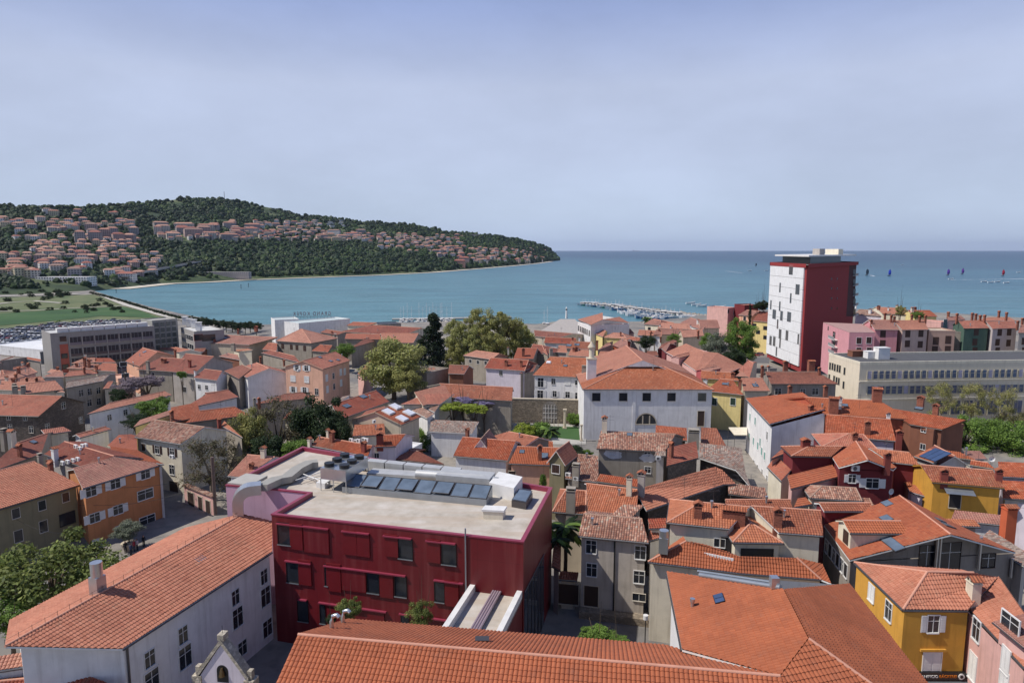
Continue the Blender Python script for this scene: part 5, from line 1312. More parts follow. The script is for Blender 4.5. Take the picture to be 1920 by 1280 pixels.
m = MB(); m.box(-.1,-.5,0,L+.1,.5,.2, T['old']); link('coping', m.mesh('coping'), o, loc=(0,0,3.2))
# ---- right of the red block: grey-brown stone house on the street
F(980,900,3.3103)
gh = qh((345,345),(782,388),(745,205),(370,245), 10.0, 'grey three-storey house with peeling plaster and open windows on the small square', wall=plaster((190,180,168),.7), roof='old', name='townhouse', near=True, p=.3, dmax=5,
   W=[('f',425,412,1.2,1.6,'p','beige'),('f',428,555,1.2,1.6,'p','beige'),('f',730,448,1.2,1.6,'p','beige'),('f',722,600,1.2,1.5,'p','beige'),('f',722,725,1.5,.9,'n','beige'),('f',425,718,1.7,2.6,'d','wood')])
m = MB(); a, b, n0g = gh.walls['f']; q = onplane((572,400), a, n0g)+n0g*.1; m.tube([q+Vector((0,0,.8)), Vector((q.x,q.y,0))], .09, black_m, 8); m.build('downpipe', gh.root, gh.base)
a, b, _ = gh.walls['f']; m = MB(); e_ = (b-a).normalized(); q0 = a+n0g*.5; stn = WM('stone')
Mx = Matrix(((e_.x,-n0g.x,0,a.x),(e_.y,-n0g.y,0,a.y),(0,0,1,0),(0,0,0,1))); m.box(0,-1.3,-.5,(b-a).length+1.5,-.002,.9, stn, Mx)
tag(m.build('stone_terrace'), 'low stone terrace wall along the foot of the grey house', 'wall')
qh((495,265),(640,268),(760,190),(700,120), 10.5, 'pale weathered sloping roof joining the grey house to the chimney row', wall='dgrey', roof='old', near=True, kind='s', p=.3, ridges=False)
qh((405,200),(700,240),(720,60),(395,20), 9.5, 'square orange ribbed roof with white verge behind the grey house', wall='white', roof='new', near=True, C=[(660,95,'plaster',3.6,.9),(735,60,'grey',3.2,1.1)])
qh((185,195),(390,210),(395,65),(270,60), 8.6, 'small orange hipped roof with a stone chimney by the palm', wall='beige', roof='new', near=True, kind='h', C=[(298,190,'stone',4.2,1.5)])
qh((180,530),(235,560),(245,380),(190,370), 6.0, 'narrow outbuilding with orange tile strip beside the red block', wall='grey', roof='new', near=True, kind='s')
qh((220,612),(338,622),(345,590),(232,585), 4.0, 'low gatehouse with little tiled hood and brown doors', wall='beige', roof='new', near=True, kind='s', W=[('f',275,705,2.8,2.6,'d','wood')])
G_ = (1000,740,4.266)
F(*G_)
qh((840,690),(500,640),(520,640),(835,650), 8, 'x', near=True) if False else None
qh((505,690),(845,740),(840,670),(530,640), 9.0, 'orange ribbed roof strip below the patched stucco house', wall='grey', roof='new', near=True, kind='s', ridges=False)
qh((850,800),(1180,830),(1530,715),(1450,575), 10.0, 'long weathered pale rose roof with tall aerial in the middle of the old town', wall='dstone', roof='pink', near=True, p=.3, A=[(1205,820,'aerial'),(1462,650,'aerial')]) if False else None
A0_ = at((905,925),9.6); 
lw_ = polyhouse([[(905,925,9.6),(1525,715,9.6),(1450,575,11.8),(810,760,11.2)],[(1525,715,9.6),(1620,712,9.6),(1510,600,11.4),(1450,575,11.8)]], [(925,915,9.5),(1520,718,9.5),(1600,700,9.5),(1440,590,9.5),(830,760,9.5)], 'long weathered pale rose roof with tall aerial in the middle of the old town', wall='dstone', roof='pink', near=True, name='townhouse', A=[(1205,820,'aerial'),(1462,650,'aerial')], ridges=True)
qh((505,430),(1050,455),(1140,320),(540,285), 9.8, 'patched stucco house with mottled tile roof in front of the church hall', wall='stonegrey', roof='old', name='townhouse', near=True, p=.36,
   W=[('f',635,462,1.1,.8,'n','white'),('f',912,475,1.0,.7,'n','white'),('f',915,600,1.0,1.1,'p','white')], C=[(568,300,'plaster',3.6,1.2)], S=[(770,318,1.0,1.0)], A=[(612,290,'aerial')])
patch = MB(); hs = HOUSES[-1]; a, b, n0p = hs.walls['f']
for cx_, cy_, rr in ((640,475,1.3),(915,505,1.1)):
    q = onplane((cx_,cy_), a, n0p); M = wall_matrix(q, n0p, hs.base); ptsp = []
    rnd = random.Random(int(cx_))
    for i in range(16): r = rr*(.8+.35*rnd.random()); ptsp.append(M@Vector((r*1.25*math.cos(2*PI*i/16), -.012, r*.7*math.sin(2*PI*i/16))))
    patch.poly(ptsp, WM('white'))
link('plaster_patch', patch.mesh('plaster_patch'), hs.root)
qh((965,490),(1060,490),(1060,452),(980,450), 9.4, 'white stair block with small grey roof right of the patched stucco house', wall='white', roof='grey', near=True, kind='s', A=[(1000,520,'ac')])
qh((1065,570),(1320,505),(1310,378),(1065,420), 9.2, 'plain orange roof with thin brick chimney', wall='stone', roof='red', near=True, p=.3, C=[(1103,500,'brick',3.2,.8)], kind='s')
qh((975,340),(1230,365),(1230,250),(975,255), 8.8, 'flat-pitched faded orange roof against the church hall wall', wall='stone', roof='new', near=False, p=.25, kind='s')
qh((1340,400),(1545,412),(1465,265),(1340,260), 8.8, 'orange roof with stone chimney block by the dark passage', wall='stone', roof='new', near=False, p=.25, kind='s', C=[(1280,380,'stone',3.2,2.4)])
qh((1230,480),(1300,510),(1290,440),(1200,450), 9.0, 'tall square plaster stack with tiled hood', wall='stonegrey', roof='new', near=True, kind='s')
gr_ = polyhouse([[(1330,505,9.0),(1700,640,8.6),(1665,425,10.2),(1330,385,10.4)],[(1700,640,8.6),(1330,505,9.0),(1620,600,9.4),(1740,740,8.8)]], [(1340,500,8.8),(1700,640,8.4),(1660,430,8.8),(1340,390,8.8)], 'large rough grey-lichened tile roof beside the narrow white street', wall='dstone', roof='grey', near=True, name='townhouse')
qh((1600,760),(1880,810),(1740,640),(1500,520), 9.0, 'lower grey-lichened roof with white vents beside the street', wall='dstone', roof='old', near=True, p=.25, kind='s', A=[(1640,790,'aerial'),(1730,790,'aerial')], ridges=False) if False else None
qh((1560,790),(1875,835),(1850,760),(1560,690), 8.8, 'mottled lower roof with slim white vent beside the street', wall='dstone', roof='old', near=True, kind='s', p=.22, A=[(1635,790,'aerial'),(1735,800,'aerial')], ridges=False)
# ---- the cream house with curved double roof
F(980,900,3.3103)
top = qh((895,262),(1280,302),(1410,170),(1110,135), 12.2, 'cream house with layered orange roofs, wide brick chimney and roof terrace', wall='cream', roof='new', name='townhouse', near=True, p=.36, kind='hl', base=0,
   C=[(1087,232,'brick',2.4,1.1),(1310,232,'wide',1.5)])
qh((1590,325),(1865,345),(1850,185),(1420,165), 12.2, 'right wing of the cream layered-roof house with single brick chimney', wall='cream', roof='new', name='townhouse', near=True, p=.36, kind='g', C=[(1580,285,'brick',2.6,1.1)])
house((1305,385),(1618,390),11.2,'h',d=9,top=(1430,225),p=.42,wall='cream',roof='new',label='projecting attic pavilion with pyramid roof and wide dark window', name='attic_pavilion', near=True, W=[('f',1453,480,3.6,2.1,'n','black')])
low = polyhouse([[(778,505,9.6),(1345,575,9.6),(1345,470,11.2),(1130,400,11.4),(1015,378,11.6)],[(1345,575,9.6),(1850,615,9.6),(1700,480,11.3),(1345,470,11.2)],[(1850,615,9.6),(1915,640,9.6),(1860,520,10.2),(1700,480,11.3)],[(1000,350,10.6),(778,505,9.6),(1015,378,11.6)]],
  [(795,500,9.5),(1345,570,9.5),(1845,610,9.5),(1690,480,9.5),(1130,400,9.5),(1000,380,9.5)], 'lower orange roof skirt round the cream layered-roof house', wall='cream', roof='new', near=True, name='lower_house', C=[(875,405,'drum',1.8)])
tw = MB()
F(980,900,3.3103)
w0, w1 = at((1128,462),10.6), at((1310,500),10.6)
d = (w1-w0).normalized(); nr_ = Vector((d.y,-d.x,0))
Mx = Matrix(((d.x,-nr_.x,0,w0.x),(d.y,-nr_.y,0,w0.y),(0,0,1,10.0),(0,0,0,1)))
tw.box(0,-.12,0,(w1-w0).length,.12,.9, WM('white'), Mx); tw.build('terrace_parapet', top.root, top.base)
add_windows(top, [('f',1222,388,1.2,1.0,'n','white'),('f',1270,430,1.5,3.0,'d','dark')])
# red and black strip roofs left of it
F(1000,740,4.266)
qh((925,1070),(1060,1065),(1060,970),(925,1010), 10.4, 'narrow stepped orange roof in the gap left of the layered-roof house', wall='white', roof='red', near=True, kind='s', p=.3, ridges=False)
qh((915,1170),(1060,1130),(1060,1060),(925,1080), 9.4, 'lower step of the narrow orange roof in the gap', wall='white', roof='red', near=True, kind='s', p=.3, ridges=False)
# back street row right of layered house
F(1360,700,3.4286)
qh((0,870),(430,870),(420,812),(0,810), 10.5, 'orange ridge roof just behind the layered-roof house', wall='cream', roof='new', near=True)
# ---- tall white shuttered house
wh = qh((280,325),(640,235),(500,125),(130,158), 12.0, 'x', wall='white', roof='red', near=True) if False else None
a0w = at((285,325),12.0); a1w = at((640,228),12.0); b1w = at((495,122),12.6); b0w = at((130,160),12.0)
wh = polyhouse([[(285,325,11.6),(640,228,13.8),(495,122,13.8),(130,160,11.6)]], [(300,330,11.4),(640,240,13.6),(490,130,13.6),(145,165,11.4)], 'tall white house with teal shutters and plain orange roof on the narrow street', wall='white', roof='red', near=True, name='townhouse', walltop=-.4, C=[(550,240,'brick',1.4,1.0)],
   W=[('3',x,y,.9,1.5,'c','teal') for x,y in ((160,280),(193,305),(155,405),(182,435),(210,465),(235,500),(253,530),(225,440))]+[('3',x,y,.9,1.6,'n','white') for x,y in ((270,400),(152,540),(185,580),(207,610),(237,640),(268,680))])
qh((640,262),(1190,295),(1010,210),(500,122), 13.0, 'broad orange roof with pale ridge lines behind the tall white house', wall='terra', roof='new', near=True, p=.3, C=[(692,255,'brick',3.8,2.0),(735,230,'white',3.0,.8),(972,180,'brick',3.4,2.0)], S=[(765,205,1.3,1.0)], kind='g', dmax=12)
qh((640,395),(1100,435),(1060,290),(650,270), 10.8, 'orange roof with two white rain channels and square brick chimney', wall='lilac', roof='new', near=True, p=.32, C=[(912,390,'brick',2.8,1.2),(1047,290,'white',1.4,.8),(1112,480,'red',3.8,1.2)])
qh((1185,325),(1395,360),(1530,325),(1030,195), 12.5, 'wide orange roof with brick chimney beside the office lawn', wall='brown', roof='new', near=True, p=.3, kind='s', C=[(1350,260,'brick',2.2,1.2),(1255,190,'brick',1.6,1.4)], S=[(1245,225,1.4,1.0)])
house((1190,330),(1340,365),12.2,'f',d=9,wall='brown',roof='brown',label='dark brown shaded gable wall block with white pipes', near=False, W=[('f',1275,360,.9,.9,'n','white'),('f',1270,470,.9,1.0,'n','white')]) 
# dark red cluster
rc = polyhouse([[(690,540,12.6),(730,605,12.4),(915,555,14.4),(840,435,14.6)],[(915,555,14.4),(1080,620,12.4),(1100,600,12.6),(840,435,14.6)]], [(735,612,12.3),(1075,625,12.3),(1090,560,12.3),(700,540,12.3)], 'maroon house with gabled orange roof and louvred white shutters', wall='maroon', roof='red', near=True, name='townhouse',
  C=[(1038,600,'red',2.6,1.0)])
rc.walls['0'] = (rc.walls['0'][0], rc.walls['0'][1], rc.walls['0'][2])
add_windows(rc, [('0',945,705,1.7,1.4,'s','white'),('0',815,675,1.0,1.2,'s','white')], simple=False)
o = link('air_conditioner', ac_mesh(), rc.root); q = onplane((830,620), rc.walls['0'][0], rc.walls['0'][2])+rc.walls['0'][2]*.3; o.location = q-rc.base; o.scale = (1.3,1.3,1.3)
m = MB(); a, b, n_ = rc.walls['0']; m.poly([a+Vector((0,0,0)), b, onplane((915,565), a, n_)], WM('maroon')); m.build('gable_wall', rc.root, rc.base)
qh((420,742),(738,660),(690,590),(395,655), 10.6, 'long plain orange roof sloping left of the maroon gable', wall='pink', roof='red', near=True, p=.34, kind='s')
qh((425,530),(680,535),(760,475),(540,460), 12.6, 'orange dormer-like roof over a maroon wall left of the maroon gable', wall='maroon', roof='new', near=True, kind='hl', C=[(515,460,'red',1.2,1.6)])
qh((290,550),(420,500),(490,455),(395,460), 11.0, 'small orange roof at the corner of the tall white house', wall='cream', roof='red', near=True, kind='s')
qh((270,600),(360,690),(420,620),(330,530), 9.4, 'narrow orange eave strip along the white street', wall='cream', roof='red', near=True, kind='s')
qh((620,470),(980,490),(890,400),(790,380), 11.6, 'rose hip roof with hooded brick chimney above the maroon gable', wall='maroon', roof='pink', near=True, kind='h', C=[(832,430,'brick',1.6,1.0)])
qh((1060,570),(1250,590),(1180,500),(930,490), 12.0, 'ribbed orange roof right of the maroon gable', wall='maroon', roof='new', near=True, p=.3)
qh((1250,600),(1790,735),(1700,640),(1290,590), 10.6, 'x', near=True) if False else None
F(1680,780,8)
yl = qh((540,985),(1625,1078),(1440,800),(370,745), 11.4, 'mustard yellow house with orange ribbed roof, maroon chimney and grey awning', wall='yellow', roof='new', name='townhouse', near=True, p=.36, C=[(715,960,'red',2.0,1.1),(1535,960,'red',2.0,1.0)], W=[('f',885,1240,1.4,2.6,'d','dark')])
a, b, n_ = yl.walls['f']; q = onplane((930,1075), a, n_); m = MB(); u = (b-a).normalized(); m.poly([q-u*1.8, q+u*1.8, q+u*1.9+n_*1.3-Vector((0,0,.55)), q-u*1.7+n_*1.3-Vector((0,0,.55))], zinc); m.build('awning', yl.root, yl.base)
qh((1110,730),(1480,790),(1380,690),(1120,670), 11.6, 'small orange roof with white satellite dishes behind the yellow house', wall='cream', roof='new', near=True, A=[(1420,730,'dish'),(1440,720,'aerial')])
qh((1560,905),(2300,940),(2300,700),(1540,700), 11.0, 'wide ribbed orange roof at the right edge, upper step', wall='lilac', roof='new', near=True, p=.3, kind='s')
qh((1600,1230),(2300,1270),(2300,990),(1600,975), 9.6, 'wide ribbed orange roof at the right edge, lower step', wall='grey', roof='new', near=True, p=.3, kind='s')
qh((270,600),(560,700),(800,480),(380,545), 11.2, 'orange roof carrying tilted blue solar panels', wall='grey', roof='new', near=True, p=.34, kind='s', S=[(590,590,3.0,3.4,'solar')])
qh((800,610),(1200,660),(960,590),(690,460), 11.0, 'orange roof right of the blue solar panels', wall='cream', roof='new', near=True, p=.3, kind='s')
qh((1000,640),(1370,640),(1350,600),(940,435), 10.6, 'pale rose roof under the green park trees', wall='white', roof='pink', near=False, p=.3, kind='s', C=[(1050,580,'pipe',1.0)])
house((640,740),(1110,750),10.4,'e',apex=(920,600),d=6,wall='white',roof='red',label='wide white gable end with thin red coping in front of the solar roof', near=False)
qh((60,880),(420,1090),(470,1090),(110,850), 8.5, 'little maroon wall roof strip among hooded chimneys', wall='maroon', roof='new', near=True, kind='s', C=[(80,1000,'red',2.2,1.0),(410,1060,'red',2.4,1.0),(165,1150,'brick',1.8,.8)])
F(1360,700,3.4286)
qh((1190,760),(1290,790),(1250,735),(1150,690), 8.4, 'orange strip roof below the yellow house corner', wall='lilac', roof='new', near=True, kind='s')
# greyed old roofs
qh((545,800),(880,820),(840,740),(620,720), 10.0, 'mottled old roof below the maroon gable', wall='cream', roof='old', near=True, kind='h', W=[('l',530,800,1.2,1.6,'c','dark')])
qh((790,840),(960,850),(930,810),(880,790), 9.4, 'fragment of mottled old roof beside the white dish', wall='white', roof='old', near=True, kind='s', A=[(1055,800,'dish')])
qh((440,860),(560,840),(520,800),(460,800), 9.0, 'short orange roof piece behind the mottled old roof', wall='cream', roof='red', near=True, kind='s')
# ---- big roof with two long dormers, grey wall facing
bg_ = polyhouse([[(635,975,10.8),(800,1200,10.4),(1450,1035,14.0),(1120,785,14.2)],[(1450,1035,14.0),(1865,1150,11.0),(1400,930,11.4),(1120,785,14.2)]], [(640,985,10.6),(805,1205,10.2),(1855,1150,10.2),(1400,930,10.6),(1120,800,10.8)], 'long orange roof with two dormers, skylights and metal flues over a grey wall', wall='dgrey', roof='red', near=True, name='townhouse', ridges=True,
  S=[(1040,838,1.4,1.0),(1035,935,1.5,1.1),(1060,1085,4.2,1.2),(1365,940,1.4,1.2),(1400,965,2.4,1.4)], C=[])
a, b, n_ = bg_.walls['1']; m = MB(); m.poly([a, b, onplane((1450,1045), a, n_)], WM('dgrey')); m.build('gable_wall', bg_.root, bg_.base)
for x,y,w_,h_ in ((1295,1170,1.8,2.4),(1440,1180,2.6,3.4),(1690,1200,1.6,1.6)): q = onplane((x,y), a, n_); add_window(bg_.root, wall_matrix(q, n_, bg_.base), w_, h_, 'n', wood_d)
m = MB()
for x, y0, y1 in ((1355,1000,1234),(1375,1000,1234),(1630,1040,1250),(1830,1180,1300)):
    m = MB(); q0, q1 = onplane((x,y0), a, n_), onplane((x,y1), a, n_); m.tube([q0+n_*.35, Vector((q0.x,q0.y,q1.z))+n_*.35], .17, steel, 8); m.build('flue', bg_.root, bg_.base)
house((635,885),(965,885),12.6,'g',d=2.8,p=.36,wall='maroon',roof='new',parent=bg_,o=.25,near=True)
d2 = house((800,1025),(1180,1030),12.8,'g',d=3.6,p=.4,wall='cream',roof='new',parent=bg_,o=.25,near=True,W=[('l',775,1050,1.0,1.3,'c','brown')])
m = MB(); a, b, n_ = bg_.walls['0']
for k in range(6): q = a.lerp(b, .12+k*.15); q.z = 8.6; add_window(bg_.root, wall_matrix(q, n_, bg_.base), .9, 1.5, 'c' if k%2 else 'p', SH['dark'])
# ---- bottom right: yellow corner house
F(1460,920,3.5565)
ZY = 12.0
yy = polyhouse([[(505,475,ZY),(830,790,ZY),(990,540,14.2)],[(830,790,ZY),(1255,795,ZY),(1460,575,13.6),(1300,545,14.1),(990,540,14.2)],[(990,540,14.2),(1300,545,14.1),(1230,530,12.8),(505,475,ZY)]], [(520,490,ZY-.1),(838,800,ZY-.1),(1262,800,ZY-.1),(1250,560,ZY-.1)], 'golden yellow corner house with hipped rose-orange roof above the bakery sign', wall='yellow', roof='pink', near=True, name='townhouse',
  C=[(1295,700,'plaster',2.2,1.3)], W=[('1',1030,885,1.0,1.6,'s','white'),('1',1022,1130,1.6,2.0,'c','white'),('0',620,680,1.1,1.6,'c','white'),('0',735,800,1.1,1.8,'p','white')], edge=zinc)
a, b, n_ = yy.walls['1']
for (t0,t1,z0,z1,mt,dp) in ((.0,1.0,.25,.55,WM('yellow'),.1),):
    pass
m = MB(); q = onplane((1075,1222), a, n_); u = (b-a).normalized(); Mx = wall_matrix(q, n_, yy.base)
m.box(-2.3,-.3,-.36,2.2,-.05,.36, black_m, Mx); m.box(-2.4,-.5,-.75,2.4,-.05,-.5, zinc, Mx); m.build('shop_sign', yy.root)
def text(name, s, size, mat, parent, M, ext=.02):
    cu = bpy.data.curves.new(name, 'FONT'); cu.body = s; cu.size = size; cu.extrude = ext; cu.space_character = 1.45 if 'GRAND' in s else 1.0; cu.align_x = 'CENTER'; cu.align_y = 'CENTER'
    o = bpy.data.objects.new('tmp', cu); COL.objects.link(o); dg = bpy.context.evaluated_depsgraph_get(); me = bpy.data.meshes.new_from_object(o.evaluated_get(dg)); bpy.data.objects.remove(o)
    me.materials.clear(); me.materials.append(mat); r = link(name, me, parent, mat=M); return r
Rx = Matrix.Rotation(PI/2, 4, 'X')
sg_ = [c for c in yy.root.children if c.name.startswith('shop_sign')][0]
text('lettering', 'PANIFICIO', .36, white_m, sg_, Mx@Matrix.Translation((-1.2,-.32,0))@Rx)
text('lettering', 'B\u00c4CKEREI', .36, plain('orange_paint', sr(214,120,30), .6), sg_, Mx@Matrix.Translation((.55,-.32,0))@Rx)
m = MB(); m.tube([Mx@Vector((1.75,-.3,0)), Mx@Vector((1.75,-.36,0))], .28, white_m, 16); m.tube([Mx@Vector((1.75,-.36,0)), Mx@Vector((1.75,-.38,0))], .15, black_m, 12); m.build('emblem', sg_)
# arched lintel
q = onplane((1025,1058), a, n_); m = MB(); Mx = wall_matrix(q, n_, yy.base); m.box(-1.15,-.2,-.1,1.15,-.0,.12, WM('yellow'), Mx); m.build('lintel', yy.root)
# salmon-pink house bottom right
pk = polyhouse([[(1270,785,11.6),(1640,1180,11.6),(1700,900,13.6),(1470,570,13.6)]], [(1262,800,11.5),(1640,1195,11.5),(1800,1000,11.5),(1450,620,11.5)], 'dusty pink house with orange roof in the bottom right corner', wall='pink', roof='pink', near=True, name='townhouse', edge=zinc,
  W=[('0',1320,925,1.2,1.9,'p','white'),('0',1295,1170,1.2,2.4,'c','white'),('0',1515,1130,1.1,2.1,'c','white'),('0',1505,1260,1.2,1.6,'c','white')])
# its attic block
at_ = house((1430,870),(1640,1040),13.2,'s',d=6,p=.3,wall='pink',roof='pink',label='pink attic block with paired window on the corner roof', name='attic_block', near=True, W=[('f',1545,890,2.0,1.6,'p','white')])
F(1360,700,3.4286)
qh((1640,1060),(1920,1240),(1980,1160),(1680,1010), 9.5, 'grey sheet roof running behind the big flues', wall='grey', roof='grey', near=True, kind='s', p=.2, ridges=False)
house((1800,820),(1990,860),8.8,'f',d=8,wall='lilac',roof='grey',label='lilac-grey block in shade at the right edge below the stepped roofs', near=False, W=st('f',[(1830,870)],1.4,1.6,'n','white'))
qh((1450,940),(1780,975),(1780,900),(1480,890), 9.2, 'rose tiled low roof below the mustard yellow house', wall='white', roof='pink', near=True, kind='s', p=.25)
qh((1400,975),(1640,985),(1600,945),(1420,930), 9.4, 'narrow orange tiled canopy beside the tall hooded chimney', wall='grey', roof='new', near=True, kind='s', p=.25)
q = at((1805,1090), 8); bc = empty('tall_chimney', q, 'tall orange brick chimney stack with tiled hood at the right edge', 'chimney'); m = chimney_mb('brick', 4.4, 1.25, 1.1); m.mats = [plaster((196,96,60), .4) if mm is brick_m else mm for mm in m.mats]; o = m.build('stack', bc)
# ================================================================ towards the sea: right and centre background
F(1000,440,4)
qh((430,675),(330,640),(490,590),(430,600), 6, 'x', near=False) if False else None
F(1000,560,8)
wb = polyhouse([[(660,310,10.0),(860,390,10.0),(1045,310,12.0),(1040,205,12.2),(960,230,12.0)],[(860,390,10.0),(1440,360,9.0),(1290,270,11),(1045,310,12)]], [(668,335,9.8),(862,392,9.8),(1440,370,9.2),(1290,290,9.2),(960,240,9.2)], 'long white waterfront warehouse with a row of small dark windows', wall='white', roof='pink', near=False, name='warehouse', cat='building',
   W=[('0',x,y,1.6,2.6,'n','beige') for x,y in ((680,440),(708,455),(734,468),(757,478),(780,488),(807,500),(840,515))])
qh((860,500),(1040,570),(1090,480),(960,435), 5.5, 'yellow house with rose roof below the white warehouse', wall='lyellow', roof='pink', near=False, W=st('f',[(880,590),(925,605)],1.4,1.8,'c','grey'))
qh((1040,580),(1400,600),(1340,515),(1200,510), 5, 'hipped rose roof right of the yellow house', wall='lyellow', roof='pink', near=False, kind='h', C=[(1310,560,'brick',2.2)])
qh((1330,500),(1520,520),(1450,460),(1380,440), 4.5, 'brownish square roof near the quay', wall='pink', roof='brown', near=False)
qh((1000,450),(1440,440),(1400,370),(1060,350), 6, 'maroon terrace roof with glass fronts behind the white warehouse', wall='dgrey', roof='red', near=False, p=.15)
qh((960,770),(1170,690),(1370,600),(1050,660), 7, 'long rose roof beam crossing left of the dark garden tree', wall='dgrey', roof='pink', near=False)
qh((1180,690),(1430,790),(1440,620),(1300,610), 6.5, 'rust-coloured gable roof beside the dark garden tree', wall='terra', roof='pink', near=False, kind='g')
qh((1300,690),(1480,660),(1470,620),(1380,610), 6, 'pale grey sheet roof near the dark garden tree', wall='beige', roof='grey', near=False)
qh((1370,610),(1600,640),(1620,575),(1450,580), 6, 'red tile roof strip behind the dark garden tree', wall='grey', roof='red', near=False)
qh((960,880),(1390,885),(1400,800),(1000,790), 8, 'low rose roof with small white dome cap behind the church hall', wall='cream', roof='pink', near=False, C=[(1370,880,'white',2.6),(1450,860,'white',1.5,1.2)])
qh((20,560),(360,590),(560,540),(50,460), 4, 'broad pale brown terminal roof by the quay', wall='beige', roof='brown', near=False, p=.12, dmax=25, name='terminal', cat='building')
qh((160,660),(660,680),(640,590),(180,580), 5.5, 'long red roof with small hatches below the quay', wall='white', roof='red', near=False, C=[(140,680,'plaster',3.2),(590,640,'brick',2.0),(690,640,'white',2.4)])
qh((480,740),(880,760),(860,640),(560,650), 6.5, 'patchy orange roof with two dark hatches, centre', wall='beige', roof='new', near=False, S=[(535,700,2,1.6),(655,690,2,1.6)], C=[(955,730,'brick',3.2,1.0)])
qh((350,800),(510,810),(490,710),(380,700), 7, 'small grey-gabled rose roof, centre', wall='grey', roof='pink', near=False)
qh((80,760),(220,850),(200,760),(120,730), 7.5, 'short rose roof left of the stone chimney stack', wall='stonegrey', roof='pink', near=False, C=[(265,840,'stone',2.8,1.6)])
qh((-60,800),(190,830),(130,700),(0,680), 7, 'rust hipped roof at the foot of the willow-green trees', wall='stonegrey', roof='red', near=False, kind='h')
qh((520,850),(850,870),(830,770),(560,760), 8, 'faded roof with paired stub chimneys above the convent wing', wall='beige', roof='pink', near=False, C=[(610,790,'brick',1.6,1.2),(650,770,'brick',1.4,1.6)])
qh((930,1010),(1230,960),(1200,880),(940,900), 9.5, 'rose roof with grey hut behind the church hall ridge', wall='cream', roof='pink', near=False, C=[(1145,960,'grey',2.8,2.4)])
qh((1660,380),(1900,400),(1900,330),(1790,300), 5, 'white-walled house with palm tree and hipped red roof near the boats', wall='cream', roof='pink', near=False, kind='h', W=st('f',[(1740,455)],1.4,1.8,'n','dark'))
qh((1560,545),(1930,560),(1930,470),(1580,480), 5.5, 'long rose roof with white end wall, right of centre', wall='white', roof='pink', near=False, C=[(1765,520,'brick',1.2),(1885,490,'brick',1.2)])
qh((1690,850),(1880,850),(1850,780),(1710,790), 8.5, 'small brown roof right of the church ridge', wall='stonegrey', roof='brown', near=False)
F(1240,560,8)
qh((-130,760),(60,770),(230,640),(-20,650), 8, 'x', near=False) if False else None
qh((0,745),(60,800),(235,640),(-60,640), 8, 'rose roof wedge with dark maroon wall left of the long pink house', wall='maroon', roof='pink', near=False)
lp_ = polyhouse([[(65,800,9.5),(220,880,9.5),(520,1080,9.5),(575,1110,9.5),(850,810,12.5),(640,790,12.6),(370,670,12.6)],[(850,810,12.5),(575,1110,9.5),(1000,1110,9.5),(1245,1010,9.5)]], [(80,830,9.3),(575,1110,9.3),(1240,1010,9.3),(850,830,9.3),(370,690,9.3)], 'long curved pink house with sweeping rose roof and two dormers', wall='pink', roof='pink', near=False, name='townhouse', ridges=False)
house((270,885),(480,830),11.0,'g',d=3,p=.3,wall='pink',roof='pink',parent=lp_,o=.2,near=False)
house((655,1095),(900,1040),11.0,'g',d=3,p=.3,wall='rose',roof='pink',parent=lp_,o=.2,near=False)
qh((1110,1160),(1290,1170),(1240,1110),(1180,1090), 9.5, 'green-gabled rose roof end near the long pink house', wall='green', roof='pink', near=False)
qh((590,1190),(1180,1230),(1060,1110),(600,1080), 10, 'mottled orange roof in front of the long pink house', wall='lyellow', roof='new', near=False, C=[(1070,1180,'brick',1.6,1.2)], W=[('f',1090,1380,1.2,1.6,'n','dark')])
F(1000,440,4)
qh((1290,1170),(1575,1200),(1500,1090),(1400,1080), 9.0, 'orange hipped roof of the cream house right of the church hall', wall='lyellow', roof='new', near=False, name='townhouse', kind='g', C=[(1290,1110,'white',1.4,1.2),(1550,1130,'brick',1.8,.9)], S=[(1440,1120,1.6,1)],
   W=[('f',1497,1250,1.2,1.8,'c','green'),('f',1358,1250,1.2,1.8,'c','green')])
qh((1575,1170),(1775,1170),(1720,1075),(1560,1075), 9.6, 'plain rose roof with blue skylight between cream and grey houses', wall='beige', roof='pink', near=False, S=[(1665,1130,1.4,1.4)])
qh((1780,1120),(1960,1120),(1960,1020),(1720,1020), 10, 'x', near=False) if False else None
F(1400,440,3.6577)
qh((165,1022),(630,1022),(490,950),(120,930), 10.0, 'blue-grey house with brown mottled hipped roof before the red tower', wall='dgrey', roof='brown', near=False, name='townhouse', kind='g', C=[(265,920,'brick',2.6,1.4),(105,975,'brick',3.6,.8),(440,930,'brick',3.4,2.0),(497,960,'brick',2.4,.8),(296,1080,'brick',2.0,1.1),(540,1080,'brick',2.0,1.1),(150,925,'grey',1.0)],
   W=[('f',215,1075,1.6,1.6,'n','white'),('f',385,1075,1.2,1.4,'n','white'),('f',470,1075,1.6,1.6,'n','white')])
qh((-60,930),(20,980),(80,870),(-40,860), 9, 'small salmon gable roof with grey end wall by the parking yard', wall='beige', roof='pink', near=False)
F(1000,440,4)
qh((845,665),(960,690),(1080,650),(880,640), 4, 'low red roof with tiny white dormers near the fishing pier', wall='cream', roof='pink', near=False)
qh((930,700),(1190,710),(1160,670),(960,660), 4.5, 'pair of low roofs with white dormers right of the palm', wall='cream', roof='pink', near=False, C=[(950,690,'white',1.6),(1030,700,'white',1.6),(1180,700,'white',2)])
qh((1100,660),(1270,715),(1360,640),(1130,640), 5, 'white gabled house with thick white chimney near the pier', wall='white', roof='pink', near=False, C=[(1235,670,'white',3,1.6)])
qh((1120,770),(1280,760),(1270,710),(1100,715), 6.5, 'flat-pitched rose roof with tall dark chimney, right of centre', wall='beige', roof='pink', near=False, C=[(1235,760,'brick',3.0,1.0)])
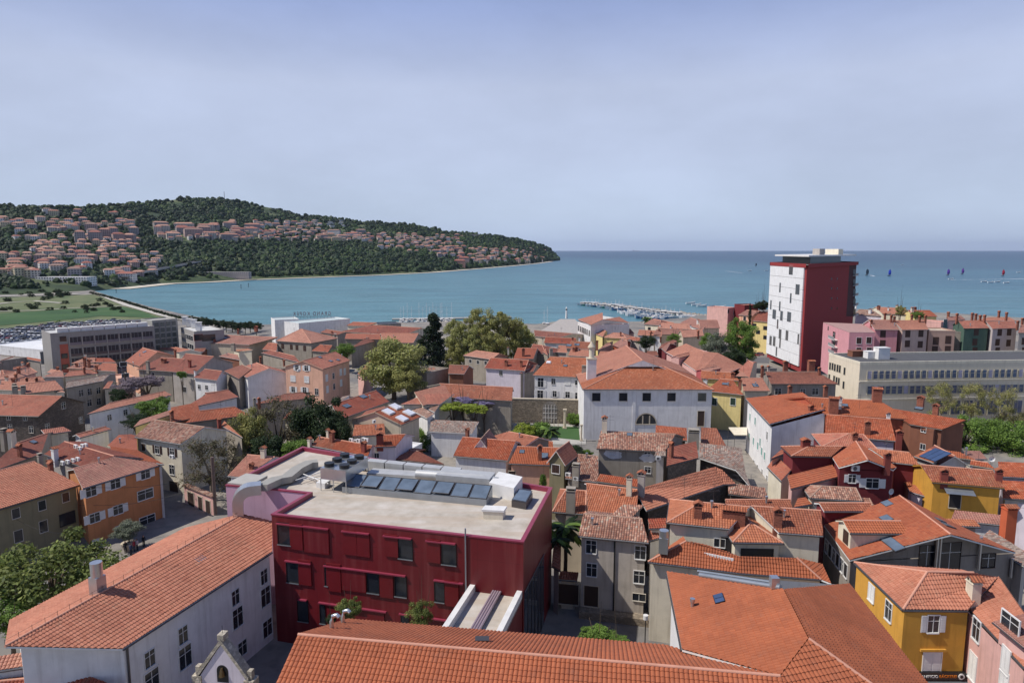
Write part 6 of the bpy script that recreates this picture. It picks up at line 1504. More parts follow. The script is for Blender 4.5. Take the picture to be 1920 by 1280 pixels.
qh((900,750),(1130,745),(1120,710),(920,705), 6, 'long rose roof with three dark stub chimneys right of centre', wall='beige', roof='pink', near=False, C=[(880,750,'brick',1.4),(955,790,'brick',1.6)])
qh((930,860),(1080,800),(1060,790),(960,820), 7, 'rose roof with dark maroon side wall below the small green trees', wall='maroon', roof='pink', near=False)
qh((1250,700),(1400,700),(1380,640),(1240,640), 5.5, 'rose roof reaching the feathery bare trees', wall='cream', roof='pink', near=False)
# salmon villa & yellow villa left of the tower
F(1240,560,8)
house((1000,140),(1110,130),11,'f',d=14,wall='pink',roof='pink',label='pink waterside villa block with a flat maroon roof', near=False, name='villa', W=st('f',[(1005,190)],1.4,2.2,'n','white')+st('f',[(1090,210)],1.2,2.2,'n','white'))
house((1250,100),(1460,95),13,'f',d=10,wall='maroon',roof='pink',label='maroon upper storey of the waterside villa by the dark tree', near=False, name='villa')
qh((1150,240),(1360,260),(1470,190),(1290,160), 10.5, 'rose-roofed wing beside the slim dark cypress', wall='peach', roof='pink', near=False, W=st('f',[(1250,300)],1.6,2.2,'n','white'))
qh((1370,330),(1620,350),(1620,200),(1470,190), 10.5, 'yellow apartment villa with balconies left of the white tower face', wall='lyellow', roof='red', near=False, name='villa', W=[('f',x,y,1.8,1.6,'n','dark') for x,y in ((1560,440),(1560,580),(1395,400),(1450,500))])
flat('parking_yard', [(1300,880),(1620,880),(1620,970),(1290,960)], 1.2, asphalt, 'small grey parking yard at the foot of the white tower', 'yard')

# ================================================================ white and red residential tower
F(1400,440,3.6577)
ZT = 41.0; Yt = 288.0
tl = atY((172,195), Yt+2); tz = tl.z
c0, c1 = at((172,195), tz), at((415,208), tz); c2 = at((755,185), tz+.4)
ux = (c1-c0); ux.z=0; uL = ux.length; ux.normalize(); uy = Vector((-ux.y, ux.x, 0))
q2 = c2; depth = max(12, (Vector((q2.x,q2.y,0))-Vector((c1.x,c1.y,0))).length)
sd_ = (Vector((q2.x,q2.y,0))-Vector((c1.x,c1.y,0))).normalized()
c3 = c0 + sd_*depth; base_t = Vector((c0.x+c2.x, c0.y+c2.y, 0))/2; tw = empty('apartment_tower', base_t, 'tall residential tower with white shuttered face and dark red flank', 'tower')
HT = House(); HT.root = tw; HT.base = base_t; HT.centre = base_t
lev = lambda q, z: Vector((q.x,q.y,z))
q2 = c1 + sd_*depth
m = MB(); redw = plaster((146,50,50), .2)
m.poly([lev(c1,-2), lev(q2,-2), lev(q2,tz), lev(c1,tz)], redw); m.poly([lev(q2,-2), lev(c3,-2), lev(c3,tz), lev(q2,tz)], redw); m.poly([lev(c3,-2), lev(c0,-2), lev(c0,tz), lev(c3,tz)], redw); m.poly([lev(c0,-2), lev(c1,-2), lev(c1,tz), lev(c0,tz)], redw)
m.poly([lev(c0,tz), lev(c1,tz), lev(q2,tz), lev(c3,tz)], concrete); m.build('wall', tw, base_t)
nf = Vector((ux.y,-ux.x,0)); HT.walls = {'f': (c0+nf*.5, c1+nf*.5, nf)}; nr2 = Vector((sd_.y,-sd_.x,0)); HT.walls['r'] = (c1, q2, nr2)
m = MB(); pan = plaster((228,228,228), .35); zb = onplane((150,815), c0, nf).z
H_ = tz-1.0-zb; rows = 9
for r in range(rows):
    z1 = tz-1.0-H_*r/rows; z0 = z1-H_/rows+.12; off = -.25*(r/rows)
    Mx = Matrix(((ux.x,-nf.x,0,c0.x),(ux.y,-nf.y,0,c0.y),(0,0,1,0),(0,0,0,1))); m.box(-.1,-.5,z0,uL*.955,-.05,z1, pan, Mx); m.box(0,-.4,z0-.13,uL*.95,-.06,z0-.001, gutter_m, Mx)
m.build('cladding', tw, base_t)
m = MB()
for x, y, k in [(305,240,3),(230,362,1),(350,375,3),(190,545,3),(240,555,2),(292,563,3),(213,612,1),(230,680,2),(277,690,2),(165,725,2),(190,730,2),(230,742,1),(205,800,1),(355,715,1),(167,480,1),(303,435,1),(228,490,1)]:
    q = onplane((x,y), c0+nf*.5, nf); Mx = wall_matrix(q, nf, base_t)
    m2_ = MB(); w_ = 1.15*k; m2_.box(-w_/2,-.06,-1.9,w_/2,.0,1.9, glass)
    for s in range(k+1): m2_.box(-w_/2+s*w_/k-.13-.0,-.12,-1.95,-w_/2+s*w_/k+.13,-.0,1.95, SH['grey'])
    link('window', m2_.mesh('window'), tw, mat=Mx)
# red flank: balconies at the far corner, vents
def flankz(x, y): return onplane((x,y), c1, nr2)
m = MB()
for y in (215,290,360,425,500,560):
    pass
m.poly([flankz(705,205)+nr2*.02, flankz(752,200)+nr2*.02, flankz(738,560)+nr2*.02, flankz(682,560)+nr2*.02], plain('recess_shade', sr(70,30,34), .8)); m.build('recess_shade_strip', tw, base_t)  # flat strip on the flank, the recess shade is put into its dark colour
for k, y in enumerate((280,348,415,482,550)):
    q = flankz(742, y); Mx = wall_matrix(q, nr2, base_t); mb2 = MB(); mb2.box(-3.2,-1.2,-.1,1.0,.0,.1, white_m); mb2.box(-3.2,-1.2,.1,1.0,-1.12,1.1, WM('grey')); mb2.box(-2.9,-.04,.1,.8,.0,2.8, black_m)
    link('balcony', mb2.mesh('balcony'), tw, mat=Mx)
for y in (302,368,436,505):
    for x in (582,620): add_window(tw, wall_matrix(flankz(x,y), nr2, base_t), .7, .7, 'n', wood_d, True)
m = MB(); e = .0
for a, b in ((c0,c1),(c1,q2),(q2,c3),(c3,c0)):
    d = (b-a).normalized(); n_ = Vector((d.y,-d.x,0)); m.poly([lev(a,tz-1.0)+n_*.62-d*.5, lev(b,tz-1.0)+n_*.62+d*.5, lev(b,tz+.4)+n_*.62+d*.5, lev(a,tz+.4)+n_*.62-d*.5], redw); m.poly([lev(a,tz+.4)+n_*.62-d*.5, lev(b,tz+.4)+n_*.62+d*.5, lev(b,tz+.4)-n_*.1, lev(a,tz+.4)-n_*.1], redw)
m.build('parapet', tw, base_t)
ctr = (c0+c1+q2+c3)/4; fr_ = lambda s, t: c0 + (c1-c0)*s + (q2-c1)*t
def prism(mb, s0,t0,s1,t1,z0,z1,mat):
    v = [fr_(s0,t0), fr_(s1,t0), fr_(s1,t1), fr_(s0,t1)]; lo = [lev(q,z0) for q in v]; hi = [lev(q,z1) for q in v]; mb.poly(hi, mat); mb.poly(lo[::-1], mat)
    for i in range(4): mb.poly([lo[i], lo[(i+1)%4], hi[(i+1)%4], hi[i]], mat)
m = MB(); prism(m, .12,.12,.9,.72, tz, tz+3.0, plain('penthouse_dark', sr(70,72,76), .3)); m.build('penthouse', tw, base_t)
m = MB(); prism(m, .05,.02,1.0,.98, tz+3.0, tz+3.6, white_m); m.build('canopy', tw, base_t)
m = MB(); prism(m, .72,.28,.9,.38, tz+3.6, tz+6.0, WM('grey')); m.build('rooftop_box', tw, base_t); m = MB(); prism(m, .55,.66,.9,.76, tz+3.6, tz+5.9, WM('cream')); m.build('rooftop_box', tw, base_t)

# ================================================================ long flat office block on the right
F(1400,440,3.6577)
ZO = 15.0
o0, o1 = at((778,885), ZO), at((1902,868), ZO); b1_ = at((1902,800), ZO); 
rf_m = plain('dark_roof_felt', sr(84,84,86), .9); Q4 = [(778,885,ZO),(2300,862,ZO),(2300,798,ZO),(565,822,ZO)]
of = polyhouse([Q4], Q4, 'long beige flat-roofed office block with two ribbon rows of windows', wall=plaster((218,206,184),.25), roof=rf_m, name='office_block', cat='building', near=False, base=0, walltop=0, ridges=False)
P4 = [at(q[:2], ZO) for q in Q4]; I4 = offs(P4, .35); m = MB()
for i in range(4):
    k_ = (i+1)%4; u_ = Vector((0,0,.45)); m.poly([P4[i]+u_,P4[k_]+u_,I4[k_]+u_,I4[i]+u_], WM('cream')); m.poly([I4[i]+u_,I4[k_]+u_,I4[k_]-u_*.3,I4[i]-u_*.3], WM('cream')); O4 = offs(P4, -.05); m.poly([O4[i]+u_,O4[k_]+u_,O4[k_]-u_*.6,O4[i]-u_*.6], WM('cream')); m.poly([O4[i]+u_,O4[k_]+u_,P4[k_]+u_,P4[i]+u_], WM('cream'))
m.build('parapet', of.root, of.base)
# flank face on the left
a, b, n_ = of.walls['0']; frm = plain('pale_frame', sr(190,182,160), .7); gbl = glass_mat('office_glass', (.06,.07,.11,1), .12)
bm_ = MB(); u = (b-a).normalized()
for row, (y0, hh) in enumerate(((962,2.2),(1065,2.2))):
    for k in range(34):
        x = 842 + k*41.5
        if x > 2200: break
        q = onplane((x, y0-(x-842)*.012*(1 if row==0 else 1)), a, n_); mt = gbl if (k*7+row*3)%5 else plain('drawn_blind', sr(176,170,190), .6)
        key = ('off', mt.name)
        if key not in _wc:
            w = MB(); w.box(-.6,-.04,-1.0,.6,.0,1.0, mt); w.box(-.72,-.16,-1.2,-.6,0,1.1, frm); w.box(.6,-.16,-1.2,.72,0,1.1, frm); w.box(-.6,-.2,-1.2,.6,-.0,-1.01, frm); w.box(-.6,-.07,.2,.6,0,.26, frm); _wc[key] = w.mesh('window')
        link('window', _wc[key], of.root, mat=wall_matrix(q, n_, of.base))
for k in range(12):
    q = onplane((1345+k*85,1180), a, n_); w = MB()
    if ('offg',) not in _wc:
        w.box(-1.3,-.04,-1.9,1.3,0,1.7, gbl); w.box(-1.55,-.3,-2.1,-1.3,0,2.1, frm); w.box(-.03,-.08,-1.9,.03,0,1.7, frm); _wc[('offg',)] = w.mesh('window')
    link('window', _wc[('offg',)], of.root, mat=wall_matrix(q, n_, of.base))
m = MB()
for z in (ZO-4.6, ZO-9.3): Mx = Matrix(((u.x,-n_.x,0,a.x),(u.y,-n_.y,0,a.y),(0,0,1,0),(0,0,0,1))); m.box(0,-.35,z-.15,(b-a).length,-.002,z+.1, WM('cream'), Mx)
m.build('string_course', of.root, of.base)
a, b, n_ = of.walls['3']
for x,y in ((573,900),(590,903),(606,910),(624,915),(640,920),(672,935),(567,980),(600,990),(617,1000),(633,1005),(665,1030)):
    add_window(of.root, wall_matrix(onplane((x,y), a, n_), n_, of.base), .8, 1.9, 'n', frm, True)
a, b, n_ = of.walls['0']
for nm, q, s, mt in (('roof_unit',(840,850),(2.2,2.2,2.0),white_m),('roof_unit',(922,855),(3.2,2.4,3.2),white_m),('roof_shed',(750,838),(3.6,2.4,1.7),WM('brown'))):
    p = at(q, ZO-.2); m = MB(); m.box(-s[0]/2,-s[1]/2,0,s[0]/2,s[1]/2,s[2], mt, Matrix.Rotation(of.ang,4,'Z')); m.box(-s[0]/2-.1,-s[1]/2-.1,s[2],s[0]/2+.1,s[1]/2+.1,s[2]+.12, mt, Matrix.Rotation(of.ang,4,'Z')); o = m.build(nm, of.root); o.location = p-of.base
# ---- row of coloured houses behind the office
F(1400,440,3.6577)
def rowhouse(L, R, z, rt, wall, label, roof='pink', W=(), C=(), p=.34):
    return qh(L, R, rt[0], rt[1], z+3, label, wall=wall, roof=roof, near=False, name='row_house', cat='house', group=None, W=W, C=C, p=p, base=2)
dkw = lambda pts, m='brown', w=1.5, h=2.0: [('f',x,y,w,h,'c',m) for x,y in pts]
pe_ = polyhouse([[(705,668,18),(880,670,18),(800,612,18),(525,600,18)]], [(705,668,18),(880,670,18),(800,612,18),(525,600,18)], 'bright pink corner house with roof terrace and sunlit flank beside the red tower', wall=plaster((212,150,156),.4), roof=plain('terrace_tiles', sr(176,140,132), .9), near=False, name='row_house', base=2, walltop=0, ridges=False, W=[('0',770,726,1.5,2.0,'c','brown'),('0',838,724,1.5,2.0,'c','brown'),('0',768,795,1.5,2.0,'c','brown'),('0',840,795,1.5,2.0,'c','brown'),('3',600,690,2.6,2.4,'n','brown'),('3',600,740,2.6,2.4,'n','brown'),('3',560,640,1.0,1.2,'n','brown')])
for yb_ in (715,765,810):
    a_, c_2, n_2 = pe_.walls['3']; q = onplane((605,yb_), a_, n_2); m = MB(); m.box(-3.4,-1.3,-.12,3.4,0,.08,white_m); m.box(-3.4,-1.3,.08,3.4,-1.22,1.0,SH['grey']); link('balcony', m.mesh('balcony'), pe_.root, mat=wall_matrix(q, n_2, pe_.base))
rowhouse((878,650),(1045,652),14.8,((1010,590),(830,580)),plaster((208,144,148),.4),'rose house with orange-pink roof third in the coloured row',W=dkw([(935,680),(932,745)]),C=[(855,610,'brick',1.6),(990,600,'brick',2.8),(1012,600,'brick',2.4),(948,570,'brick',2)])
rowhouse((1065,652),(1248,650),14.8,((1205,580),(1015,595)),plaster((196,172,160),.4),'brown-grey house with smooth rose roof in the middle of the coloured row',W=dkw([(1105,680),(1195,678),(1102,747),(1190,752)]),C=[(1185,600,'brick',2.6),(1225,590,'brick',2.2),(1132,575,'brick',1.6)])
house((1250,658),(1430,660),17.2,'f',d=9,wall=plaster((184,152,136),.3),roof='beige',label='flat-topped brown-grey house with roof terrace in the coloured row', near=False, name='row_house', base=2, W=dkw([(1297,728),(1382,720),(1290,790),(1378,788)],'brown',1.6,2.4))
rowhouse((1490,642),(1665,640),15.2,((1620,590),(1450,590)),'green','dark green house in the coloured row',W=dkw([(1575,668),(1565,735),(1565,795)]),C=[(1440,590,'brick',3),(1545,580,'brick',2.6),(1570,585,'brick',2.6),(1600,590,'brick',2.2)])
rowhouse((1685,645),(1860,640),15.2,((1830,590),(1650,600)),plaster((196,184,182),.3),'greyish lilac house right of the dark green house',W=dkw([(1735,670),(1800,668),(1720,737),(1795,742),(1720,795)]),C=[(1630,590,'brick',2.4),(1780,570,'brick',2.2),(1730,545,'brick',1.4)])
rowhouse((1860,672),(2020,672),14.6,((2000,620),(1880,620)),'grey','grey house at the right edge of the coloured row',W=dkw([(1905,730),(1905,795)]),C=[(1857,630,'brick',2.2),(1890,610,'brick',2.2)])
house((1335,600),(1385,595),19,'f',d=8,wall='pink',roof='pink',label='pink attic with arched white window above the coloured row', near=False, name='row_house', base=2, W=[('f',1362,610,2.4,3,'n','white')])
house((1430,665),(1490,668),16.6,'f',d=7,wall='dgrey',roof='grey',label='recessed dark balcony block left of the dark green house', near=False, name='row_house', base=2)
# second row of roofs behind, near the water
rowhouse((740,545),(930,560),9,((880,510),(760,520)),'lilac','mauve roof at the water behind the red tower',C=[(845,540,'white',2.8,1.6),(748,505,'white',2),(905,500,'brick',1.2,1.6)],roof='old')
rowhouse((930,540),(1130,550),9,((1090,500),(880,500)),'cream','rose roof with white dormer at the water',C=[(970,520,'white',2.2),(1030,500,'plaster',1.6,1.6)])
rowhouse((1150,560),(1310,560),9,((1260,520),(1100,515)),'lyellow','orange roof with two dark-capped chimneys at the water',roof='new',C=[(1135,530,'plaster',2.8,1.6),(1155,510,'brick',1.0,1.4)])
rowhouse((1380,590),(1500,580),12,((1480,560),(1370,560)),'pink','rose roof peeping over the coloured row',C=[(1382,560,'brick',2.2,1.2),(1442,570,'brick',2.0)])
rowhouse((1560,590),(1850,590),11,((1800,565),(1660,570)),'pink','far rose roof behind the green house',C=[(1728,560,'brick',1.8)])
# ================================================================ hotel block left
F(0,560,4)
hz_ = 14.0
hb = house((375,262),(1155,205),hz_,'f',d=14,wall=plaster((150,146,142),.3),roof='concrete' if False else plain('pale_roof', sr(196,194,190),.8),label='long grey hotel block with deep balcony bays left of the glass stair grid', name='hotel', cat='building', near=False, base=-6, o=0)
a, b, n_ = hb.walls['f']; L_ = (b-a).length; Mx = Matrix(((( b-a).x/L_,-n_.x,0,a.x),((b-a).y/L_,-n_.y,0,a.y),(0,0,1,0),(0,0,0,1)))
nb = 7; s0 = L_*.16
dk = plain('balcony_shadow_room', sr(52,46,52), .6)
for r in range(4):
    z1 = hz_-1.9-r*3.7 - (.5 if r else 0)
    for k in range(nb):
        x0 = s0+(L_*.985-s0)*k/nb; x1 = s0+(L_*.985-s0)*(k+1)/nb
        m = MB(); rail_m = [plain('rail_a', sr(120,112,118),.5), plain('rail_b', sr(96,80,78),.6), plain('rail_c', sr(110,96,76),.6)][(k*3+r)%3]
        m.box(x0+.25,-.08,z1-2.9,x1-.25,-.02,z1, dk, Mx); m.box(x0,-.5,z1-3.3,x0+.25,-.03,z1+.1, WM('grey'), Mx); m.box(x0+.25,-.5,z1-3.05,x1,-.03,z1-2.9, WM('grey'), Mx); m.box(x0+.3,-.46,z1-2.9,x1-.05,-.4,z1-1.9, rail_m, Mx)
        for j in (1,2): m.box(x0+(x1-x0)*j/3-.05,-.1,z1-2.9,x0+(x1-x0)*j/3+.05,-.07,z1, SH['grey'], Mx)
        m.build('balcony', hb.root, hb.base)
m = MB(); m.box(L_*.075,-.07,hz_-15.5,L_*.15,-.02,hz_-4.2, plaster((178,96,78),.3), Mx); m.build('accent_panel', hb.root, hb.base)
for z in (hz_-2.2,hz_-8.5,hz_-12.5): add_window(hb.root, wall_matrix(a.lerp(b,.11)+Vector((0,0,z-a.z)), n_, hb.base)@Matrix.Translation((0,-.08,0)), 1.8, 1.6, 'n', wood_d, True)
for k in range(8):
    q = a.lerp(b, .12+.11*k)-n_*2; m = MB(); m.box(-1.8,-1.2,-.3,1.8,1.2,1.3, white_m, Matrix.Rotation(hb.ang,4,'Z')); o = m.build('roof_unit', hb.root); o.location = q-hb.base+Vector((0,0,.3))
gs = house((1140,165),(1330,150),15.5,'f',d=10,wall=plaster((160,158,150),.2),roof='concrete',label='glazed stair grid block between the two hotel wings', name='hotel_grid', cat='building', near=False, base=-6, o=0)
gs.root.name = 'hotel_block'
a, b, n_ = gs.walls['f']; L_ = (b-a).length; Mx = Matrix((((b-a).x/L_,-n_.x,0,a.x),((b-a).y/L_,-n_.y,0,a.y),(0,0,1,0),(0,0,0,1)))
for r in range(8):
    for k in range(4):
        x0 = .5+(L_-1)*k/4; m = MB(); z1 = 14.6-r*2.3; m.box(x0+.3,-.06,z1-1.7,x0+(L_-1)/4-.3,-.02,z1, glass_mat('grid_glass', (.05,.06,.06,1), .2), Mx); m.box(x0+.0,-.25,z1-2.0,x0+.2,0,z1+.3, SH['grey'], Mx); m.build('window', gs.root, gs.base)
hw = house((1455,248),(1680,232),11.5,'f',d=20,wall=plaster((160,156,152),.3),roof=plain('pale_roof2', sr(206,204,198),.8),label='white hotel wing with sunlit side balconies and roof ventilators', name='hotel_wing', cat='building', near=False, base=-6, o=0)
a, b, n_ = hw.walls['f']; q = onplane((1488,290), a, n_); add_window(hw.root, wall_matrix(q, n_, hw.base), 3.2, 2.4, 'n', plaster((178,96,78),.3), True)
add_window(hw.root, wall_matrix(onplane((1565,292), a, n_), n_, hw.base), 5, 2.4, 'n', wood_d, True)
a, b, n_ = hw.walls['l']; 
for z in (8.5,5.0,1.5):
    for k in range(6): q = a.lerp(b, .08+.15*k); q.z = z; add_window(hw.root, wall_matrix(q, n_, hw.base), 2.4, 1.9, 'n', white_m, True)
for q in ((1390,190),(1420,205),(1455,212),(1492,235)):
    p = at(q, 11.6); m = MB(); m.box(-.9,-.9,-.2,.9,.9,3.0, white_m); m.box(-1.1,-1.1,3.0,1.1,1.1,3.3, white_m); o = m.build('ventilator', hw.root); o.location = p-hw.base
house((-60,345),(375,390),2.0,'f',d=30,wall='white',roof=plain('bright_gravel', sr(222,222,222),.9),label='low white flat podium cluttered with roof plant, left of the hotel', name='podium', cat='building', near=False, base=-6, o=0)
house((300,400),(400,400),1.5,'f',d=6,wall=gm,roof='grey',label='dark glass link block at the hotel end', name='glass_link', cat='building', near=False, base=-6)
house((310,300),(375,312),4.5,'f',d=6,wall='white',roof='white',label='small white roof pavilion beside the hotel gable', name='pavilion', cat='building', near=False, base=-6)
# ---- white hotel annex with roof lettering
F(400,560,4)
za = 6.5
an = house((460,160),(640,152),za,'f',d=14,wall='white',roof=plain('mint_roof', sr(196,206,202),.6),label='white hotel annex with red letters standing on its roof', name='hotel_annex', cat='building', near=False, base=-6, o=0, W=st('f',[(572,210)],2.0,2.6,'n','white'))
house((640,185),(1025,150),za-.5,'f',d=14,wall='white',roof=plain('mint_roof', sr(196,206,202),.6),label='lower wing of the white hotel annex with roof plant', name='hotel_annex_wing', cat='building', near=False, base=-6, o=0)
HOUSES[-1].root.name = 'annex_wing'
m = MB(); q0, q1 = at((660,150),za+1.2), at((1020,135),za+1.2); 
pz = at((600,128), za+1); pl = at((600,120), za+1.5); pr_ = at((880,108), za+1.5); Yl = pl.y
pl = atY((600,118), an.A0.y+12); pr_ = atY((882,108), an.A0.y+16)
Lw = (pr_-pl).length; angl = math.atan2((pr_-pl).y, (pr_-pl).x)
fr2 = MB(); d = (pr_-pl)
for i in range(12): q = pl+d*(i/11); fr2.tube([Vector((q.x,q.y,za-.5)), q+Vector((0,0,-1.2))], .06, gutter_m, 4)
fr2.tube([pl+Vector((0,0,-1.5)), pr_+Vector((0,0,-1.5))], .06, gutter_m, 4)
fo = fr2.build('sign_frame', an.root, an.base)
mid = (pl+pr_)/2; Mt = Matrix.Translation(mid-an.base)@Matrix.Rotation(angl+PI, 4, 'Z')@Rx
tx = text('lettering', 'GRAND KOPER', 3.0, plain('sign_red', sr(120,70,72), .6), fo, Mt, .12); 
bbw = max(v.co.x for v in tx.data.vertices)-min(v.co.x for v in tx.data.vertices)
for v in tx.data.vertices: v.co.x *= Lw/bbw
# ================================================================ vegetation
def leaf_mat(name, cols):
    if name in _mc: return _mc[name]
    t = NT(name); g = t.n('ShaderNodeNewGeometry'); n = len(cols)
    c = t.ramp(g.outputs['Random Per Island'], [(i/max(1,n-1), sr(q)) for i, q in enumerate(cols)])
    c = t.mix(t.ramp(t.noise(g.outputs['Position'], .35, 3), [(.38,(0,0,0)),(.62,(.55,.55,.55))]), c, sr(tuple(int(v*.66) for v in cols[0])))
    t.l(c, t.b.inputs['Base Color']); t.set(Roughness=.6); t.b.inputs['Specular IOR Level'].default_value = .25
    t.b.inputs['Subsurface Weight'].default_value = 0
    tr = t.n('ShaderNodeBsdfTranslucent'); t.l(c, tr.inputs['Color']); ms = t.n('ShaderNodeMixShader'); ms.inputs[0].default_value = .28
    t.l(t.b.outputs[0], ms.inputs[1]); t.l(tr.outputs[0], ms.inputs[2]); t.l(ms.outputs[0], t.t.nodes['Material Output'].inputs['Surface'])
    _mc[name] = t.m; return t.m
LM = dict(broad=leaf_mat('leaf_broad', [(106,122,58),(142,152,80),(82,98,48),(164,168,102)]), bright=leaf_mat('leaf_bright', [(108,140,60),(136,162,76),(86,116,52)]),
          dark=leaf_mat('leaf_dark', [(48,66,40),(66,84,48),(38,52,34)]), willow=leaf_mat('leaf_willow', [(168,164,98),(146,150,84),(184,176,114),(124,134,72)]),
          pale=leaf_mat('leaf_pale_yellow', [(172,172,102),(146,154,86),(188,184,124)]), conifer=leaf_mat('needle_dark', [(40,56,38),(54,70,44),(32,44,32)]),
          grey=leaf_mat('leaf_olive', [(120,128,108),(142,148,128),(96,106,84)]), bare=leaf_mat('bud_brown', [(112,102,78),(92,84,64),(108,110,64)]),
          wist=leaf_mat('wisteria_bloom', [(150,140,176),(172,164,196),(132,120,158)]), mauve=leaf_mat('mauve_bloom', [(150,134,142),(172,158,164),(120,106,112)]), lime=leaf_mat('leaf_lime', [(164,178,66),(140,160,60),(184,192,90)]))
bark = plain('bark', sr(96,82,68), .95); bark_p = plain('pale_bark', sr(150,138,120), .9)
rng = np.random.default_rng(11)
def leaves(centres, radii, n_per, size, seed=0, flat=.75):
    """small leaf faces spread through a set of clump volumes"""
    r = np.random.default_rng(seed); C = np.repeat(np.array(centres), n_per, 0); Rr = np.repeat(np.array(radii), n_per)
    n = len(C); d = r.normal(size=(n,3)); d /= np.linalg.norm(d, axis=1)[:,None]; q = d*(r.random(n)**.45*Rr)[:,None]; q[:,2] *= flat; P = C+q
    nn = d*.7 + r.normal(size=(n,3))*.55 + np.array([0,0,.35]); nn /= np.linalg.norm(nn, axis=1)[:,None]
    a = np.cross(nn, r.normal(size=(n,3))); a /= np.linalg.norm(a, axis=1)[:,None]; b = np.cross(nn, a); s = size*(.6+.8*r.random(n))[:,None]
    V = np.stack([P+a*s, P+b*s*.55, P-a*s, P-b*s*.55], 1).reshape(-1,3); Fq = np.arange(n*4).reshape(-1,4)
    return V, Fq
_tm = {}
def tree_meshes(kind, seed):
    """unit tree: crown radius 1, measured from the trunk foot"""
    if (kind, seed) in _tm: return _tm[(kind, seed)]
    r = random.Random(seed*31+hash(kind)%97 if False else seed*31+len(kind)); cs = []; rs = []; tr = MB()
    if kind == 'cypress':
        for i in range(26): z = .3+i/26*6.4; w = .55*math.sin(PI*min(1,(i+2)/27))**.6; cs.append((r.uniform(-.2,.2), r.uniform(-.2,.2), z)); rs.append(w)
        V, Fq = leaves(cs, rs, 90, .13, seed, 1.3); H0 = 6.8; tr.tube([(0,0,-.3),(0,0,1)], .12, bark, 6)
    elif kind == 'conifer':
        for i in range(46):
            z = .5+ (i/46)**.9*3.3; w = 1.0*(1-(z-.4)/3.9)**.7; a = r.uniform(0,2*PI); cs.append((w*.62*math.cos(a), w*.62*math.sin(a), z)); rs.append(.26+.24*w)
        V, Fq = leaves(cs, rs, 130, .075, seed, .5); tr.tube([(0,0,-.4),(0,0,3.4)], .09, bark, 8, r1=.02)
    else:
        n = {'bare':30,'willow':84,'pine':20,'poplar':100}.get(kind, 44); tall = {'willow':1.25,'poplar':1.9,'pine':.6,'bush':.75,'bare':1.05}.get(kind, .95); z0 = {'bush':.75,'pine':1.9,'poplar':1.9,'willow':1.35}.get(kind, 1.45)
        for i in range(n):
            u = r.uniform(-1,1); a = r.uniform(0,2*PI); rr = r.uniform(.35,.92)**.7; w = math.sqrt(max(0,1-u*u)); 
            lump = 1+.16*math.sin(3*a+seed)+.12*math.sin(5*a+u*4)
            cs.append((rr*w*math.cos(a)*lump, rr*w*math.sin(a)*lump, z0+rr*u*tall)); rs.append(r.uniform(.20,.40)*(.72 if kind == 'willow' else 1))
        per = {'bare':150,'bush':230,'willow':260}.get(kind, 260); V, Fq = leaves(cs, rs, per, {'bare':.034,'broad':.040,'bush':.05,'willow':.034}.get(kind, .042), seed)
        tk = bark_p if kind in ('bare',) else bark; tr.tube([(0,0,-.4),(.03,0,z0*.35),(0,.03,z0*.75)], .09, tk, 8, r1=.055)
        for i in range(10 if kind != 'bare' else 40):
            c = cs[(i*5)%len(cs)]; tr.tube([(0,0,z0*(.35+.04*(i%8))), (c[0]*.45, c[1]*.45, z0*.55+c[2]*.35), (c[0]*.98, c[1]*.98, c[2])], .035 if kind != 'bare' else .026, tk, 5, r1=.008)
        if kind == 'bare':
            for c in cs:
                for k in range(7): q = Vector(c)+Vector((r.uniform(-.4,.4),r.uniform(-.4,.4),r.uniform(-.1,.5))); tr.tube([c, q], .008, tk, 3, r1=.003, cap=False)
    _tm[(kind, seed)] = (tr.mesh('trunk'), V, Fq); return _tm[(kind, seed)]
_cm = {}
def tree(cx, cy, rpx, Y, kind, lm, label, seed=1, sz=1.0, group=None, name=None, cat='tree', top=None, z0=None):
    c = atY((cx, cy), Y); r = rpx/_fr[2]*Y/FPX
    gz = ground_z(c.x, c.y) if z0 is None else z0
    if kind == 'bush' and 780 < cx < 1200 and cy > 780 and cy < 900:
        g = at((cx, cy+rpx*.6), 0); Y = g.y; c = atY((cx,cy), Y); r = rpx*Y/FPX
    tm, V, Fq = tree_meshes(kind, seed)
    k = (kind, seed, lm)
    if k not in _cm: _cm[k] = np_mesh('crown', V, Fq, [LM[lm]])
    zc = {'bush':.75,'pine':1.9,'cypress':3.3,'conifer':2.0,'poplar':1.9,'willow':1.35}.get(kind, 1.45); Hh = max(.5*r, (c.z-gz)/zc)
    nm = name or {'bush':'bush','cypress':'cypress','conifer':'cedar_tree','willow':'willow_tree','pine':'pine_tree','bare':'bare_tree'}.get(kind, 'tree')
    o = empty(nm, (c.x, c.y, gz), label, cat if kind != 'bush' else ('bush' if cat == 'tree' else cat), group, rz=seed*1.7+cx*.01); o.scale = (r, r, min(max(r*sz, .35*Hh), 1.6*max(r, Hh)) if kind != 'cypress' else Hh)
    if kind == 'cypress': o.scale = (1.1,1.1,1.7); o.location.z = c.z-3.3*1.7
    else:      # keep the crown round; the trunk takes up the rest
        s = r*sz; dz = (c.z-gz) - zc*s
        o.scale = (r, r, s)
        if dz > 0:
            link('trunk', tm, o, loc=(0,0,0)); o.children[0].scale = (1,1,1+dz/(zc*s)); link('crown', _cm[k], o, loc=(0,0,dz/s))
            return o
        o.location.z = c.z - zc*s
    link('trunk', tm, o); link('crown', _cm[k], o); return o
F()
tree(92,1078,112,72,'broad','broad','large leafy tree filling the bottom left corner beside the palazzo',1,.85)
tree(20,1150,60,66,'broad','bright','lower green tree at the left edge under the large leafy one',2,.6)
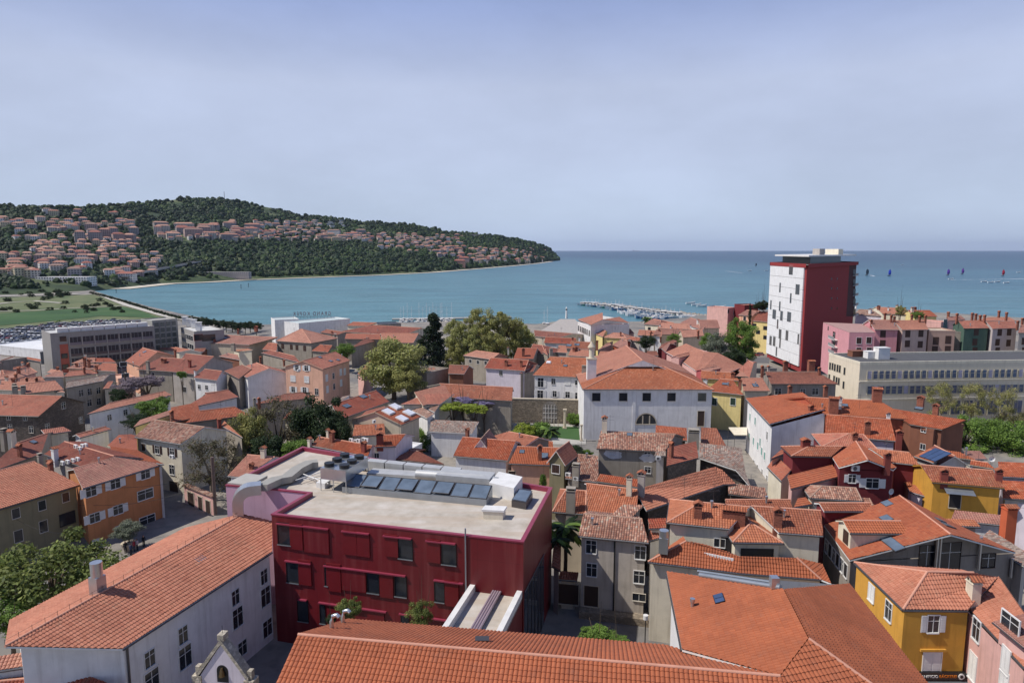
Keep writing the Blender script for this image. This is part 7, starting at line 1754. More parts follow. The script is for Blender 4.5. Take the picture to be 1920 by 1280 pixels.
tree(396,866,56,116,'bare','bare','leafless brown-twigged tree beside the cream shuttered house',3,1.0)
tree(470,815,36,138,'broad','willow','narrow yellow-green tree left of the bare shrubs',2,1.6)
tree(520,800,64,142,'bare','bare','wide bare grey-twigged tree among the dark evergreens',4,.9)
tree(600,795,52,140,'broad','dark','dense dark evergreen tree in the middle garden',1,1.35)
tree(632,815,34,136,'broad','dark','smaller dark evergreen right of the dense one',2,1.1)
tree(505,845,38,130,'bush','dark','low dark bush under the bare grey-twigged tree',1)
tree(556,846,30,128,'bush','bright','green shrub behind the back parapet of the red block',2)
tree(736,684,62,205,'broad','pale','big pale yellow-green tree above the salmon block',3,.92)
tree(765,708,36,198,'broad','willow','greener lower limb tree beside the pale yellow-green tree',2,.8)
tree(812,643,29,228,'conifer','conifer','tall dark cedar between the pale and the willow-green trees',1,1.05)
tree(790,660,17,226,'conifer','conifer','shorter dark cedar on the left of the tall cedar',2,.8)
for i,(x,y,r,Y,s) in enumerate([(862,640,34,262,1),(900,622,34,274,2),(943,628,36,278,3),(975,640,30,282,1),(850,668,26,256,2),(925,660,32,262,3),(888,665,30,258,1),(992,650,18,285,2)]):
    tree(x,y,r,Y,'willow','willow' if i%3 else 'pale',['left front','tall left','tall centre','right','lowest left','lower centre','lower left-centre','rightmost small'][i]+' tree of the olive-yellow grove by the marina',s,1.15,group='olive-yellow grove by the marina')
tree(1390,642,28,238,'poplar','bright','tall fresh green tree beside the white tower face',1,1.0)
tree(1346,652,26,240,'broad','grey','grey-green tree left of the tall fresh green tree',2,1.2)
tree(1328,640,18,255,'broad','bright','small bright tree left of the grey-green tree',3)
tree(1376,668,22,228,'broad','dark','darker lower tree at the foot of the tall fresh green tree',1)
tree(1406,595,6,262,'cypress','conifer','slim dark cypress between villa roofs',1)
tree(1421,573,9,330,'broad','dark','dark round tree left of two behind the maroon villa',1); tree(1432,572,10,330,'broad','dark','dark round tree right of two behind the maroon villa',2)
tree(1214,641,20,252,'broad','dark','dark spreading garden tree behind the church hall',3,.7)
tree(1264,634,14,285,'broad','bright','small bright tree right of the dark spreading garden tree',2,.7)
tree(648,657,22,258,'broad','bright','green shrubby tree right of the square stone house',3,.7)
tree(985,808,24,146,'bush','lime','yellow-green shrub on the left of the convent garden',1,.8); tree(1015,806,24,144,'bush','bright','rounded green shrub in the convent garden beside the palm',2,.9)
tree(1080,786,19,150,'bush','bright','small round tree against the garden wall',1,.8); tree(1070,846,26,132,'bush','dark','dark hedge bush below the convent garden',3,.5)
tree(1098,850,14,130,'bush','bright','green bush at the foot of the church hall corner',1,.7)
tree(800,822,28,134,'bush','bright','round bright green bush by the metal shed',2,1.0); tree(850,832,18,130,'bush','dark','dark climbing shrub between shed and white house',1,1.1)
tree(285,765,28,158,'bush','bright','green climbing shrub along the long low house',2,.7); tree(255,788,28,150,'bush','dark','dark evergreen shrub in the walled left garden',3,.5); tree(302,752,16,162,'bush','bright','light vine tuft at the end of the long low house',1,.7)
tree(242,722,30,182,'bush','mauve','grey-mauve flowering climber over the left garden wall',3,.55); tree(275,716,28,186,'bush','mauve','second mauve flowering climber reaching the grey house',1,.5); tree(222,740,16,175,'bush','dark','dark shrub under the mauve climber',2)
tree(340,702,9,196,'bush','bright','green balcony plants on the tall dark-roofed house',2)
tree(850,763,26,152,'bush','lime','lime-green half of the pergola climber',1,.42); tree(888,765,26,150,'bush','lime','second lime-green spread of the pergola climber',2,.36)
tree(868,750,20,158,'bush','wist','violet wisteria at the left of the pergola',3,.3); tree(908,755,20,158,'bush','wist','violet wisteria at the right of the pergola',1,.28)
tree(1812,812,48,150,'broad','bright','bright green tree beside the blue solar panels',2,.75); tree(1770,828,26,146,'bush','bright','left part bush under the bright green tree',1); tree(1862,812,38,152,'broad','bright','green tree right of the bright green one',3,.8); tree(1900,826,44,146,'broad','bright','loose olive tree at the right edge',1,1.1)
for i,(x,y,r) in enumerate([(1765,750,26),(1825,748,27),(1880,760,28),(1905,795,24)]): tree(x,y,r,168,'bare','willow',['first','second','third','last'][i]+' slim budding tree from the left in front of the offices',i+1,1.4,group='slim budding trees before the offices')
tree(655,1138,24,64,'broad','broad','small glossy tree poking over the nave roof, left of two',1,1.0); tree(790,1150,26,63,'broad','broad','glossy tree poking over the nave roof by the red facade, right of two',2,1.1); tree(622,1160,12,62,'broad','dark','tiny treetop beside the steel vent pipes',3)
tree(1122,1192,34,62,'bush','bright','bright shrub behind the nave roof on the shaded square',1,.6); tree(1160,1200,20,61,'bush','bright','smaller bright shrub right of it on the shaded square',2,.6)
tree(1722,590,12,300,'broad','bright','green tree among the roofs at the water right of the tower',1,.7); tree(1688,582,10,310,'broad','willow','pale tree among the roofs at the water right of the tower',2)
tree(1018,900,8,98,'bush','bright','climber on the olive tower house',2,2.2)
# potted olive on the shaded street
F()
po = at((243,1030), 0); pt = empty('potted_olive', po, 'grey-leaved olive tree in a large round stone pot on the shaded street', 'potted tree'); m = MB(); m.tube([(0,0,0),(0,0,.5),(0,0,1.1)], .75, WM('beige'), 14, r1=1.15); m.build('pot', pt)
tm, V, Fq = tree_meshes('broad', 3); _cm['olive'] = np_mesh('crown', V*np.array([2.2,2.2,1.5])+np.array([0,0,.9]), Fq, [LM['grey']]); link('crown', _cm['olive'], pt); m = MB(); m.tube([(0,0,1),(0.1,0,2.6)], .12, bark, 6); m.build('trunk', pt)
pg_ = [at(q, 4.6) for q in ((828,772),(905,778),(925,752),(850,748))]; pc = sum(pg_, Vector((0,0,0)))/4; o = empty('pergola', (pc.x,pc.y,0), 'timber pergola carrying the lime-green and violet climbers', 'pergola')
for i in range(4):
    q = pg_[i]; m = MB(); m.box(q.x-.15,q.y-.15,-.5,q.x+.15,q.y+.15,4.6, wood_d); m.build('post', o, Vector((pc.x,pc.y,0)))
m = MB(); 
for k in range(7): m.tube([pg_[0].lerp(pg_[3],k/6), pg_[1].lerp(pg_[2],k/6)], .09, wood_d, 4)
for k in (0,1): m.tube([pg_[k], pg_[3-k]], .11, wood_d, 4)
m.build('lattice', o, Vector((pc.x,pc.y,0)))
# palms
def palm(x, y, h, Y, label, s=1.0, fan=False):
    c = atY((x, y), Y); gz = ground_z(c.x, c.y) if not fan else c.z-h; o = empty('palm_tree', (c.x,c.y,gz), label, 'palm'); m = MB(); ht = c.z-gz; m.tube([(0,0,-.3),(.1,0,ht*.5),(0,0,ht)], .22*s, bark, 8, r1=.16*s); m.build('trunk', o); m = MB(); r = random.Random(int(x))
    for i in range(34):
        a = r.uniform(0,2*PI); e = r.uniform(-.5,1.2); L = s*r.uniform(1.6,2.3); P = [Vector((math.cos(a)*L*t*math.cos(e*(1-t)), math.sin(a)*L*t*math.cos(e*(1-t)), ht+math.sin(e)*L*t*.9-.9*L*t*t*.6)) for t in (0,.3,.6,.85,1)]
        sd2 = Vector((-math.sin(a),math.cos(a),0)); W2 = [.05,.34,.36,.22,.02]
        for k in range(4):
            for sg in (-1,1): m.poly([P[k], P[k+1], P[k+1]+sd2*W2[k+1]*sg*s-Vector((0,0,.14*s)), P[k]+sd2*W2[k]*sg*s-Vector((0,0,.14*s))], LM['dark'] if i%3 else LM['bright'])
    m.build('crown', o)
palm(1060,985,3.5,84,'fan palm in the gap between red block and grey house',1.3); palm(1030,806,4,146,'palm in the convent garden',1.2); palm(56,650,6,320,'palm among the hotel podium roofs',1.6); palm(1214,597,8,385,'palm silhouetted against the harbour water',1.7); palm(1043,1010,2.5,82,'lower palm fronds beside the fan palm',1.1)
# ---------------------------------------------------------------- promenade, park and waterfront trees
sd_i = 0
P0 = [(168,549),(200,557),(232,566),(262,575),(292,585),(318,592),(340,598)]
def along(P, n):
    L = [0]; 
    for a, b in zip(P, P[1:]): L.append(L[-1]+math.hypot(b[0]-a[0], b[1]-a[1]))
    for i in range(n):
        s = (i+.5)/n*L[-1]
        for k in range(len(P)-1):
            if s <= L[k+1]: t_ = (s-L[k])/(L[k+1]-L[k]); yield (P[k][0]+(P[k+1][0]-P[k][0])*t_, P[k][1]+(P[k+1][1]-P[k][1])*t_); break
for i, q in enumerate(along(P0, 38)):
    g_ = at((q[0], q[1]+1), -6); tree(q[0], q[1]-1.5, 3.6*600/g_.y*(.8+.4*R_.random()), g_.y, 'broad', 'dark', 'small round tree in the row along the bay promenade', 1+i%3, .9, group='trees along the bay promenade', z0=-6.2)
for i, q in enumerate(along([(345,600),(390,606),(440,612),(490,612)], 17)):
    g_ = at((q[0], q[1]+6), -6); tree(q[0]+R_.uniform(-3,3), q[1]-2+R_.uniform(-2,3), R_.uniform(8,12), g_.y-R_.uniform(0,30), 'broad', 'dark', 'dense dark waterfront tree in the belt behind the hotel wing', 1+i%3, .8, group='dark waterfront tree belt behind the hotel', z0=-6.2)
for i in range(46):
    x = R_.uniform(5,250); y = R_.uniform(553,588) if i < 34 else R_.uniform(548,560)
    if x > 150+ (y-550)*3.5: x *= .5
    g_ = at((x, y), -6); tree(x, y-3, R_.uniform(4.5,8), g_.y, 'pine' if i%3 else 'broad', 'dark', 'dark tree scattered over the waterside park', 1+i%3, .8, group='trees scattered over the park', z0=-6.2)
tree(30,632,30,440,'broad','willow','pale budding tree at the edge of the car park',2,.6,z0=-6); 
for i, x in enumerate((110,150,215,250)): tree(x,606+R_.uniform(-3,3),5,470,'broad','bright','little green tree between parked cars',1+i%3,group='trees between parked cars',z0=-6)

# ================================================================ hillside woods and houses
def hill_at(x, y):
    ys, yk = lerp_t(SHOR, x), lerp_t(SKYL, x); return hill_pt(x, max(0,min(.99,(ys-y)/(ys-yk))))
def winmat(name, wall, gx, gz, dk=(58,54,62)):
    t = NT(name); uv = t.n('ShaderNodeUVMap').outputs[0]; s = t.n('ShaderNodeSeparateXYZ'); t.l(uv, s.inputs[0])
    fx_ = t.math('FRACT', t.math('DIVIDE', s.outputs[0], gx)); fz = t.math('FRACT', t.math('DIVIDE', s.outputs[1], gz))
    mx_ = t.math('LESS_THAN', t.math('ABSOLUTE', t.math('SUBTRACT', fx_, .5)), .24); mz = t.math('LESS_THAN', t.math('ABSOLUTE', t.math('SUBTRACT', fz, .5)), .26)
    t.l(t.mix(t.math('MULTIPLY', mx_, mz), sr(wall), sr(dk)), t.b.inputs['Base Color']); t.set(Roughness=.85); return t.m
far_walls = [winmat('far_wall_%d' % i, c, 3.4, 3.0) for i, c in enumerate([(204,194,182),(184,158,150),(166,158,156),(204,190,160),(176,136,122),(222,218,214)])]
far_roof = [plain('far_roof_%d' % i, sr(c), .9) for i, c in enumerate([(172,124,106),(158,100,86),(186,142,122),(150,122,110)])]
_fh = {}
def far_mesh(w, d, h, wi, ri, flat_=False):
    k = (w,d,h,wi,ri,flat_)
    if k in _fh: return _fh[k]
    m = MB(); W1 = far_walls[wi]; 
    for a, b in (((-w/2,-d/2),(w/2,-d/2)),((w/2,-d/2),(w/2,d/2)),((w/2,d/2),(-w/2,d/2)),((-w/2,d/2),(-w/2,-d/2))):
        L_ = math.hypot(b[0]-a[0], b[1]-a[1]); m.poly([(a[0],a[1],-6),(b[0],b[1],-6),(b[0],b[1],h),(a[0],a[1],h)], W1, [(0,-6),(L_,-6),(L_,h),(0,h)])
    if flat_: m.poly([(-w/2,-d/2,h),(w/2,-d/2,h),(w/2,d/2,h),(-w/2,d/2,h)], far_walls[5] if wi == 5 else concrete)
    else:
        o = .5; k2 = min(w,d)/2+o; rh_ = k2*.42; e = [(-w/2-o,-d/2-o,h),(w/2+o,-d/2-o,h),(w/2+o,d/2+o,h),(-w/2-o,d/2+o,h)]; r0, r1 = (-w/2-o+k2*.7,0,h+rh_), (w/2+o-k2*.7,0,h+rh_)
        for f in ([e[0],e[1],r1,r0],[e[2],e[3],r0,r1],[e[1],e[2],r1],[e[3],e[0],r0]): m.poly(f, far_roof[ri])
        m.poly(e[::-1], concrete)
    _fh[k] = m.mesh('far_house'); return _fh[k]
WC = ['cream','pink','grey','yellowish','terracotta','white']
bands = [ # x0,x1,y0,y1,n, w, d, h, flat, label, group
 (150,300,436,458,10,(20,30),14,(12,17),0,'{c} apartment block on the terraces above the left bay','apartment blocks on the left hillside'),
 (300,480,426,447,20,(30,60),13,(9,13),0,'long {c} apartment row with red roof on the middle hillside','apartment rows on the middle hillside'),
 (0,250,416,430,30,(14,26),10,(6,9),0,'small {c} row house high on the left hillside','row houses high on the left hillside'),
 (60,260,446,478,44,(13,19),11,(5,7),0,'{c} villa with pale roof stepping down the left slope','villas stepping down the left slope'),
 (0,180,482,520,17,(16,26),12,(6,9),0,'{c} house among dark trees at the foot of the left slope','houses at the foot of the left slope'),
 (430,600,418,440,42,(16,30),11,(6,9),0,'{c} terrace house on the crowded middle hillside','terrace houses on the middle hillside'),
 (560,655,413,425,20,(18,24),9,(4,6),1,'white stepped flat-roofed row house near the ridge','white stepped row houses'),
 (600,680,432,452,8,(24,50),14,(9,12),0,'{c} block with ochre roof beside the white stepped rows','blocks beside the stepped rows'),
 (690,870,442,482,56,(15,24),12,(6,9),0,'small {c} house in the village on the headland slope','village houses on the headland slope'),
 (860,1000,466,491,34,(16,26),13,(6,9),0,'small {c} house above the tip of the headland shore','houses near the headland tip'),
 (80,330,398,404,7,(14,26),10,(5,7),0,'lone {c} farmhouse on the upper wooded slope','farmhouses on the wooded slope')]
hpts = []
rh2 = random.Random(5)
for (x0,x1,y0,y1,n,wr,dd,hr2,fl,lab,grp) in bands:
    placed = []
    for i in range(n):
        for tr_ in range(60):
            x = rh2.uniform(x0,x1); y = rh2.uniform(y0,y1)
            if not fl: y = y0+(y1-y0)*(round((y-y0)/(y1-y0)*5)/5)+rh2.uniform(-1,1)
            if fl: y = y0+(y1-y0)*((i%5)/4.0)*.8+ (x-x0)*.03; x = x0+(x1-x0)*((i//5)+.5+rh2.uniform(-.2,.2))/(n/5)
            p = hill_at(x, y)
            if x > 690 and x < 870 and y > 452+ (x-690)*.16+10: continue
            if all((p-q).length > max(wr)*.75 for q in placed) or fl or tr_ == 59: break
        placed.append(p); wi = 5 if fl else rh2.choice([0,0,1,5,2,3,3,5] if 'apartment' not in lab else [1,2,0,2]); ri = rh2.choice([0,0,1,2,3] if not 'pale' in lab else [2,2,0])
        w = round(rh2.uniform(*wr)*.74/4)*4; h = round(rh2.uniform(*hr2)*1.1/2)*2
        o = link('hillside_house', far_mesh(w, dd, h, wi, ri, bool(fl))); o.location = p+Vector((0,0,2.5)); o.rotation_euler = (0,0,math.atan2(p.x,-p.y)*0 - math.atan2(p.x,p.y)+rh2.uniform(-.4,.4)); tag(o, lab.format(c=WC[wi]), 'house', grp); hpts.append((p.x,p.y,w*.7))
mm_ = MB(); V_ = []; rh3 = random.Random(8)
for (x0,x1,y0,y1,n_) in ((0,300,480,522,60),(300,480,440,452,30),(440,690,434,452,80),(690,870,444,486,90),(860,1025,466,494,70),(0,150,418,470,14)):
    for i in range(n_):
        x, y = rh3.uniform(x0,x1), rh3.uniform(y0,y1)
        if x > 690 and x < 870 and y > 456+(x-690)*.2: continue
        p = hill_at(x,y)+Vector((0,0,2.5)); w, d, h = rh3.uniform(9,15), 9, rh3.uniform(5,9); wm_ = far_walls[rh3.choice((0,0,1,3,5,2))]; rm_ = far_roof[rh3.randrange(4)]
        Mx = Matrix.Translation(p)@Matrix.Rotation(-math.atan2(p.x,p.y)+rh3.uniform(-.5,.5),4,'Z'); mm_.box(-w/2,-d/2,-5,w/2,d/2,h,wm_,Mx,skip='bt'); o_ = .5
        mm_.poly([Mx@Vector(q) for q in ((-w/2-o_,-d/2-o_,h),(w/2+o_,-d/2-o_,h),(w/2-2,0,h+2),(-w/2+2,0,h+2))], rm_); mm_.poly([Mx@Vector(q) for q in ((w/2+o_,d/2+o_,h),(-w/2-o_,d/2+o_,h),(-w/2+2,0,h+2),(w/2-2,0,h+2))], rm_)
        mm_.poly([Mx@Vector(q) for q in ((w/2+o_,-d/2-o_,h),(w/2+o_,d/2+o_,h),(w/2-2,0,h+2))], rm_); mm_.poly([Mx@Vector(q) for q in ((-w/2-o_,d/2+o_,h),(-w/2-o_,-d/2-o_,h),(-w/2+2,0,h+2))], rm_)
        hpts.append((p.x,p.y,w*.6))
tag(mm_.build('hillside_houses'), 'many further tiny houses filling the hillside suburbs', 'houses', kind='stuff')
F()
o = link('hillside_house', far_mesh(30,14,14,1,1)); o.location = hill_at(870,492); tag(o, 'pink hotel block by the shore below the headland village', 'building'); hpts.append((o.location.x,o.location.y,20))
o = link('hillside_house', far_mesh(30,16,14,4,1)); o.location = hill_at(862,498); tag(o, 'salmon hotel annex at the water below the headland village', 'building'); hpts.append((o.location.x,o.location.y,20))
o = link('hillside_house', far_mesh(42,16,10,2,3,True)); o.location = hill_at(888,441); tag(o, 'blue-grey hotel standing alone on the headland ridge', 'building')
o = link('hillside_house', far_mesh(24,12,9,5,1)); o.location = hill_at(238,524); tag(o, 'white house with red roof at the foot of the viaduct', 'house'); hpts.append((o.location.x,o.location.y,26))
o = link('shed', far_mesh(66,20,6,5,0,True)); o.location = hill_at(125,527); tag(o, 'long white flat-roofed shed beside the coast road', 'shed'); hpts.append((o.location.x,o.location.y,40))
o = link('shed', far_mesh(90,12,6,2,0,True)); o.location = hill_at(420,516); tag(o, 'long low grey shed at the wooded hill foot', 'shed'); hpts.append((o.location.x,o.location.y,50))
# viaduct
m = MB(); P = [hill_at(x,y) for x,y in ((232,525),(262,520),(300,513),(335,505),(372,497))]; zz = [4,8,12,16,22]
P = [Vector((p.x,p.y,z)) for p, z in zip(P, zz)]
for a, b in zip(P, P[1:]):
    d = Vector((b.x-a.x,b.y-a.y,0)).normalized(); n_ = Vector((-d.y,d.x,0))*5.5; h = Vector((0,0,1.4))
    v = [a-n_, b-n_, b+n_, a+n_]; m.poly([q+h for q in v], asphalt); m.poly([v[0],v[1],v[1]+h*1.8,v[0]+h*1.8], concrete); m.poly([v[3],v[2],v[2]+h*1.8,v[3]+h*1.8], concrete); m.poly(v[::-1], concrete)
    for k in (.25,.75): q = a.lerp(b,k); m.box(q.x-1,q.y-1,-9,q.x+1,q.y+1,q.z,concrete)
tag(m.build('viaduct'), 'grey concrete road viaduct climbing into the hillside', 'viaduct')
# woodland: one mass of crowns
ico = bmesh.new(); bmesh.ops.create_icosphere(ico, subdivisions=2, radius=1); iv = np.array([v.co[:] for v in ico.verts]); ifc = np.array([[v.index for v in f.verts] for f in ico.faces]); ico.free()
N_ = 17000; ctrs = []; rad = []; HP = np.array(hpts)
while len(ctrs) < N_:
    x = rng.uniform(-240,1046); v = rng.random()**.9
    if x < 160 and v < .07: continue
    if math.sin(x*.055+v*9)*math.sin(v*21+x*.02) > .72 and rng.random() < .85: continue
    p = hill_pt(x, v*.995)
    if v < .035: continue
    d = np.hypot(HP[:,0]-p.x, (HP[:,1]-p.y-14)*.62)
    if (d < HP[:,2]*.72).any() and rng.random() < .9: continue
    r_ = (2.4+p.y*.0009)*rng.uniform(.55,1.7)
    if 640 < p.y < 4000 and rng.random() < .12: r_ *= 1.35
    ctrs.append((p.x, p.y, p.z+r_*.35)); rad.append(r_)
ctrs = np.array(ctrs); rad = np.array(rad); nI = len(iv)
V = iv[None]*(1+rng.uniform(-.24,.24,(N_,nI,1)))*rad[:,None,None]; V[:,:,2] *= rng.uniform(.75,1.15,(N_,1)); V = (V+ctrs[:,None]).reshape(-1,3)
Fq = (ifc[None]+np.arange(N_)[:,None,None]*nI).reshape(-1,3)
wood = leaf_mat('woodland_leaf', [(40,58,34),(54,76,42),(34,48,32),(76,100,52),(48,68,40),(96,112,64)])
nt_ = wood.node_tree; bn = [n for n in nt_.nodes if n.type == 'TEX_NOISE'][0]; bn.inputs['Scale'].default_value = .006; bn.inputs['Detail'].default_value = 5
o = link('woodland', np_mesh('woodland', V, Fq, [wood])); tag(o, 'mixed woodland covering the headland hill between the houses', 'woodland', kind='stuff')
# mast on the summit
m = MB(); p = hill_at(421,371); m.tube([p, p+Vector((0,0,26))], .7, gutter_m, 5); tag(m.build('mast'), 'thin radio mast on the hill summit', 'mast')
# ================================================================ parked cars
def car_mesh(col, nm, van=False):
    m = MB(); body = NT(nm); body.set(Base_Color=col, Roughness=.25, Metallic=.2); body.b.inputs['Coat Weight'].default_value = .6; b = body.m
    L, W, H, B = (4.3,1.8,1.45,.78) if not van else (5.0,2.0,2.1,1.0)
    prof = [(-L/2,.28),(-L/2,.62),(-L/2+.35,B),(-L*.16,B+.05),(L/2-.15,B),(L/2,.6),(L/2,.28)] if not van else [(-L/2,.28),(-L/2,.8),(-L/2+.3,B),(L/2,B),(L/2,.28)]
    for s in (-1,1): m.poly([(x,s*W/2,z) for x,z in (prof if s<0 else prof[::-1])], b)
    for (x0,z0),(x1,z1) in zip(prof, prof[1:]+prof[:1]): m.poly([(x0,-W/2,z0),(x1,-W/2,z1),(x1,W/2,z1),(x0,W/2,z0)], b)
    bx0, tx0, tx1, bx1 = (-L*.24,-L*.10,L*.26,L*.42) if not van else (-L*.44,-L*.34,L*.47,L*.49)
    w2 = W/2-.2
    lo = [(bx0,-W/2+.06,B),(bx1,-W/2+.06,B),(bx1,W/2-.06,B),(bx0,W/2-.06,B)]; hi = [(tx0,-w2,H-.04),(tx1,-w2,H-.04),(tx1,w2,H-.04),(tx0,w2,H-.04)]
    for i in range(4): m.poly([lo[i],lo[(i+1)%4],hi[(i+1)%4],hi[i]], glass)
    m.box(tx0-.05,-w2-.02,H-.05,tx1+.05,w2+.02,H, b)
    for x in (-L*.31,L*.31):
        for s in (-1,1): m.tube([(x,s*(W/2-.2),.32),(x,s*(W/2+.01),.32)], .32, black_m, 10)
    return m.mesh('car')
CC = [('white',(.85,.85,.85,1),12),('silver',(.45,.46,.48,1),4),('dark grey',(.10,.10,.11,1),3),('black',(.02,.02,.022,1),2),('dark blue',(.03,.05,.14,1),2),('red',(.35,.03,.03,1),1),('orange',(.6,.18,.04,1),1),('pale blue',(.25,.35,.45,1),1)]
cms = {n: car_mesh(c, 'car_paint_'+n.replace(' ','_')) for n, c, _ in CC}; vanm = car_mesh((.75,.75,.76,1), 'van_paint', True)
pool = [n for n, _, k in CC for _i in range(k)]
F(); rc_ = random.Random(3); quad = [(0,650),(0,618),(180,601),(285,599),(300,606),(255,624),(100,640)]
QP = [at(q, -5.6) for q in quad]
def inside(p, poly):
    c = False; n = len(poly)
    for i in range(n):
        a, b = poly[i], poly[i-1]
        if (a.y > p.y) != (b.y > p.y) and p.x < (b.x-a.x)*(p.y-a.y)/(b.y-a.y)+a.x: c = not c
    return c
cnt_ = 0; x_ = min(q.x for q in QP); ys0, ys1 = min(q.y for q in QP), max(q.y for q in QP); row = 0
yv = ys0
dirp = Vector((.97,-.24,0)); 
while yv < ys1+80 and cnt_ < 285:
    xv = x_-20
    while xv < max(q.x for q in QP)+20 and cnt_ < 285:
        p = Vector((xv, yv-(xv-x_)*.25, -5.58)); xv += 3.1+(.2*rc_.random())
        if not inside(p, QP) or rc_.random() < .13: continue
        if rc_.random() < .04: o = link('parked_van', vanm); tag(o, 'white van standing in the crowded car park', 'van', 'vans in the crowded car park')
        else:
            n = rc_.choice(pool); o = link('parked_car', cms[n]); tag(o, n+' car parked in the crowded lot before the lawn', 'car', n+' cars parked in the crowded lot')
        o.location = p; o.rotation_euler = (0,0,PI/2-.25+rc_.uniform(-.04,.04)+(PI if rc_.random()<.5 else 0)); cnt_ += 1
    row += 1; yv += 5.4 if row%2 else 8.8
o = link('parked_car', cms['red']); o.location = at((1424,667), 1.3); o.rotation_euler = (0,0,.6); tag(o, 'red car in the yard at the foot of the white tower', 'car')
# ================================================================ people by the potted olive
def person(p, ang, top, legs, label, hair=(.03,.02,.015,1), arm=0.0):
    sk = plain('skin', sr(200,156,132), .6); tp = plain('cloth_%d_%d_%d' % top, sr(top), .9); lg = plain('cloth_%d_%d_%d' % legs, sr(legs), .9); m = MB()
    m.mats = [tp]
    for s in (-1,1): m.tube([(s*.1,.02,.05),(s*.1,.0,.5),(s*.09,0,.92)], .055, lg, 8, r1=.09); m.box(s*.1-.05,-.17,0,s*.1+.05,.08,.07, black_m); m.tube([(s*.22,0,1.42),(s*.27,-.02+arm*s*.05,1.15),(s*.25,-.1-arm*.15,.88+arm*.2)], .052, tp, 7, r1=.035); m.tube([(s*.25,-.1-arm*.15,.88+arm*.2),(s*.245,-.12-arm*.15,.78+arm*.2)], .035, sk, 6, r1=.02)
    m.tube([(0,0,.86),(0,0,1.0),(0,0,1.2),(0,0,1.40),(0,0,1.47)], .165, tp, 12, r1=.19); m.tube([(0,0,1.45),(0,-.01,1.56)], .055, sk, 8); m.tube([(0,-.02,1.53),(0,-.02,1.58),(0,-.02,1.68),(0,-.02,1.74)], .085, sk, 10, r1=.09); m.tube([(0,.02,1.60),(0,.02,1.70),(0,.01,1.78)], .105, plain('hair_dark', hair, .7), 10, r1=.06)
    o = m.build('person'); o.location = p; o.rotation_euler = (0,0,ang); return tag(o, label, 'person', None)
for (x,y,a,tc_,lc,l,s_) in [(236,1036,.4,(40,40,48),(34,34,40),'person in black standing at the left of the potted olive',0),(252,1033,2.0,(170,60,70),(50,54,80),'person in red top standing before the potted olive',.5),(258,1031,-1.4,(200,190,196),(40,40,44),'person in pale top beside the red-topped one',.2),(270,1024,1.0,(36,38,44),(60,56,54),'dark-clothed person farthest right near the potted olive',.3),(246,1040,3,(60,70,100),(40,40,50),'person in blue jacket nearest the palazzo roof',.1)]:
    person(at((x,y),0), a, tc_, lc, l, arm=s_)
# ================================================================ harbour
F(); rock = stone((170,160,146), 'harbour_rock', .8)
m = MB(); a_, b_ = at((1114,570), SEA), at((1345,597), SEA); rr_ = random.Random(9); ico = bmesh.new(); bmesh.ops.create_icosphere(ico, subdivisions=1, radius=1); iv1 = [v.co.copy() for v in ico.verts]; if1 = [[v.index for v in f.verts] for f in ico.faces]; ico.free()
for i in range(620):
    t_ = rr_.random(); c = a_.lerp(b_, t_)+Vector((rr_.uniform(-4,4), rr_.uniform(-4,4), rr_.uniform(-.4,1.4))); s = rr_.uniform(.7,1.7)
    m.raw([(v.x*s*rr_.uniform(.7,1.2)+c.x, v.y*s*rr_.uniform(.7,1.2)+c.y, v.z*s*.7+c.z) for v in iv1], if1, rock)
tag(m.build('breakwater'), 'rock breakwater sheltering the fishing boats', 'breakwater', kind='structure')
m = MB(); d = (b_-a_).normalized(); n_ = Vector((d.y,-d.x,0)); Mx = Matrix(((d.x,-n_.x,0,a_.x),(d.y,-n_.y,0,a_.y),(0,0,1,SEA),(0,0,0,1))); m.box(0,-9,-2,(b_-a_).length,-4.6,1.5, concrete, Mx); tag(m.build('pier'), 'concrete pier deck in front of the rock breakwater', 'pier', kind='structure')
def boat_mesh(L, W, hull, cab=True, mast=0, deck=None):
    m = MB(); st_ = [(-L/2,W*.40,1.1),(-L*.2,W/2,1.1),(L*.15,W*.48,1.25),(L*.36,W*.3,1.5),(L/2,.02,1.9)]; dk_ = deck or plain('boat_deck', sr(200,194,184), .7)
    for (x0,w0,h0),(x1,w1,h1) in zip(st_, st_[1:]):
        for s in (-1,1): m.poly([(x0,s*w0,h0),(x1,s*w1,h1),(x1-.05*L*(x1>0),s*w1*.55,-.4),(x0,s*w0*.6,-.4)], hull)
        m.poly([(x0,-w0,h0-.15),(x1,-w1,h1-.15),(x1,w1,h1-.15),(x0,w0,h0-.15)], dk_)
    x0,w0,h0 = st_[0]; m.poly([(x0,-w0,h0),(x0,w0,h0),(x0,w0*.6,-.4),(x0,-w0*.6,-.4)], hull)
    if cab:
        m.box(-L*.12,-W*.3,1.0,L*.16,W*.3,2.5, white_m); m.box(-L*.1,-W*.305,1.75,L*.165,W*.305,2.2, glass); m.box(-L*.16,-W*.34,2.5,L*.2,W*.34,2.62, white_m)
    if mast: m.tube([(0,0,1),(0,0,mast)], .09, white_m, 5); m.tube([(0,0,2.4),(-L*.4,0,2.5)], .14, WM('cream') if mast > 9 else white_m, 5)
    for z in ((mast*.55,mast*.8) if mast > 9 else ()): m.tube([(0,-.9,z),(0,.9,z)], .04, white_m, 4)
    return m.mesh('boat')
hw_ = plain('hull_white', sr(226,226,228), .4); hb_ = plain('hull_blue', sr(70,110,150), .4); hg_ = plain('hull_green', sr(70,130,120), .4)
bms = {'white':boat_mesh(13,4,hw_,True,5), 'blue':boat_mesh(12,4,hb_,True,6), 'teal':boat_mesh(11,3.6,hg_,True,5), 'small white':boat_mesh(6.5,2.3,hw_,False), 'small blue':boat_mesh(6,2.2,hb_,False)}
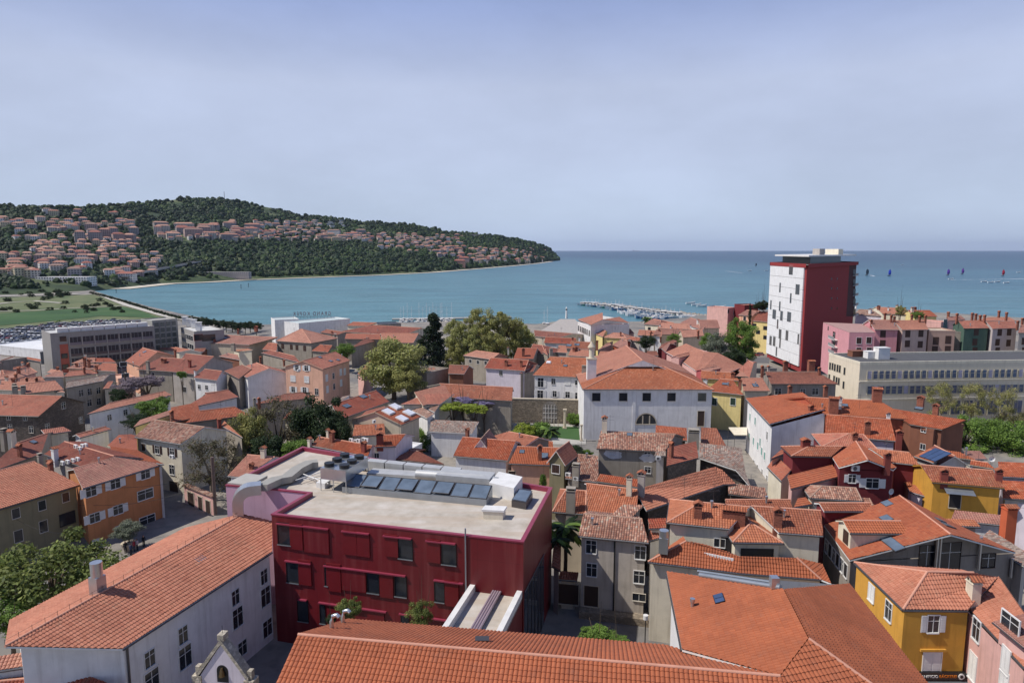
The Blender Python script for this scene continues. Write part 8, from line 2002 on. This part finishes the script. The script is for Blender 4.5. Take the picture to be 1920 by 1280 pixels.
for i in range(27):
    t_ = (i+.5)/27*.86; c = a_.lerp(b_, t_)+n_*(9+6.5+rr_.uniform(-.5,.5)); k = ['white','white','teal','white','white','blue'][i%6]
    o = link('fishing_boat', bms[k]); o.location = (c.x,c.y,SEA+.1); o.rotation_euler = (0,0,math.atan2(n_.y,n_.x)+rr_.uniform(-.12,.12)); sc_ = rr_.uniform(1.0,1.35)*(1.3 if i in (10,11,12) else 1); o.scale = (sc_,)*3
    tag(o, k+' hulled fishing boat moored along the breakwater pier', 'boat', k+' fishing boats along the breakwater')
for i in range(95):
    t_ = .38+.56*rr_.random(); c = a_.lerp(b_, t_)+n_*(12+rr_.uniform(0,60)*(t_-.15)); k = 'small white' if rr_.random()<.75 else 'small blue'
    o = link('small_boat', bms[k]); o.location = (c.x,c.y,SEA+.1); o.scale = (1.35,)*3; o.rotation_euler = (0,0,rr_.uniform(-.4,.4)+rr_.choice((0,PI))); tag(o, k.replace('small ','')+' open boat moored in the small-craft harbour', 'boat', k.replace('small ','')+' open boats in the small-craft harbour')
# quay slab and pier head with light
flat('quay', [(1050,598),(1078,598),(1092,612),(1090,636),(1030,640),(1010,622)], SEA+2.2, WM('grey'), 'pale concrete quay ramp running out to the harbour light', 'quay')
p = at((1062,597), SEA+2.2); o = empty('harbour_light', p, 'small white harbour light at the end of the quay', 'light tower'); m = MB(); m.tube([(0,0,0),(0,0,6)], .9, white_m, 10, r1=.6); m.build('tower', o); m = MB(); m.tube([(0,0,6),(0,0,7.2)], .6, glass, 8); m.tube([(0,0,7.2),(0,0,8.8)], .7, white_m, 8, r1=.05); m.build('lantern', o)
yt = {'a':boat_mesh(11,3.4,hw_,True,14), 'b':boat_mesh(9,3,hw_,True,11)}
for i, (x,y) in enumerate([(757,603),(764,604),(772,603),(786,604),(793,604),(800,603),(806,604),(812,603),(818,604),(829,603),(838,604),(847,603),(1020,612),(1026,613),(752,605),(826,605)]):
    c = at((x,y), SEA); o = link('sailing_yacht', yt['a' if i%2 else 'b']); o.location = (c.x,c.y,SEA+.1); o.rotation_euler = (0,0,1.2+.2*(i%3)); tag(o, 'white sailing yacht with bare mast at the marina jetty', 'yacht', 'white yachts at the marina')
m = MB(); P = [at(q, SEA) for q in ((735,601),(870,599),(960,597))]
for a, b in zip(P, P[1:]): d2 = (b-a).normalized(); n2 = Vector((-d2.y,d2.x,0)); m.poly([a+Vector((0,0,1.2)), b+Vector((0,0,1.2)), b+n2*6+Vector((0,0,1.2)), a+n2*6+Vector((0,0,1.2))], concrete); m.poly([a+Vector((0,0,1.2)), b+Vector((0,0,1.2)), b-Vector((0,0,1)), a-Vector((0,0,1))], concrete)
tag(m.build('jetty'), 'long pale marina jetty behind the yachts', 'jetty', kind='structure')
q = at((705,606), SEA+4); o = house((0,0),(1,1),1,'f') if False else None
F(); house((708,608),(752,606),-2,'f',d=12,wall='dgrey',roof=plain('dark_membrane', sr(60,66,74), .5),label='low dark curved-roof marina building at the waterline', cat='building', name='marina_building', near=False, base=-8)
# ---------------------------------------------------------------- sails, wakes, ship
def sail(x, y, col, nm, lab, s=1.0):
    s *= .85
    c = at((x,y+5), SEA); o = empty('sailing_boat', (c.x,c.y,SEA), lab, 'sailboat'); m = MB(); hm = plain('hull_dark', sr(60,60,66), .5); L = 9*s
    for (x0,w0),(x1,w1) in zip([(-L/2,1.1),(0,1.4),(L/2,.05)],[(0,1.4),(L/2,.05)]):
        for sg in (-1,1): m.poly([(x0,sg*w0,1.2),(x1,sg*w1,1.3),(x1*.95,sg*w1*.5,-.3),(x0*.95,sg*w0*.5,-.3)], hm)
        m.poly([(x0,-w0,1.1),(x1,-w1,1.2),(x1,w1,1.2),(x0,w0,1.1)], white_m)
    m.build('hull', o); m = MB(); sm = plain(nm, col, .7); n=8; V=[]; Fc=[]
    for j in range(n+1):
        for i in range(n+1):
            u = i/n; v = j/n; w = 1.15*math.sin(PI*min(1,v*.8+.2))**.6 if v < .99 else .05; V.append(((u-.5)*9*s*min(w,1)+1.5, -3.2*s*math.sin(PI*u)*math.sin(PI*min(1,v+.1)), 2+v*13*s))
    for j in range(n):
        for i in range(n): a = j*(n+1)+i; Fc.append((a,a+1,a+n+2,a+n+1))
    m.raw(V, Fc, sm, smooth=True); m.build('sail', o); m = MB(); m.tube([(0,0,1),(0,0,15*s)], .12, white_m, 5); m.build('mast', o); o.rotation_euler = (0,0,.4); return o
sail(1625,511,sr(30,50,64),'sail_dark','sailing boat with dark sail, nearest to the red tower')
sail(1667,512,sr(40,70,190),'sail_blue','sailing boat with bright blue spinnaker',1.0)
sail(1777,511,sr(96,56,160),'sail_purple','sailing boat with purple spinnaker, left of two'); sail(1804,509,sr(110,60,150),'sail_purple2','sailing boat with purple spinnaker, right of two'); sail(1880,512,sr(180,34,56),'sail_red','sailing boat with red spinnaker near the right edge')
sail(1417,494,sr(40,44,54),'sail_black','distant sailing boat with small dark sail left of the tower',.7)
foam = plain('foam', sr(226,232,236), .9)
for i, (x0,y0,x1,y1,lab) in enumerate([(1782,524.5,1920,522.5,'long thin white wake before the purple spinnakers'),(1360,508,1392,512,'short slanting white wake left of the tower'),(1632,516,1640,518,'tiny wake beside the dark sail'),(1880,523,1960,523,'white wake at the right edge of the bay')]):
    a, b = at((x0,y0), SEA+.06), at((x1,y1), SEA+.06); d = (b-a).normalized(); n2 = Vector((-d.y,d.x,0)); m = MB(); N2 = 24
    for k in range(N2):
        w0 = (.6+2.4*rr_.random()); p0, p1 = a.lerp(b,k/N2), a.lerp(b,(k+.75+.25*rr_.random())/N2); m.poly([p0-n2*w0, p1-n2*w0*.8, p1+n2*w0, p0+n2*w0*.7], foam)
    tag(m.build('wake'), lab, 'wake', kind='structure')
for i, (x,y) in enumerate([(1783,524),(1845,529),(1857,530),(1870,529),(1887,531),(1692,497),(1910,511),(1295,570),(1306,573),(1316,575),(1352,577),(1437,508),(1406,508)]):
    c = at((x,y), SEA); o = link('motor_boat' if i in (0,) else 'dinghy', bms['small white']); o.location = c; o.scale = (1.4,)*3; tag(o, 'small white boat dotting the open bay', 'boat', 'small white boats on the open bay')
for x, y, h in ((218,549,3.5),(452,541,4.5),(466,538,4.5)):
    c = at((x,y), SEA); m = MB(); m.tube([(0,0,-1),(0,0,h)], .35, black_m, 6); m.tube([(0,0,h),(0,0,h+1.2)], .6, black_m, 6, r1=.2); o = m.build('channel_marker'); o.location = c; tag(o, 'dark channel marker post standing in the bay', 'marker', 'channel marker posts in the bay')
c = atY((1193,467.8), 21000); o = empty('cargo_ship', (c.x,c.y,SEA), 'long grey cargo ship on the horizon', 'ship'); m = MB(); sg_m = plain('ship_grey', sr(130,130,140), .8); m.box(-105,-14,-2,105,14,16, sg_m); m.build('hull', o); m = MB(); m.box(-100,-12,16,-70,12,42, sg_m); m.build('bridge', o)
# ---------------------------------------------------------------- street furniture and wires
F(980,900,3.3103)
p = at((758,1050), 0); o = empty('street_lamp', p, 'street lamp with white globe on the shaded square', 'lamp'); m = MB(); m.tube([(0,0,0),(0,0,3.6)], .06, black_m, 6); m.build('post', o); m = MB(); m.tube([(0,0,3.6),(0,0,3.75),(0,0,4.1)], .28, white_m, 12, r1=.28); m.build('globe', o)
F(0,860,3.048)
p = at((1232,320), 0); m = MB(); m.tube([(0,0,0),(0,0,10)], .28, rust := plain('rust_pipe', sr(110,92,84), .7), 10); o = m.build('flue_pipe'); o.location = p; tag(o, 'tall rusty flue pipe rising behind the palazzo roof', 'pipe')
for i, (a, b, za, zb_) in enumerate([((455,265),(1190,140),6,8),((450,160),(1300,60),9,9),((440,420),(20,300),7,7)]):
    A_, B_ = at(a, za), at(b, zb_); m = MB(); m.tube([A_.lerp(B_, k/10)-Vector((0,0,1.2*math.sin(PI*k/10))) for k in range(11)], .025, black_m, 4); tag(m.build('cable'), ['street cable sagging past the orange facade','higher cable crossing to the walled garden','cable along the olive house front'][i], 'cable')
F(1360,700,3.4286); A_ = at((20,330), 7); o = empty('parasol_awning', A_, 'white cafe awning over the dark passage by the church hall', 'awning'); m = MB(); pts_ = [at(q, z) for q, z in (((20,345),5.2),((140,345),5.2),((140,395),4.4),((60,395),4.4))]; m.poly(pts_, WM('cream')); m.poly([q-Vector((0,0,.15)) for q in pts_[::-1]], WM('cream')); m.build('canvas', o, A_)
for q in pts_: m = MB(); m.tube([q, Vector((q.x,q.y,0))], .05, gutter_m, 5); m.build('post', o, A_)
# ---------------------------------------------------------------- air
hz = NT('haze'); t = hz; t.t.nodes.remove(t.b); v = t.n('ShaderNodeVolumePrincipled'); v.inputs['Density'].default_value = 2.0e-5; v.inputs['Color'].default_value = (.66,.77,1,1); v.inputs['Anisotropy'].default_value = .2
t.l(v.outputs[0], t.t.nodes['Material Output'].inputs['Volume']); m = MB(); m.box(-27000,-900,-16,27000,31000,340, hz.m); o = m.build('haze'); tag(o, 'pale sea air that fades the far hill and horizon', 'haze', kind='stuff')
